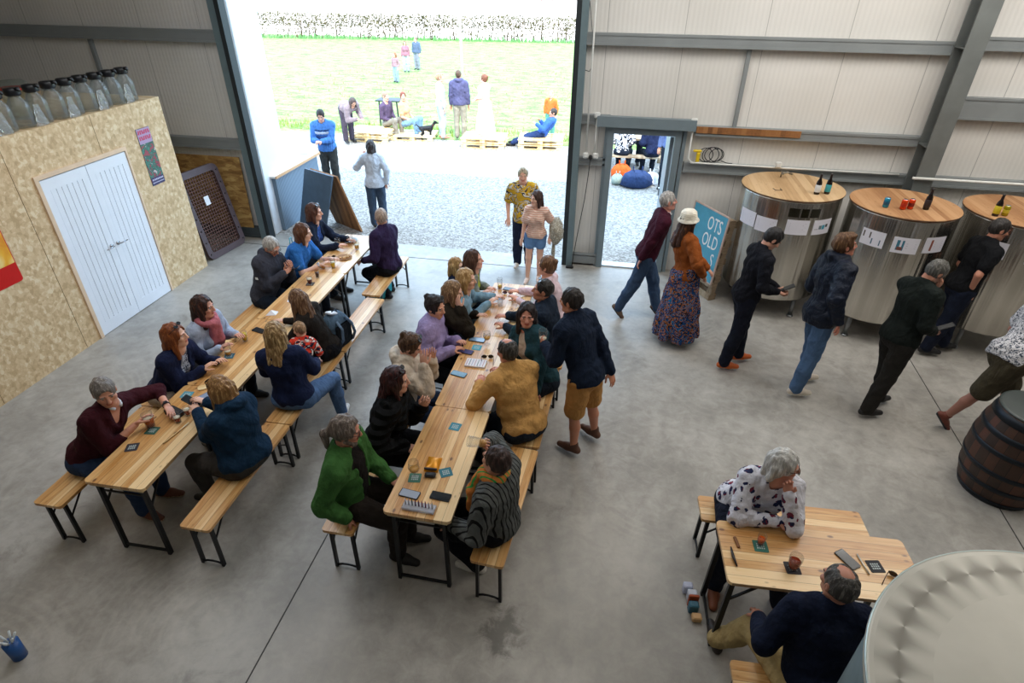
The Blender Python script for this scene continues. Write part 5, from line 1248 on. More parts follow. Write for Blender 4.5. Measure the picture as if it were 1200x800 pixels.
    for i in (0, 1):
        F.cone(Sh[i], E[i], 0.050*s*(1+.4*fat), 0.040*s, 0.03); F.cone(E[i], Wr[i], 0.040*s, 0.026*s, 0.012)
        F.cone(Hp[i], K[i], 0.082*s*fx, 0.056*s, 0.03); F.cone(K[i], K[i]*.62+A[i]*.38-V3(0, 0.012, 0), 0.052*s, 0.052*s, 0.02); F.cone(K[i]*.62+A[i]*.38-V3(0, 0.012, 0), A[i], 0.052*s, 0.034*s, 0.02)
    if sit: F.sub_box((-1, -0.6, seat-0.10), (1, 0.125, seat+0.001))
    V, Q = F.mesh(hB); parts = [(V, Q, 0)]
    # head
    G = Fld(0.018)
    G.ell(hp(0, -0.012, 0.018), (0.074*hs, 0.094*hs, 0.095*hs), HR); G.ell(hp(0, 0.030, -0.045), (0.055*hs, 0.062*hs, 0.072*hs), HR, 0.03)
    G.ell(hp(0, 0.068, -0.092), (0.026*hs, 0.024*hs, 0.022*hs), HR, 0.02)
    for sg in (1, -1):
        G.cone(hp(sg*0.052, 0.0, -0.075), hp(sg*0.022, 0.062, -0.095), 0.018*hs, 0.016*hs, 0.025)       # jaw line
        G.ell(hp(sg*0.045, 0.062, -0.022), (0.020*hs, 0.020*hs, 0.018*hs), HR, 0.02)                    # cheek
        G.ell(hp(sg*0.029, 0.078, 0.022), (0.022*hs, 0.012*hs, 0.008*hs), HR, 0.012)                    # brow ridge
    G.sub_ell(hp(0.031, 0.096, 0.002), (0.019*hs, 0.014*hs, 0.012*hs), HR, 0.012); G.sub_ell(hp(-0.031, 0.096, 0.002), (0.019*hs, 0.014*hs, 0.012*hs), HR, 0.012)
    G.cone(hp(0, 0.086, 0.014), hp(0, 0.108, -0.028), 0.0085*hs, 0.0125*hs, 0.010)
    for sg in (1, -1):
        G.ell(hp(sg*0.010, 0.098, -0.031), (0.009*hs, 0.009*hs, 0.007*hs), HR, 0.006)
        G.ell(hp(sg*0.078, -0.006, -0.010), (0.008*hs, 0.018*hs, 0.030*hs), HR, 0.008)
        G.sub_ell(hp(sg*0.087, -0.002, -0.008), (0.006*hs, 0.009*hs, 0.018*hs), HR, 0.004)
    G.ell(hp(0, 0.090, -0.055), (0.022*hs, 0.009*hs, 0.0055*hs), HR, 0.005); G.ell(hp(0, 0.088, -0.066), (0.019*hs, 0.010*hs, 0.0065*hs), HR, 0.005)
    G.sub_cone(hp(-0.019, 0.100, -0.060), hp(0.019, 0.100, -0.060), 0.0022*hs, 0.0022*hs, 0.002)
    G.cone(nt+u*0.02*hs, nb+us*0.01, 0.053*s, 0.057*s, 0.02)
    V, Q = G.mesh(hF*0.85); c = centers(V, Q); lc = ((c-hd)@HR)/hs; mi = np.zeros(len(Q))
    mi[(np.abs(lc[:, 0]) < 0.0235) & (lc[:, 1] > 0.083) & (lc[:, 2] < -0.048) & (lc[:, 2] > -0.073)] = 1
    for sg in (1, -1): mi[(np.abs(lc[:, 0]-sg*0.031) < 0.019) & (lc[:, 1] > 0.072) & (np.abs(lc[:, 2]-0.024+0.1*np.abs(lc[:, 0]-sg*0.027)) < 0.0042)] = 2
    bald = hair[0] in ('bald', 'ring')
    parts.append((V, Q, mi))
    for sg in (1, -1):
        V, Q = quadsphere(hp(sg*0.031, 0.0715, 0.001), 0.0125*hs); parts.append((V, Q, 3)); V, Q = quadsphere(hp(sg*0.031, 0.0780, 0.0), 0.0072*hs, 5); parts.append((V, Q, 4))
    # hands
    fing = []
    for i, sg in ((0, 1), (1, -1)):
        dr = nrm(Wr[i]-E[i]); pn = V3(0, 0, -1) if (palm is None or palm[i] is None) else nrm(V3(*palm[i]))
        pn = nrm(pn-dr*(pn@dr)) if np.linalg.norm(pn-dr*(pn@dr)) > 0.1 else nrm(np.cross(dr, V3(1, 0, 0)))
        sd = np.cross(dr, pn)*(1 if i == 0 else -1)                    # towards the little finger
        w_ = Wr[i]; G = Fld(0.010); hsz = s*(0.93 if fem else 1.0)
        HRm = np.stack([sd, dr, pn], 1); pc = w_+dr*0.052*hsz
        G.cone(E[i]*0.25+Wr[i]*0.75, Wr[i], 0.031*s, 0.026*s); G.ell(pc, (0.038*hsz, 0.052*hsz, 0.015*hsz), HRm, 0.016)
        cu = curl[i]
        for j, (off, ln, rr) in enumerate(((-0.029, 0.070, 0.0085), (-0.0095, 0.078, 0.0088), (0.010, 0.072, 0.0085), (0.028, 0.057, 0.0075))):
            p0 = w_+dr*(0.088-0.006*abs(j-1.3))*hsz+sd*off*hsz; a = 0.35*cu+0.05*j*cu; q = p0; dd = nrm(dr+sd*off*2.2*(1-cu))
            for seg, fr_ in ((0, 0.45), (1, 0.32), (2, 0.23)):
                v = math.cos(a)*dd+math.sin(a)*pn; q2 = q+v*ln*fr_*hsz; G.cone(q, q2, rr*hsz*(1-0.08*seg), rr*hsz*(0.92-0.1*seg), 0.0025); q = q2; a += 0.75*cu+0.1
        t0_ = w_+dr*0.025*hsz-sd*0.026*hsz; v = nrm(dr*0.62-sd*(0.75-0.35*cu)+pn*(0.25+0.5*cu)); t1 = t0_+v*0.038*hsz; v2 = nrm(dr*0.85-sd*(0.35-0.6*cu)+pn*(0.25+0.5*cu)); t2 = t1+v2*0.030*hsz; t3 = t2+nrm(v2+pn*0.2)*0.022*hsz
        G.cone(t0_, t1, 0.014*hsz, 0.011*hsz, 0.008); G.cone(t1, t2, 0.0105*hsz, 0.0095*hsz, 0.003); G.cone(t2, t3, 0.0095*hsz, 0.008*hsz, 0.003)
        V, Q = G.mesh(max(0.0052, 0.0052/det)); parts.append((V, Q, 0)); fing.append(w_+dr*0.10*hsz+pn*0.03)
    np_mesh('body', parts, [sk, lips, brow, M_EYEW, M_IRIS], root)
    # ---- hair
    hk, hc = hair[0], hair_mat(*hair[1:3]); G = Fld(0.02)
    th_ = {'short': 0.008, 'crop': 0.005, 'ring': 0.006, 'bald': 0}.get(hk, 0.014)
    if hk not in ('bald', 'none'):
        G.ell(hp(0, -0.014, 0.020), ((0.075+th_)*hs, (0.094+th_)*hs, (0.096+th_)*hs), HR)
        if hk in ('short', 'crop', 'ring', 'quiff'):
            if hk == 'quiff': G.ell(hp(0.008, 0.045, 0.098), (0.060*hs, 0.045*hs, 0.026*hs), HR, 0.02)
            G.sub_ell(hp(0.006, 0.120, -0.020), (0.064*hs, 0.084*hs, 0.102*hs), HR, 0.012)
            for sg in (1, -1): G.sub_ell(hp(sg*0.092, 0.004, -0.022), (0.022*hs, 0.026*hs, 0.040*hs), HR, 0.006)
            G.sub_ell(hp(0, 0.045, -0.130), (0.12*hs, 0.105*hs, 0.092*hs), HR, 0.01)
            if hk == 'ring': G.sub_ell(hp(0.005, -0.005, 0.135), (0.045*hs, 0.065*hs, 0.045*hs), HR, 0.03)
        else:
            zl = {'bob': 0.17, 'long': 0.30, 'shoulder': 0.235, 'pony': 0.10, 'bun': 0.09, 'short_f': 0.10, 'verylong': 0.40, 'child': 0.15}[hk]*hs
            dn = V3(0, 0, -1); bk_ = {'shoulder': 0.045, 'long': 0.065, 'verylong': 0.085}.get(hk, 0.0)
            if hk == 'shoulder': zl *= 1.15
            for sg in ((1, -1) if hk not in ('pony', 'bun') else ()):
                if hk not in ('pony', 'bun', 'short_f'):
                    a0 = hp(sg*0.066, -0.005, 0.0); a1 = a0+dn*zl*0.75+r*sg*0.018+f*0.01; G.cone(a0, a1, 0.034*hs, 0.024*hs, 0.03)
                a0 = hp(sg*0.050, -0.045, -0.01); a1 = a0+dn*zl*0.9+r*sg*0.014-f*0.03-fs_*bk_; G.cone(a0, a1, 0.048*hs, 0.030*hs, 0.03)
            a0 = hp(0, -0.065 if hk not in ('pony', 'bun') else -0.045, 0.0); a1 = a0+dn*(zl if hk not in ('pony', 'bun') else 0.04)-f*(0.03 if hk not in ('pony', 'bun') else 0.0)-fs_*bk_; G.cone(a0, a1, 0.055*hs, 0.038*hs, 0.03)
            if hk == 'pony': G.cone(hp(0, -0.10, 0.0), hp(0, -0.14, -0.05), 0.026*hs, 0.03*hs, 0.015); G.cone(hp(0, -0.14, -0.05), hp(0.01, -0.145, -0.05)+dn*0.12, 0.034*hs, 0.016*hs, 0.02)
            if hk == 'bun': G.ell(hp(0, -0.098, 0.075), (0.038*hs, 0.036*hs, 0.036*hs), HR, 0.012)
            # face opening and side-swept hairline
            G.sub_ell(hp(0.008, 0.108, -0.022), (0.060*hs, 0.094*hs, 0.108*hs), HR, 0.012)
            if hk in ('pony', 'bun', 'short_f'): G.sub_ell(hp(0, 0.06, -0.13), (0.13*hs, 0.10*hs, 0.08*hs), HR, 0.012)
        V, Q = G.mesh(hF*1.1, 0.0052 if hk not in ('short', 'crop', 'ring') else 0.0042, 5)
        if len(V): np_mesh('hair', [(V, Q, 0)], [hc], root)
    if 'beard' in extra:
        G = Fld(0.015)
        for sg in (1, -1): G.cone(hp(sg*0.058, 0.01, -0.055), hp(sg*0.022, 0.070, -0.098), 0.020*hs, 0.024*hs)
        G.cone(hp(-0.02, 0.092, -0.045), hp(0.02, 0.092, -0.045), 0.0065*hs, 0.0065*hs); G.sub_ell(hp(0, 0.10, -0.060), (0.020*hs, 0.02*hs, 0.008*hs), HR, 0.004)
        V, Q = G.mesh(hF*1.1, 0.001); np_mesh('beard', [(V, Q, 0)], [hc], root)
    if 'hat' in extra:
        m = MB(); Rm = Matrix([[float(HR[a, b]) for b in range(3)] for a in range(3)]) @ Matrix.Rotation(0.10, 3, 'X')
        prof = [(0.135, 0.012), (0.133, 0.018), (0.102, 0.052), (0.098, 0.075), (0.092, 0.115), (0.078, 0.137), (0.045, 0.148), (0.0005, 0.150)]
        m.lathe([(a*hs, b*hs) for a, b in prof]+[], 30, tuple(hp(0, -0.012, 0.0)), R=Rm, cap=False)
        m.lathe([(a*hs*0.97, b*hs-0.004) for a, b in prof], 30, tuple(hp(0, -0.012, 0.0)), R=Rm, cap=False)
        m.build('bucket_hat', cloth('e6e0d2', 'ribbed', kind='plain'), root)
        m = MB()
        for zz, rr in ((0.062, 0.1025), (0.08, 0.099), (0.098, 0.0965), (0.116, 0.0935)): m.tube([tuple(hp(0, -0.012, 0.0)+np.array(Rm @ Vector((rr*hs*math.cos(a), rr*hs*math.sin(a), zz*hs)))) for a in np.linspace(0, 2*PI, 31)[:-1]], 0.004, 5, closed=True)
        m.build('hat_ribs', cloth('f0ead8', 'ribbed2'), root)
    def eyewear(name, up, mat, lens=True, tilt=0.0):
        m = MB(); 
        def gp(x, y, z):
            if up: y, z = 0.048+y*0.35-0.0*z-(z)*0.8, 0.110+z*0.45+(y)*0.5
            else: y, z = 0.100+y, 0.002+z
            return tuple(hp(x, y, z))
        for sg in (-1, 1):
            ring = [gp(sg*0.033+0.025*math.cos(a), 0.0, 0.019*math.sin(a)) for a in np.linspace(0, 2*PI, 13)[:-1]]
            m.tube(ring, 0.0025*hs, 5, closed=True)
            if lens: m.add(ring, [tuple(range(12))])
            if up: m.tube([tuple(hp(sg*0.060, 0.050, 0.105)), tuple(hp(sg*0.083, -0.01, 0.06)), tuple(hp(sg*0.086, -0.05, 0.02))], 0.003*hs, 5)
            else: m.tube([gp(sg*0.058, 0, 0.006), tuple(hp(sg*0.079, 0.05, 0.010)), tuple(hp(sg*0.084, -0.01, 0.010))], 0.0022*hs, 5)
        m.tube([gp(-0.009, 0, 0.004), gp(0, 0.002, 0.007), gp(0.009, 0, 0.004)], 0.0024*hs, 5); m.build(name, mat, root)
    if 'glasses' in extra: eyewear('glasses', False, plain('2a2426', 0.3, 0.3, name='spectacle_frame'), lens=False)
    if 'sunglasses_up' in extra: eyewear('sunglasses', True, plain('101014', 0.12, name='dark_lens2'))
    # ---- top garment
    if top:
        e = top.get('e', 0.014); n_ = top.get('noise', 0.005)*1.25
        G = Fld(0.05); torso(G, e)
        if not sit: G.ell(tp(0, 0, -0.02), (0.160*s*fx+e, 0.122*s*fx+e, 0.17*s+e), TR)
        slv = top.get('sleeve', 'long'); er = top.get('er', e)
        for i in (0, 1):
            if slv == 'none': continue
            if slv == 'short': G.cone(Sh[i], Sh[i]*.35+E[i]*.65, 0.054*s*(1+.4*fat)+er, 0.052*s+er*1.3, 0.035); n_cut = nrm(E[i]-Sh[i]); 
            else:
                G.cone(Sh[i], E[i], 0.052*s*(1+.4*fat)+er, 0.043*s+er, 0.035)
                fe = {'long': 0.97, 'pushed': 0.42}[slv] if slv in ('long', 'pushed') else 0.97
                G.cone(E[i], E[i]*(1-fe)+Wr[i]*fe, 0.043*s+er, 0.030*s+er*0.75, 0.02)
        if top.get('hood'):
            for a in np.linspace(-2.3, 2.3, 8): G.ell(N+us*0.035*s+rs_*0.085*math.sin(a)*s-fs_*(0.030+0.075*math.cos(a))*s, (0.045*s, 0.045*s, 0.042*s), TR, 0.03)
        if top.get('collar'): 
            for a in np.linspace(0, 2*PI, 13)[:-1]: G.ell(N+us*(0.035+0.012*-math.cos(a))*s+rs_*0.062*math.sin(a)*s+fs_*0.066*math.cos(a)*s, (0.018*s, 0.018*s, 0.028*s), TR, 0.02)
        # hem
        hem = top.get('hem', -0.10); G.plane(tp(0, 0, hem), -us)
        if slv == 'short':
            pass
        # neck opening
        G.sub_cone(N-us*0.015*s+fs_*0.012, N+us*0.16*s+fs_*0.015, 0.056*s+top.get('neck', 0.0), 0.066*s+top.get('neck', 0.0), 0.01)
        if top.get('vneck'): G.sub_cone(N+fs_*0.03*s, N-us*0.15*s+fs_*0.16*s, 0.052*s, 0.012*s, 0.01)
        if top.get('open'): 
            G.sub_cone(N+fs_*0.11*s-us*0.02, P+fs_*(0.20)*s-us*0.1, top['open'], top['open']*1.3, 0.012)
        if sit: G.sub_box((-1, -0.6, seat-0.06), (1, 0.125, seat+0.004))
        V, Q = G.mesh(hB*0.86, n_, int(abs(loc[0]*77+loc[1]*31)) % 97, None)
        tm = top['mat']; np_mesh(top.get('name', 'jumper'), [(V, Q, 0)], [tm], root)
        if top.get('under'):
            G = Fld(0.05); torso(G, max(0.004, e-0.012)); G.plane(tp(0, 0, -0.02), -us); G.sub_cone(N-us*0.01*s+fs_*0.012, N+us*0.16*s+fs_*0.015, 0.056*s, 0.066*s, 0.01)
            if sit: G.sub_box((-1, -0.6, seat-0.06), (1, 0.125, seat+0.004))
            V, Q = G.mesh(hB, 0.002, 3); np_mesh('shirt', [(V, Q, 0)], [top['under']], root)
        if top.get('shirt_collar'):
            m = MB(); pts = [tuple(N+us*(0.030+0.012*-math.cos(a))*s+rs_*0.060*math.sin(a)*s+fs_*(0.008+0.066*math.cos(a))*s) for a in np.linspace(0.5, 2*PI-0.5, 14)]
            m.tube(pts, 0.012*s, 7); m.build('shirt_collar', top['shirt_collar'], root)
        if top.get('cuff'):
            for i in (0, 1):
                m = MB(); dd = nrm(Wr[i]-E[i]); m.tube([tuple(Wr[i]-dd*0.035), tuple(Wr[i]-dd*0.008)], 0.036*s, 10); m.build('cuff', top['cuff'], root)
        if top.get('band'):      # chest bands of a jumper
            for (t0b, t1b, c_) in top['band']:
                G = Fld(0.05); torso(G, e+0.021); G.plane(tp(0, 0, t0b), -us); G.plane(tp(0, 0, t1b), us)
                V, Q = G.mesh(hB, n_, int(abs(loc[0]*77+loc[1]*31)) % 97); np_mesh('knitted_band', [(V, Q, 0)], [c_], root)
        if top.get('badge'):
            m = MB(); q = Sh[0 if top['badge'][0] > 0 else 1]; q2 = E[0 if top['badge'][0] > 0 else 1]; mm_ = q*.45+q2*.55; dd = nrm(q2-q); sx_ = nrm(np.cross(dd, V3(0, 1, 0)))
            o_ = mm_+V3(top['badge'][0]*0.0, 0, 0); v = nrm(V3(*top['badge'][1])); v = nrm(v-dd*(v@dd)); a_ = np.cross(dd, v); R3 = Matrix([[float(a_[k]), float(dd[k]), float(v[k])] for k in range(3)])
            m.box(tuple(mm_+v*(0.058*s+e)), (0.07, 0.028, 0.004), R3); m.build('sleeve_badge', plain('c8ccd0', 0.6, name='badge_cloth'), root)
    # ---- trousers / shorts / skirt
    if legs:
        kd = legs.get('kind', 'trousers'); e = legs.get('e', 0.014 if sit else 0.021); G = Fld(0.04)
        if kd == 'skirt':
            G.ell(tp(0, 0, 0.05), (0.165*s+e, 0.125*s+e, 0.13*s), TR); base = (A[0]+A[1])/2
            for k in range(9):
                a = 2*PI*k/9+0.3; top_ = P+V3(0.06*math.cos(a), 0.05*math.sin(a), 0.02); bot = V3(base[0], base[1], 0.12)+V3(0.245*math.cos(a), 0.235*math.sin(a), 0); G.cone(top_, bot, 0.115*s, 0.075*s, 0.05)
            G.plane((0, 0, 0.10), (0, 0, -1)); G.plane(tp(0, 0, 0.2), us)
            V, Q = G.mesh(hB, 0.012, 7); np_mesh('long_skirt', [(V, Q, 0)], [legs['mat']], root)
        else:
            G.ell(tp(0, 0, -0.01), ((0.158 if fem else 0.15)*s*fx+e, 0.115*s*fx+e, 0.125*s+e), TR if not sit else None)
            if sit: G.p[-1] = ('e', P, V3((0.16 if fem else 0.152)*s*fx+e, 0.12*s*fx+e, 0.115*s+e), np.eye(3), 0.04)
            if not sit: G.plane(tp(0, 0, 0.02), us)
            for i in (0, 1):
                if kd == 'shorts':
                    q = legs.get('len', 0.85); kk = Hp[i]*(1-q)+K[i]*q; G.cone(Hp[i], kk, 0.088*s*fx+e, 0.066*s+e*1.6, 0.02)
                else:
                    G.cone(Hp[i], K[i], 0.085*s*fx+e, 0.060*s+e, 0.02); mid_ = K[i]*.6+A[i]*.4-V3(0, 0.008, 0); G.cone(K[i], mid_, 0.060*s+e, 0.054*s+e*1.1, 0.02); G.cone(mid_, A[i]+V3(0, 0, 0.005), 0.054*s+e*1.1, 0.042*s+e*1.2, 0.02)
            if kd == 'shorts':
                for i in (0, 1): pass
            else: G.plane((0, 0, 0.035), (0, 0, -1)) if not sit or True else None
            if sit: G.sub_box((-1, -0.6, seat-0.10), (1, 0.125, seat+0.0025))
            V, Q = G.mesh(hB*0.9, 0.0045, int(abs(loc[0]*57+loc[1]*11)) % 89)
            np_mesh('shorts' if kd == 'shorts' else 'trousers', [(V, Q, 0)], [legs['mat']], root)
    # ---- shoes
    for i in (0, 1):
        a = A[i]; kf = K[i]-a; fd = V3(kf[0], kf[1], 0) if (np.hypot(kf[0], kf[1]) > 0.12 and sit) else V3(0, 1, 0)
        if np.hypot(*fd[:2]) < 1e-3: fd = V3(0, 1, 0)
        fd = nrm(nrm(fd)*0.35+V3(0.18*(1 if i == 0 else -1), 1, 0)*0.65) if not sit else nrm(V3(0.15*(1 if i == 0 else -1), 1, 0))
        up = V3(0, 0, 1)
        lift = a[2]-0.075*s
        pit = 0.0
        if lift > 0.05 and not sit: fd = nrm(fd+V3(0, 0, -1.2)); 
        sd = nrm(np.cross(fd, up)); up = np.cross(sd, fd); SR = np.stack([sd, fd, up], 1)
        o_ = a-up*0.072*s
        G = Fld(0.02); q = lambda y, z, x=0: o_+fd*y*s+up*z*s+sd*x*s
        G.cone(q(-0.045, 0.036), q(0.06, 0.032), 0.037*s, 0.040*s); G.cone(q(0.06, 0.030), q(0.155, 0.022), 0.041*s, 0.030*s); G.cone(q(0.0, 0.045), q(0.085, 0.040), 0.036*s, 0.030*s)
        if not bare_feet: G.cone(q(-0.012, 0.065), q(-0.010, 0.10), 0.041*s, 0.040*s)
        G.plane(o_+up*0.002, -up); 
        V, Q = G.mesh(hF*1.25); c = centers(V, Q); mi = (((c-o_)@up) < 0.020*s).astype(int)
        np_mesh('shoe', [(V, Q, mi)], [plain(shoe, 0.6, name='shoe_leather'), plain(sole or '2a2622', 0.7, name='shoe_sole')], root)
    # ---- extras
    def ring_at(name, i, t, rad, mat, th2=0.006):
        p = E[i]*(1-t)+Wr[i]*t; dd = nrm(Wr[i]-E[i]); x = nrm(np.cross(dd, V3(0, 0, 1))); y = np.cross(dd, x); m = MB()
        for o2 in (-0.006, 0.0, 0.006): m.tube([tuple(p+dd*o2+rad*(math.cos(b)*x+math.sin(b)*y)) for b in np.linspace(0, 2*PI, 15)[:-1]], th2*0.7, 5, closed=True)
        R3 = Matrix([[float(x[k]), float(dd[k]), float(y[k])] for k in range(3)]); upv = y if y[2] > 0 else -y
        m.box(tuple(p+upv*(rad+0.004)), (0.032, 0.032, 0.010), R3, bev=0.003); m.build(name, mat, root)
    for x in extra:
        if x == 'watch_r': ring_at('watch', 0, 0.93, 0.029*s, plain('b8bcc4', 0.25, 0.9, name='watch_steel'))
        if x == 'watch_l': ring_at('watch', 1, 0.93, 0.029*s, plain('20242c', 0.3, 0.3, name='watch_dark'))
        if x == 'watch_red': ring_at('wrist_band', 1, 0.93, 0.029*s, plain('b8281c', 0.4, name='red_band'))
        if x == 'scarf' or x == 'scarf_stripe':
            sm_ = cloth('c2727c', 'knit') if x == 'scarf' else cloth('d08040', 'knit_b', kind='stripes_v', color2='3a9a4c')
            G = Fld(0.03)
            for a in np.linspace(0, 2*PI, 15)[:-1]: G.ell(N+us*0.035*s+rs_*0.082*math.sin(a)*s+fs_*(0.012+0.078*math.cos(a))*s, (0.032*s, 0.032*s, 0.034*s), TR)
            G.cone(N+us*0.02+fs_*0.10*s-rs_*0.02, tp(-0.03*s, 0.165*s*fx, 0.62), 0.042*s, 0.045*s); G.cone(tp(-0.03*s, 0.165*s*fx, 0.62), tp(-0.05*s, 0.175*s*fx, 0.22), 0.045*s, 0.04*s)
            if x == 'scarf': G.cone(N+us*0.02+fs_*0.10*s+rs_*0.03, tp(0.04*s, 0.15*s, 0.45), 0.035*s, 0.035*s)
            G.sub_cone(N, N+us*0.15, 0.05*s, 0.055*s, 0.01); V, Q = G.mesh(hB*0.8, 0.004, 9); np_mesh('scarf', [(V, Q, 0)], [sm_], root)
    tag(root, label, 'person', group)
    mw = Matrix.Translation((loc[0], loc[1], 0)) @ Matrix.Rotation(-H, 4, 'Z')
    root_info = dict(hands=[tuple(mw @ Vector(tuple(map(float, q)))) for q in fing], wr=[tuple(mw @ Vector(tuple(map(float, q)))) for q in Wr], head=tuple(mw @ Vector(tuple(map(float, hd)))))
    return root, root_info
C_ = cloth
def jp(c, **k): return dict(mat=C_(c, k.pop('fab', 'jumper_knit')), **k)
DK = C_('1c2430', 'dark_trousers'); JEANS = C_('4a6284', 'denim_blue', kind='denim'); DJEANS = C_('26344c', 'denim_dark', kind='denim'); BLK = C_('121318', 'black_trousers')
P = person
# ---------------- left row, left side (facing +x)
P((-4.12, 2.98), (-3.80, 3.06, 1.21), 'man in a maroon jumper with grey hair holding a large amber beer', seat=BH, hdg=88, look=128, nod=22, fat=0.22, skin='d39a80',
  hair=('short', '77706a'), top=jp('3a141c', name='jumper', vneck=True, shirt_collar=C_('d8dce4', 'white_cotton'), sleeve='pushed', e=0.018), legs=dict(mat=DJEANS), shoe='6a3a22', sole='c8b090',
  hands=((-3.70, 3.10, 0.84), (-3.60, 3.36, 0.85)), palm=((0.2, 0.5, -.6), (0, -0.8, -0.6)), curl=(0.6, 0.35), extra=('watch_l',), poles=((0.6, -0.3, -0.5), (-0.9, 0.1, -0.2)), det=1.15)
P((-4.12, 3.88), (-3.83, 3.93, 1.19), 'woman with long ginger hair and sunglasses on her head in a navy jacket, left row', seat=BH, hdg=88, look=72, nod=8, fem=True, skin='e2b296',
  hair=('shoulder', '7a3f1e', 'a8622e'), top=dict(mat=C_('1c2340', 'navy_fleece'), name='jacket', open=0.05, under=C_('b8bcc8', 'white_print', kind='print', color2='2c3048'), e=0.022, noise=0.006), legs=dict(mat=C_('a89a88', 'beige_cotton')),
  hands=((-3.66, 3.93, 0.83), (-3.62, 4.10, 0.83)), extra=('sunglasses_up',), det=1.1)
P((-4.15, 4.50), (-3.87, 4.42, 1.22), 'woman with dark wavy hair in a pale blue jumper and pink scarf, left row', seat=BH, hdg=92, look=78, nod=14, fem=True, skin='d8a088',
  hair=('shoulder', '2e1c18', '6a3a28'), top=jp('a9b6cc', fab='pale_knit', e=0.022), legs=dict(mat=BLK), hands=((-3.72, 4.28, 0.83), (-3.70, 4.55, 0.84)), extra=('scarf',), det=1.1)
P((-4.20, 5.86), (-4.02, 5.95, 1.20), 'grey haired man in glasses and a charcoal hooded jacket looking down at his phone', seat=BH, hdg=95, look=100, nod=36, fat=0.1, skin='cf9880',
  hair=('short', 'a8a49e'), top=dict(mat=C_('3c3e48', 'charcoal_fleece'), name='hooded_jacket', hood=True, e=0.028, noise=0.006, badge=(1, (0.9, -0.6, 0.3))), legs=dict(mat=DK), hands=((-3.86, 5.84, 0.90), (-3.86, 6.00, 0.90)), curl=(0.7, 0.7), palm=((0, 0.4, .8), (0, -.4, .8)), extra=('glasses',))
P((-4.18, 6.40), (-3.84, 6.43, 1.22), 'woman with a brown bob in a bright blue tee shirt leaning on the table', seat=BH, hdg=90, look=74, nod=16, fem=True, fat=0.35, skin='e6bea8',
  hair=('bob', '553420'), top=jp('2f6cb4', fab='blue_jersey', sleeve='short', name='tee_shirt', e=0.014), legs=dict(mat=DK), hands=((-3.62, 6.30, 0.83), (-3.56, 6.50, 0.83)), extra=('watch_r',))
P((-4.24, 7.02), (-3.99, 7.04, 1.26), 'woman with sunglasses on her brown hair in a navy cardigan at the far left end', seat=BH, hdg=90, look=76, nod=12, fem=True, skin='dcaa90',
  hair=('bob', '4a2a1c'), top=dict(mat=C_('1a2234', 'navy_knit'), name='cardigan', open=0.055, under=C_('3f5fa0', 'blue_top', kind='print', color2='26366a'), e=0.02), legs=dict(mat=DK), hands=((-3.68, 6.92, 0.83), (-3.64, 7.16, 0.83)), extra=('sunglasses_up',))
# ---------------- left row, right side (facing -x)
P((-2.84, 3.20), (-2.94, 3.27, 1.19), 'blonde woman in a dark teal hoodie hunched over her phone, back to the camera', seat=BH, hdg=278, look=292, nod=30, fem=True, fat=0.42, skin='e0b49c',
  hair=('shoulder', '8a6238', 'd0a86c'), top=dict(mat=C_('173048', 'teal_sweat'), name='hoodie', hood=True, e=0.026, noise=0.006), legs=dict(mat=C_('3e3a36', 'brown_cord')), shoe='2c2622',
  hands=((-3.24, 3.42, 0.90), (-3.26, 3.30, 0.88)), curl=(0.6, 0.6), extra=('sunglasses_up',), det=1.15)
P((-2.83, 4.02), (-2.90, 4.06, 1.24), 'blonde woman in a navy jumper and blue jeans sitting sideways with the toddler', seat=BH, hdg=345, look=335, nod=18, fem=True, fat=0.15, skin='e0b49c',
  hair=('shoulder', '8f7048', 'dcc08c'), top=jp('1b2442', fab='navy_knit2', e=0.02), legs=dict(mat=JEANS), shoe='d8d6d2', sole='e8e6e2',
  hands=((-2.78, 4.42, 0.72), (-3.12, 4.36, 0.74)), feet=((-2.62, 4.46, 0.0), (-3.18, 4.42, 0.0)), knee_out=0.28, det=1.15)
P((-2.88, 4.88), (-3.08, 4.80, 1.18), 'girl with very long light brown hair leaning over the left row beside the toddler', seat=BH, hdg=275, look=285, nod=26, fem=True, s=0.93, skin='e0b49c',
  hair=('verylong', '664730', 'a58460'), top=jp('26221f', fab='dark_knit'), legs=dict(mat=BLK), hands=((-3.36, 4.92, 0.83), (-3.34, 4.72, 0.83)))
P((-2.93, 4.44), (-3.0, 4.60, 0.955), 'fair haired toddler in a red and white top on the blonde woman\'s lap', seat=0.615, hdg=330, look=300, nod=25, s=0.50, child=1.45, skin='e4b89c',
  hair=('crop', '9c7c5c'), top=dict(mat=C_('d8402c', 'red_print', kind='bold', color2='e6e2dc', color3='e0502c'), name='top', e=0.012), legs=dict(mat=DK), hands=((0.10, 0.22, 0.72, 0), (-0.10, 0.22, 0.72, 0)), feet=((0.06, 0.25, 0.62, 0), (-0.06, 0.25, 0.62, 0)), det=1.2)
P((-2.97, 6.98), (-3.05, 7.06, 1.24), 'bald man in a dark purple jumper at the far end of the left row', seat=BH, hdg=285, look=345, nod=5, fat=0.18, skin='c99c84',
  hair=('crop', 'a08c7c'), top=jp('2e2240', fab='purple_knit', shirt_collar=C_('e4dede', 'white_cotton2'), e=0.022), legs=dict(mat=BLK), shoe='1c1a20', hands=((-3.26, 7.22, 0.70), (-3.28, 6.85, 0.68)), feet=((-3.14, 7.32, 0.0), (-3.10, 7.08, 0.0)))
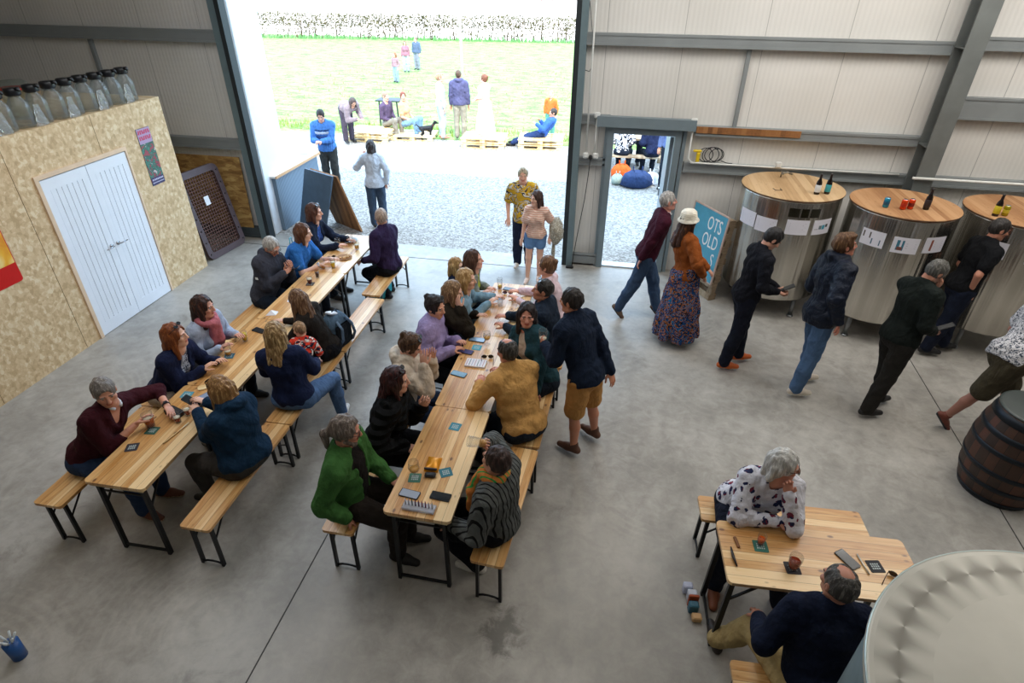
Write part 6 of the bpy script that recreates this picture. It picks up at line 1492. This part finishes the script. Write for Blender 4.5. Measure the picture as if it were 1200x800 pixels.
# ---------------- middle row, left side (facing +x)
P((-1.80, 2.96), (-1.72, 2.93, 1.26), 'man with a long grey ponytail, beard and glasses in a green jacket', seat=BH, hdg=88, look=72, nod=20, fat=0.08, skin='c98e76',
  hair=('pony', '6e625a', 'a89c90'), top=dict(mat=C_('3f6a36', 'green_waxed'), name='green_jacket', open=0.062, under=C_('1e1a1a', 'dark_shirt'), collar=True, e=0.032, noise=0.007), legs=dict(mat=C_('2a2420', 'dark_brown_cord'), e=0.018), shoe='201e1c',
  hands=((-1.74, 2.74, 0.56), (-1.50, 3.08, 0.68)), feet=((-1.42, 2.86, 0.0), (-1.40, 3.06, 0.0)), extra=('glasses', 'beard'), det=1.2)
P((-1.79, 3.56), (-1.58, 3.58, 1.26), 'woman with long dark red hair in a black puffer coat, hand raised to her mouth', seat=BH, hdg=82, look=74, nod=14, fem=True, skin='d8a58c',
  hair=('long', '2c1012', '5c2220'), top=dict(mat=C_('17181a', 'black_puffer', kind='quilt'), name='puffer_coat', e=0.042, noise=0.006, hem=-0.18, collar=True), legs=dict(mat=BLK),
  hands=((-1.50, 3.40, 0.72), (-1.40, 3.62, 0.98)), curl=(0.4, 0.75), palm=(None, (-1, 0, 0.2)), extra=('sunglasses_up',), poles=(None, (-0.2, -0.1, -1)), det=1.15)
P((-1.80, 4.16), (-1.66, 4.16, 1.21), 'laughing woman in a cream fleece with sunglasses on her head covering her mouth', seat=BH, hdg=84, look=80, nod=30, fem=True, skin='dda890',
  hair=('bun', '4c3526', '806048'), top=dict(mat=C_('cdbfae', 'cream_fleece'), name='fleece', hood=True, e=0.03, noise=0.008), legs=dict(mat=DJEANS), hands=((-1.52, 4.08, 1.06), (-1.50, 4.24, 1.03)), curl=(0.25, 0.3), palm=((-1, 0, 0.3), (-1, 0, 0.3)), poles=((0.3, 0, -1), (-0.3, 0, -1)), extra=('sunglasses_up',), det=1.1)
P((-1.80, 4.80), (-1.64, 4.85, 1.23), 'woman with dark hair tied up in a lilac jumper at the middle row', seat=BH, hdg=88, look=104, nod=18, fem=True, skin='d8a288',
  hair=('bun', '221a1c'), top=dict(mat=C_('9a8cb8', 'lilac_knit'), name='jumper', e=0.032, noise=0.007, cuff=C_('b8a088', 'tan_cuff')), legs=dict(mat=BLK), hands=((-1.46, 4.72, 0.82), (-1.44, 4.86, 0.84)), curl=(0.7, 0.7), extra=('sunglasses_up',))
P((-1.78, 5.24), (-1.57, 5.25, 1.20), 'woman with highlighted fair hair in a dark brown fleece resting her cheek on her hand', seat=BH, hdg=86, look=80, nod=20, fem=True, skin='e0b49c',
  hair=('shoulder', '7a5c40', 'ccac84'), top=dict(mat=C_('252019', 'dark_fleece'), name='fleece', e=0.03, noise=0.007), legs=dict(mat=DK), hands=((-1.47, 5.15, 1.06), (-1.38, 5.44, 0.83)), curl=(0.25, 0.3), palm=((-1, 0.3, 0.2), None), poles=((0.3, 0.3, -1), None))
P((-1.77, 5.62), (-1.50, 5.54, 1.21), 'blonde woman half hidden with pale denim sleeves reaching across the far table', seat=BH, hdg=84, look=88, nod=10, fem=True, skin='e2b69e',
  hair=('bob', 'a88454', 'dcc090'), top=jp('7fa0b4', fab='pale_denim', e=0.018), legs=dict(mat=DK), hands=((-1.30, 5.70, 0.84), (-1.28, 5.88, 0.84)), curl=(0.6, 0.6), extra=('watch_r',))
P((-1.76, 6.05), (-1.52, 5.98, 1.25), 'woman with long brown hair in a grey jacket at the far middle table', seat=BH, hdg=88, look=84, nod=2, fem=True, skin='e0ae98',
  hair=('long', '452c20', '6e4a34'), top=dict(mat=C_('8c948c', 'grey_cotton'), name='jacket', open=0.05, under=C_('a8b040', 'lime_top'), e=0.024), legs=dict(mat=DK), hands=((-1.44, 5.98, 0.80), (-1.42, 6.14, 0.82)))
P((-1.84, 6.36), (-1.82, 6.28, 1.00), 'blonde child in a navy top at the end of the middle row bench', seat=BH, hdg=88, look=98, nod=14, s=0.68, child=1.22, skin='e6bea6',
  hair=('child', 'a07c4c', 'd8b880'), top=jp('1e2a44', fab='navy_jersey'), legs=dict(mat=DK), feet=((0.08, 0.3, 0.20, 0), (-0.08, 0.3, 0.20, 0)))
# ---------------- middle row, right side (facing -x)
r_, i_ = P((-0.61, 2.92), (-0.62, 2.91, 1.19), 'person in a black striped grey cardigan and green scarf tipping back a glass, near end', seat=BH, hdg=285, look=298, nod=-4, fat=0.12, skin='c8947c',
  hair=('short', '33241f', '5a4038'), top=dict(mat=C_('5c5e5c', 'striped_knit', kind='stripes_v', color2='141416'), name='cardigan', e=0.034, noise=0.006, hem=-0.15), legs=dict(mat=BLK, e=0.02), shoe='d8d2c8', sole='e8e4dc',
  hands=((-0.74, 3.13, 1.13), (-0.92, 2.78, 0.62)), curl=(0.7, 0.4), palm=((0.2, -1, 0), None), feet=((-0.70, 3.05, 0), (-0.78, 2.88, 0)), extra=('scarf_stripe',), poles=((0.7, 0.2, -0.6), None), det=1.2)
P((-0.60, 4.02), (-0.79, 4.17, 1.27), 'balding man in a mustard yellow shirt seen from behind at the middle table', seat=BH, hdg=318, look=310, nod=20, fat=0.30, skin='c98a72',
  hair=('ring', '33302c', '6a6660'), top=dict(mat=C_('c8985a', 'mustard_cotton'), name='shirt', e=0.022, noise=0.006, collar=True), legs=dict(mat=DK), hands=((-0.86, 4.44, 0.84), (-1.05, 4.20, 0.84)), poles=((0.9, -0.2, -0.8), (-0.9, -0.2, -0.8)), feet=((-0.98, 4.32, 0), (-1.02, 4.08, 0)), det=1.15)
P((-0.55, 4.80), (-0.72, 4.82, 1.26), 'dark haired woman in a dark teal denim jacket facing the camera', seat=BH, hdg=215, look=172, nod=8, fem=True, fat=0.12, skin='d69a84',
  hair=('shoulder', '1e1618', '3a2a28'), top=dict(mat=C_('25434c', 'teal_denim'), name='denim_jacket', open=0.05, under=C_('c0ac98', 'cream_top'), e=0.024, collar=True), legs=dict(mat=DK), hands=((-0.88, 4.66, 0.80), (-0.56, 4.42, 0.62)), feet=((-0.92, 4.9, 0), (-0.88, 4.62, 0)), det=1.1)
P((-0.53, 5.34), (-0.64, 5.36, 1.26), 'man in a navy jacket with sunglasses pushed up on his cropped dark hair', seat=BH, hdg=275, look=262, nod=2, fat=0.15, skin='c08468',
  hair=('crop', '2a2624'), top=dict(mat=C_('1c2634', 'navy_shell'), name='jacket', e=0.03, collar=True), legs=dict(mat=DK), hands=((-1.02, 5.48, 0.84), (-1.0, 5.24, 0.84)), extra=('sunglasses_up',))
P((-0.52, 5.98), (-0.68, 5.96, 1.25), 'woman with a light brown bun in a pale pink top at the far end', seat=BH, hdg=272, look=285, nod=4, fem=True, skin='dca48c',
  hair=('bun', '6a4a34', 'a07c58'), top=jp('dcc4cc', fab='pink_jersey'), legs=dict(mat=DK), hands=((-1.0, 6.08, 0.84), (-0.98, 5.86, 0.84)))
# ---------------- standing in the middle
rB, iB = P((-0.10, 4.38), (-0.30, 4.52, 1.66), 'man standing in a navy fleece and mustard shorts holding a dark pint', hdg=302, look=292, nod=14, s=0.99, skin='c88a6c',
  hair=('short', '282220'), top=dict(mat=C_('182234', 'navy_fleece2'), name='fleece', e=0.028, noise=0.006, collar=True, hem=-0.12), legs=dict(kind='shorts', mat=C_('bc8a50', 'mustard_twill'), e=0.022, len=0.86), shoe='5a3a2a', sole='4a3022',
  hands=((0.12, 4.46, 0.93), (-0.50, 4.50, 1.14)), curl=(0.4, 0.75), palm=(None, (0.9, 0.3, 0)), feet=((0.03, 4.62, 0), (-0.16, 4.36, 0)), det=1.15)
pint(iB['hands'][1][0]-0.01, iB['hands'][1][1]-0.005, 'nearly finished dark pint held up by the standing man in a navy fleece', '1c0e0a', 0.35, 0.15, 0.042, z=iB['hands'][1][2]-0.05)
# glass tipped by the person in the cardigan
pint(i_['hands'][0][0], i_['hands'][0][1]-0.0, 'glass tipped up to the mouth by the person in the striped cardigan', 'c89040', 0.35, 0.15, 0.04, z=i_['hands'][0][2], tilt=(math.radians(20), math.radians(-70), 0), foam=False)
# ---------------- right hand table
P((1.22, 3.46), (1.31, 3.22, 1.21), 'white haired woman in glasses and a white floral blouse leaning on the right table', seat=BH, hdg=178, look=98, nod=12, fem=True, fat=0.25, skin='d49a84',
  hair=('short_f', 'c4c2be', 'eceae6'), top=dict(mat=C_('dcdce6', 'floral_cotton', kind='floral', color2='2c3254', color3='7a3446'), name='blouse', e=0.022, noise=0.005), legs=dict(mat=C_('1e2230', 'navy_trousers')), shoe='7a4428', sole='3a241a',
  hands=((1.32, 3.06, 0.83), (1.36, 3.10, 1.05)), feet=((1.05, 3.04, 0), (1.50, 2.98, 0)), curl=(0.5, 0.85), palm=(None, (0, 1, 0.2)), poles=((0.9, 0.2, -0.4), (-0.25, 0.5, -1.0)), extra=('glasses',), det=1.25)
P((1.42, 2.10), (1.43, 2.32, 1.20), 'balding grey man in a navy jumper and khaki trousers seen from behind at right table', seat=BH, hdg=2, look=340, nod=10, fat=0.25, skin='b8826c',
  hair=('ring', '4a4744', '8a8680'), top=jp('141b2e', fab='navy_knit3', e=0.024, shirt_collar=C_('2c5a6c', 'teal_collar')), legs=dict(mat=C_('b39c6c', 'khaki_twill'), e=0.02), shoe='2c2420',
  hands=((1.66, 2.52, 0.70), (1.14, 2.40, 0.66)), feet=((1.62, 2.52, 0), (1.02, 2.60, 0)), knee_out=0.15, det=1.25)
# ---------------- queue along the tanks
P((0.46, 7.26), (0.64, 7.30, 1.66), 'grey haired man in a maroon jumper and jeans walking in from the small door', hdg=84, look=78, nod=4, s=0.99, skin='c89080',
  hair=('short', 'a09c98'), top=jp('3c1524', fab='maroon_knit', e=0.022, hem=-0.10, shirt_collar=C_('dce0e8', 'white_cotton3')), legs=dict(mat=C_('34465f', 'denim_mid', kind='denim')), shoe='6a5444', sole='3a2e26',
  hands=((0.38, 7.08, 0.90), (0.42, 7.46, 0.90)), feet=((0.18, 7.18, 0.06), (0.72, 7.30, 0.0)))
P((0.92, 6.74), (0.86, 6.80, 1.60), 'woman in a cream bucket hat, rust cardigan and long patterned blue skirt', hdg=66, look=58, nod=8, s=0.95, fem=True, skin='d8a48c',
  hair=('long', '3a2218', '6c4228'), top=dict(mat=C_('8a4a20', 'rust_knit'), name='cardigan', e=0.026, noise=0.006, hem=-0.02), legs=dict(kind='skirt', mat=C_('1f4a80', 'batik_cotton', kind='batik', color2='b06a34', color3='141a28')), shoe='4a3428',
  hands=((1.10, 6.62, 1.00), (1.16, 6.78, 1.02)), poles=((0.9, -0.3, -0.4), (-0.9, -0.3, -0.4)), extra=('hat',))
P((1.55, 6.28), (1.70, 6.34, 1.62), 'dark haired man in black with bright orange shoes reading his phone', hdg=78, look=84, nod=42, skin='cd9a84',
  hair=('short', '1e1c1e'), top=jp('14151c', fab='black_knit', e=0.022, collar=True), legs=dict(mat=C_('171a26', 'ink_trousers')), shoe='b8561c', sole='d07a34', hands=((1.84, 6.16, 1.08), (1.86, 6.30, 1.06)), curl=(0.6, 0.6), palm=((0, 0.5, .8), (0, -.5, .8)), feet=((1.46, 6.14, 0), (1.66, 6.36, 0)))
P((2.27, 5.94), (2.32, 6.06, 1.74), 'fair haired man in a dark hooded anorak and blue jeans with pale trainers', hdg=76, look=84, nod=0, s=1.03, skin='c88670',
  hair=('quiff', '5a3c26', '8a6a48'), top=dict(mat=C_('1c2230', 'navy_anorak', rough=0.45), name='anorak', hood=True, e=0.04, noise=0.006, hem=-0.22, shirt_collar=C_('b8aca0', 'beige_cotton2')), legs=dict(mat=C_('435a78', 'denim_light', kind='denim')), shoe='c8beb0', sole='ddd6c8',
  hands=((2.36, 5.72, 1.02), (2.40, 6.14, 1.02)), feet=((2.18, 5.74, 0), (2.36, 6.06, 0)))
P((2.95, 5.66), (3.08, 5.76, 1.63), 'grey haired man in a dark green jumper, hand on chin, looking at a phone', hdg=72, look=76, nod=42, s=1.0, fat=0.1, skin='b8846c',
  hair=('short', '55534f', '86847e'), top=jp('181e1c', fab='dark_green_knit', e=0.026, shirt_collar=C_('b0a8a0', 'grey_cotton2')), legs=dict(mat=C_('2a2825', 'charcoal_cord'), e=0.022), shoe='1a1818',
  hands=((3.20, 5.62, 1.06), (3.16, 5.82, 1.42)), curl=(0.6, 0.75), palm=((0, 0.4, .8), (-1, 0, 0)), feet=((2.86, 5.52, 0), (3.06, 5.78, 0)), poles=(None, (-0.3, 0.3, -1)))
P((4.08, 7.02), (4.22, 7.06, 1.65), 'man in glasses and a black tee shirt standing before the right hand tank', hdg=86, look=92, nod=22, s=1.0, fat=0.12, skin='b88068',
  hair=('short', '2c2826'), top=jp('101114', fab='black_jersey', sleeve='short', name='tee_shirt', e=0.018), legs=dict(mat=C_('1a2030', 'dark_denim2')), shoe='121214',
  hands=((4.10, 6.86, 0.98), (4.20, 7.10, 0.96)), feet=((3.98, 6.98, 0), (4.24, 7.12, 0)), extra=('glasses', 'watch_l'))
P((3.86, 5.46), (4.14, 5.62, 1.66), 'man in a white patterned shirt and olive shorts walking, cut off by right edge', hdg=88, look=88, nod=8, s=1.0, fat=0.2, skin='a87868',
  hair=('short', '3c2c22'), top=jp('c8c8ce', fab='printed_cotton', kind=None) if False else dict(mat=C_('cfcfd4', 'printed_cotton', kind='print', color2='4a5260'), sleeve='short', name='shirt', e=0.026, hem=-0.12), legs=dict(kind='shorts', mat=C_('4a4436', 'olive_twill'), e=0.026, len=0.92), shoe='70382c', sole='2c3034',
  hands=((3.80, 5.62, 0.92), (4.2, 5.7, 0.95)), feet=((3.60, 5.50, 0.05), (4.22, 5.52, 0.0)), extra=('watch_red',))
# ---------------- in the big doorway
P((-1.36, 8.50), (-1.38, 8.46, 1.53), 'fair haired youth in a yellow and navy floral shirt behind the girl, big doorway', hdg=178, look=168, nod=12, s=0.89, skin='e2b098',
  hair=('short', '9c8c70', 'd8ccb0'), top=dict(mat=C_('c8a030', 'floral_viscose', kind='bold', color2='c8c4b8', color3='c8a030'), sleeve='short', name='shirt', e=0.026, hem=-0.14), legs=dict(mat=C_('22283c', 'navy_chino')), shoe='d8ccc0', sole='e6ded4', hands=((-1.58, 8.40, 0.84), (-1.12, 8.44, 0.86)))
P((-1.10, 8.02), (-1.10, 7.97, 1.33), 'girl in a peach striped tee shirt and denim shorts walking in with a bundle', hdg=182, look=222, nod=12, s=0.81, child=1.08, fem=True, skin='e6b8a0',
  hair=('bob', '3c2820'), top=dict(mat=C_('d8a490', 'striped_jersey', kind='stripes_h', color2='ead0c0'), sleeve='short', name='tee_shirt', e=0.016, hem=-0.06), legs=dict(kind='shorts', mat=C_('5f82ac', 'pale_denim2', kind='denim'), e=0.018, len=0.40), shoe='d8c0b4', sole='ece6e0',
  hands=((-1.30, 7.92, 0.66), (-0.88, 7.94, 0.78)), feet=((-1.20, 7.96, 0), (-1.04, 8.06, 0)), curl=(0.3, 0.6))
m = MB(); rs = random.Random(8); n = 18; vs = []
for j in range(9):
    z = j/8; R_ = 0.15*math.sin(PI*(0.12+0.80*z))
    for k in range(n): a = 2*PI*k/n; q = R_*(1+rs.uniform(-.13, .13)); vs.append((q*0.75*math.cos(a), q*math.sin(a), 0.40*z-0.2))
fs = [(j*n+k, j*n+(k+1) % n, (j+1)*n+(k+1) % n, (j+1)*n+k) for j in range(8) for k in range(n)]+[tuple(range(n-1, -1, -1)), tuple(range(8*n, 9*n))]
m.add(vs, fs, 0, True); o = m.build('bundled_coat', C_('9a9484', 'khaki_bundle', kind='print', color2='c8c4b8'), None, (-0.80, 8.00, 0.86)); m = MB()
m.tube([(-0.03, 0.02, -0.18), (-0.03, -0.02, -0.34), (-0.02, 0.0, -0.46)], [0.02, 0.03, 0.012], 6); m.build('hanging_sleeve', C_('9a9484', 'khaki_bundle', kind='print', color2='c8c4b8'), o); tag(o, 'bundled khaki and white coat carried under the girl\'s arm', 'coat')
# ---------------- outside on the gravel
lo = dict(det=0.62)
P((-5.92, 11.40), (-5.90, 11.28, 1.57), 'man in a blue jumper with a grey chest band looking down, beside the outdoor counter', hdg=168, look=160, nod=30, s=0.97, skin='d8a48c',
  hair=('short', '2c2420'), top=jp('4f7ec0', fab='blue_knit', e=0.024, band=((0.60, 0.70, C_('b4b8c4', 'grey_band')), (0.74, 0.77, C_('26304c', 'navy_band')), (0.2, 0.55, C_('3a5284', 'slate_band')))), legs=dict(mat=C_('3c3c3a', 'grey_trousers')), shoe='3a2c24', hands=((-5.95, 11.08, 1.12), (-5.86, 11.07, 1.12)), curl=(0.6, 0.6), det=0.85)
P((-4.22, 9.66), (-4.24, 9.70, 1.46), 'woman in a pale grey top and dark jeans seen from behind on the gravel', hdg=335, look=330, nod=4, s=0.87, fem=True, skin='b8846c',
  hair=('short_f', '3a3434'), top=jp('c4ccd8', fab='pale_jersey', e=0.024, hem=-0.15), legs=dict(mat=C_('3c4c60', 'denim_grey')), shoe='2a2624', hands=((-4.02, 9.70, 0.84), (-4.46, 9.78, 1.24)), curl=(0.4, 0.2), det=0.85)
P((-4.45, 16.4), (-4.46, 16.42, 1.66), 'man in a navy hooded top and pale trousers standing outside with his back turned', hdg=352, look=0, s=1.0, skin='c89a80', hair=('crop', '5a4434'), top=dict(mat=C_('5a5878', 'faded_navy'), name='hooded_top', hood=True, e=0.03), legs=dict(mat=C_('a09888', 'pale_twill')), shoe='6a6258', **lo)
P((-4.95, 16.3), (-4.95, 16.3, 1.58), 'slim person in a pale top with a blue sleeve standing left of the navy man', hdg=60, look=60, s=0.96, skin='d8a890', hair=('crop', 'a07c60'), top=jp('c8d4e4', fab='pale_blue_top'), legs=dict(mat=C_('b8c4c8', 'pale_denim3')), shoe='c08068', **lo)
P((-3.72, 16.3), (-3.74, 16.3, 1.60), 'woman in a cream dress with brown tied hair standing right of the navy man', hdg=300, look=290, fem=True, s=0.97, skin='e0b09c', hair=('bun', '7a4a34'), top=jp('e8dcd0', fab='cream_dress', sleeve='short', hem=-0.12), legs=dict(kind='skirt', mat=C_('e8dcd0', 'cream_dress')), shoe='c89880', hands=((-3.9, 16.0, 1.15), (-3.95, 16.1, 1.1)), **lo)
P((-9.46, 25.07), (-9.46, 25.07, 1.05), 'child in a brown patterned top out on the field, nearest of the three', hdg=200, look=200, s=0.66, child=1.2, skin='d8a890', hair=('bob', '8a5a40'), top=jp('a07c84', fab='mauve_top'), legs=dict(mat=C_('8c98a8', 'grey_leggings')), **lo)
P((-10.0, 27.9), (-10.0, 27.9, 1.2), 'person in a dusty pink top out on the field, middle of the three', hdg=160, look=160, s=0.74, fem=True, skin='d8a890', hair=('bob', '6a4234'), top=jp('9c6c78', fab='dusty_top'), legs=dict(mat=C_('a8b0c0', 'grey_leggings2')), **lo)
P((-9.75, 28.7), (-9.75, 28.7, 1.28), 'person in a slate blue jacket out on the field, rightmost of the three', hdg=200, look=220, s=0.80, skin='d8a890', hair=('crop', '6a5444'), top=jp('5c6880', fab='slate_jacket', e=0.03), legs=dict(mat=C_('8c8c98', 'grey_trs')), **lo)
PS = 0.257
P((-6.55, 16.35), (-6.5, 16.25, 1.18), 'seated man in a brown and navy top on the pale pallets outside', seat=PS, hdg=110, look=110, nod=10, s=0.98, skin='d8a890', hair=('crop', '8a7460'), top=jp('5c4c64', fab='plum_top'), legs=dict(mat=C_('8c8478', 'stone_trs')), **lo)
P((-6.05, 16.45), (-6.05, 16.4, 1.12), 'seated person in an orange top and pale blue jeans on the pallets outside', seat=PS, hdg=100, look=150, nod=10, s=0.98, fem=True, skin='dca890', hair=('bun', '7a4434'), top=jp('e0b080', fab='apricot_top', sleeve='short'), legs=dict(mat=C_('7fa0c0', 'sky_denim')), **lo)
P((-7.30, 15.35), (-6.98, 15.10, 1.10), 'person in a mauve grey coat bending forward behind the man in blue', hdg=125, look=125, nod=45, s=0.96, fem=True, skin='c89a80', hair=('bob', '4a3c38'), top=jp('8c7c80', fab='mauve_coat', e=0.03), legs=dict(mat=C_('4c4450', 'plum_trs')), hands=((-6.85, 15.0, 0.70), (-6.80, 15.2, 0.70)), **lo)
P((-9.42, 15.0), (-9.42, 14.95, 0.62), 'small child in grey crouched on the gravel at the left of the doorway view', seat=0.10, hdg=120, look=120, s=0.52, child=1.35, skin='e0b49c', hair=('child', '5a4238'), top=jp('5a5c68', fab='grey_top'), legs=dict(mat=DK), **lo)
P((-2.12, 16.10), (-1.86, 16.15, 0.86), 'person in a bright blue top lounging on a pallet with legs stretched out', seat=PS, hdg=272, look=250, nod=5, s=0.98, skin='c89478', hair=('short', '2e2622'), top=jp('3c62b0', fab='royal_top', e=0.026), legs=dict(mat=C_('26365c', 'indigo_denim')), hands=((-2.20, 16.25, 0.62), (-2.26, 15.95, 0.60)), feet=((-2.95, 16.20, 0.0), (-2.92, 15.98, 0.0)), **lo)
P((-2.05, 17.2), (-2.05, 17.15, 1.14), 'child in an orange and green top on the grass behind the lounging person', hdg=190, look=190, s=0.70, child=1.15, skin='e0ac94', hair=('crop', 'b88468'), top=jp('d8783c', fab='orange_top'), legs=dict(mat=C_('5f9a90', 'green_trs')), **lo)
P((0.00, 13.94), (0.02, 14.15, 1.20), 'person in a black and white top seated at the picnic table outside, left', seat=0.44, hdg=10, look=20, nod=8, s=0.95, skin='d8a890', hair=('short', '6a5a50'), top=dict(mat=C_('e0e0e6', 'white_top', kind='bold', color2='16181c', color3='e0e0e6'), name='top', e=0.02), legs=dict(mat=DK), **lo)
P((0.70, 13.94), (0.68, 14.15, 1.18), 'person in a navy coat seated at the picnic table outside, right', seat=0.44, hdg=350, look=340, nod=14, s=0.95, skin='d8a890', hair=('short', 'c8c0b8'), top=jp('1c2440', fab='navy_coat', e=0.03), legs=dict(mat=DK), **lo)
P((0.30, 15.25), (0.30, 15.15, 1.20), 'person in a turquoise and white top seated on the far side of the picnic table', seat=0.44, hdg=180, look=185, nod=8, s=0.95, skin='d8a890', hair=('short', 'b8a890'), top=jp('a8d8d4', fab='turquoise_top', e=0.02), legs=dict(mat=DK), **lo)
P((1.02, 13.0), (1.02, 13.02, 1.62), 'person in slate blue standing outside at the right edge of the small doorway', hdg=200, look=200, s=0.98, skin='c89478', hair=('short', '4a342c'), top=jp('5a6a94', fab='slate_top', e=0.02), legs=dict(mat=DK), **lo)
# ---------------- phones in hands
def held_phone(x, y, z, rz, rx, label):
    o = phone(0, 0, 0, label); o.location = (x, y, z); o.rotation_euler = (rx, 0, rz); return o
held_phone(-3.76, 5.92, 0.93, -PI/2, 0.5, 'phone held by the man in the charcoal hooded jacket'); held_phone(-3.36, 3.38, 0.92, PI/2, 0.5, 'phone held by the woman in the dark teal hoodie')
held_phone(1.96, 6.24, 1.10, -PI/2, 0.5, 'phone held by the man with orange shoes'); held_phone(3.32, 5.66, 1.10, -PI/2, 0.5, 'phone held by the man in the dark green jumper')
# ---------------- dog
def dog():
    root = empty('dog', (-5.38, 16.19, 0), 0.5); F = Fld(0.03)
    F.cone((-0.16, 0, 0.36), (0.14, 0, 0.36), 0.075, 0.09); F.ell((0.13, 0, 0.33), (0.10, 0.075, 0.115)); F.cone((0.2, 0, 0.40), (0.29, 0, 0.50), 0.05, 0.042); F.ell((0.32, 0, 0.53), (0.065, 0.045, 0.048)); F.cone((0.34, 0, 0.52), (0.43, 0, 0.50), 0.032, 0.020, 0.02)
    for sy in (-1, 1):
        F.cone((0.31, sy*0.03, 0.56), (0.28, sy*0.05, 0.60), 0.018, 0.008, 0.01)
        F.cone((0.15, sy*0.055, 0.30), (0.14, sy*0.055, 0.15), 0.035, 0.02, 0.02); F.cone((0.14, sy*0.055, 0.15), (0.155, sy*0.055, 0.02), 0.018, 0.016, 0.01); F.cone((0.155, sy*0.055, 0.016), (0.185, sy*0.055, 0.014), 0.016, 0.014, 0.01)
        F.cone((-0.15, sy*0.055, 0.34), (-0.10, sy*0.06, 0.22), 0.06, 0.035, 0.02); F.cone((-0.10, sy*0.06, 0.22), (-0.19, sy*0.06, 0.13), 0.028, 0.018, 0.01); F.cone((-0.19, sy*0.06, 0.13), (-0.165, sy*0.06, 0.02), 0.016, 0.015, 0.01); F.cone((-0.165, sy*0.06, 0.016), (-0.13, sy*0.06, 0.014), 0.016, 0.014, 0.01)
    F.cone((-0.22, 0, 0.40), (-0.33, 0, 0.50), 0.022, 0.016, 0.01); F.cone((-0.33, 0, 0.50), (-0.38, 0, 0.44), 0.016, 0.009, 0.01)
    V, Q = F.mesh(0.012); np_mesh('body', [(V, Q, 0)], [hair_mat('16161a')], root); m = MB(); m.tube([(0.235+0.0*k, 0.052*math.cos(a), 0.44+0.052*math.sin(a)) for k, a in enumerate(np.linspace(0, 2*PI, 13)[:-1])], 0.008, 5, closed=True); m.build('collar', plain('8a2c2c', 0.5, name='collar_red'), root)
    root.scale = (0.82,)*3; tag(root, 'small black dog standing at the edge of the grass outside', 'dog')
dog()
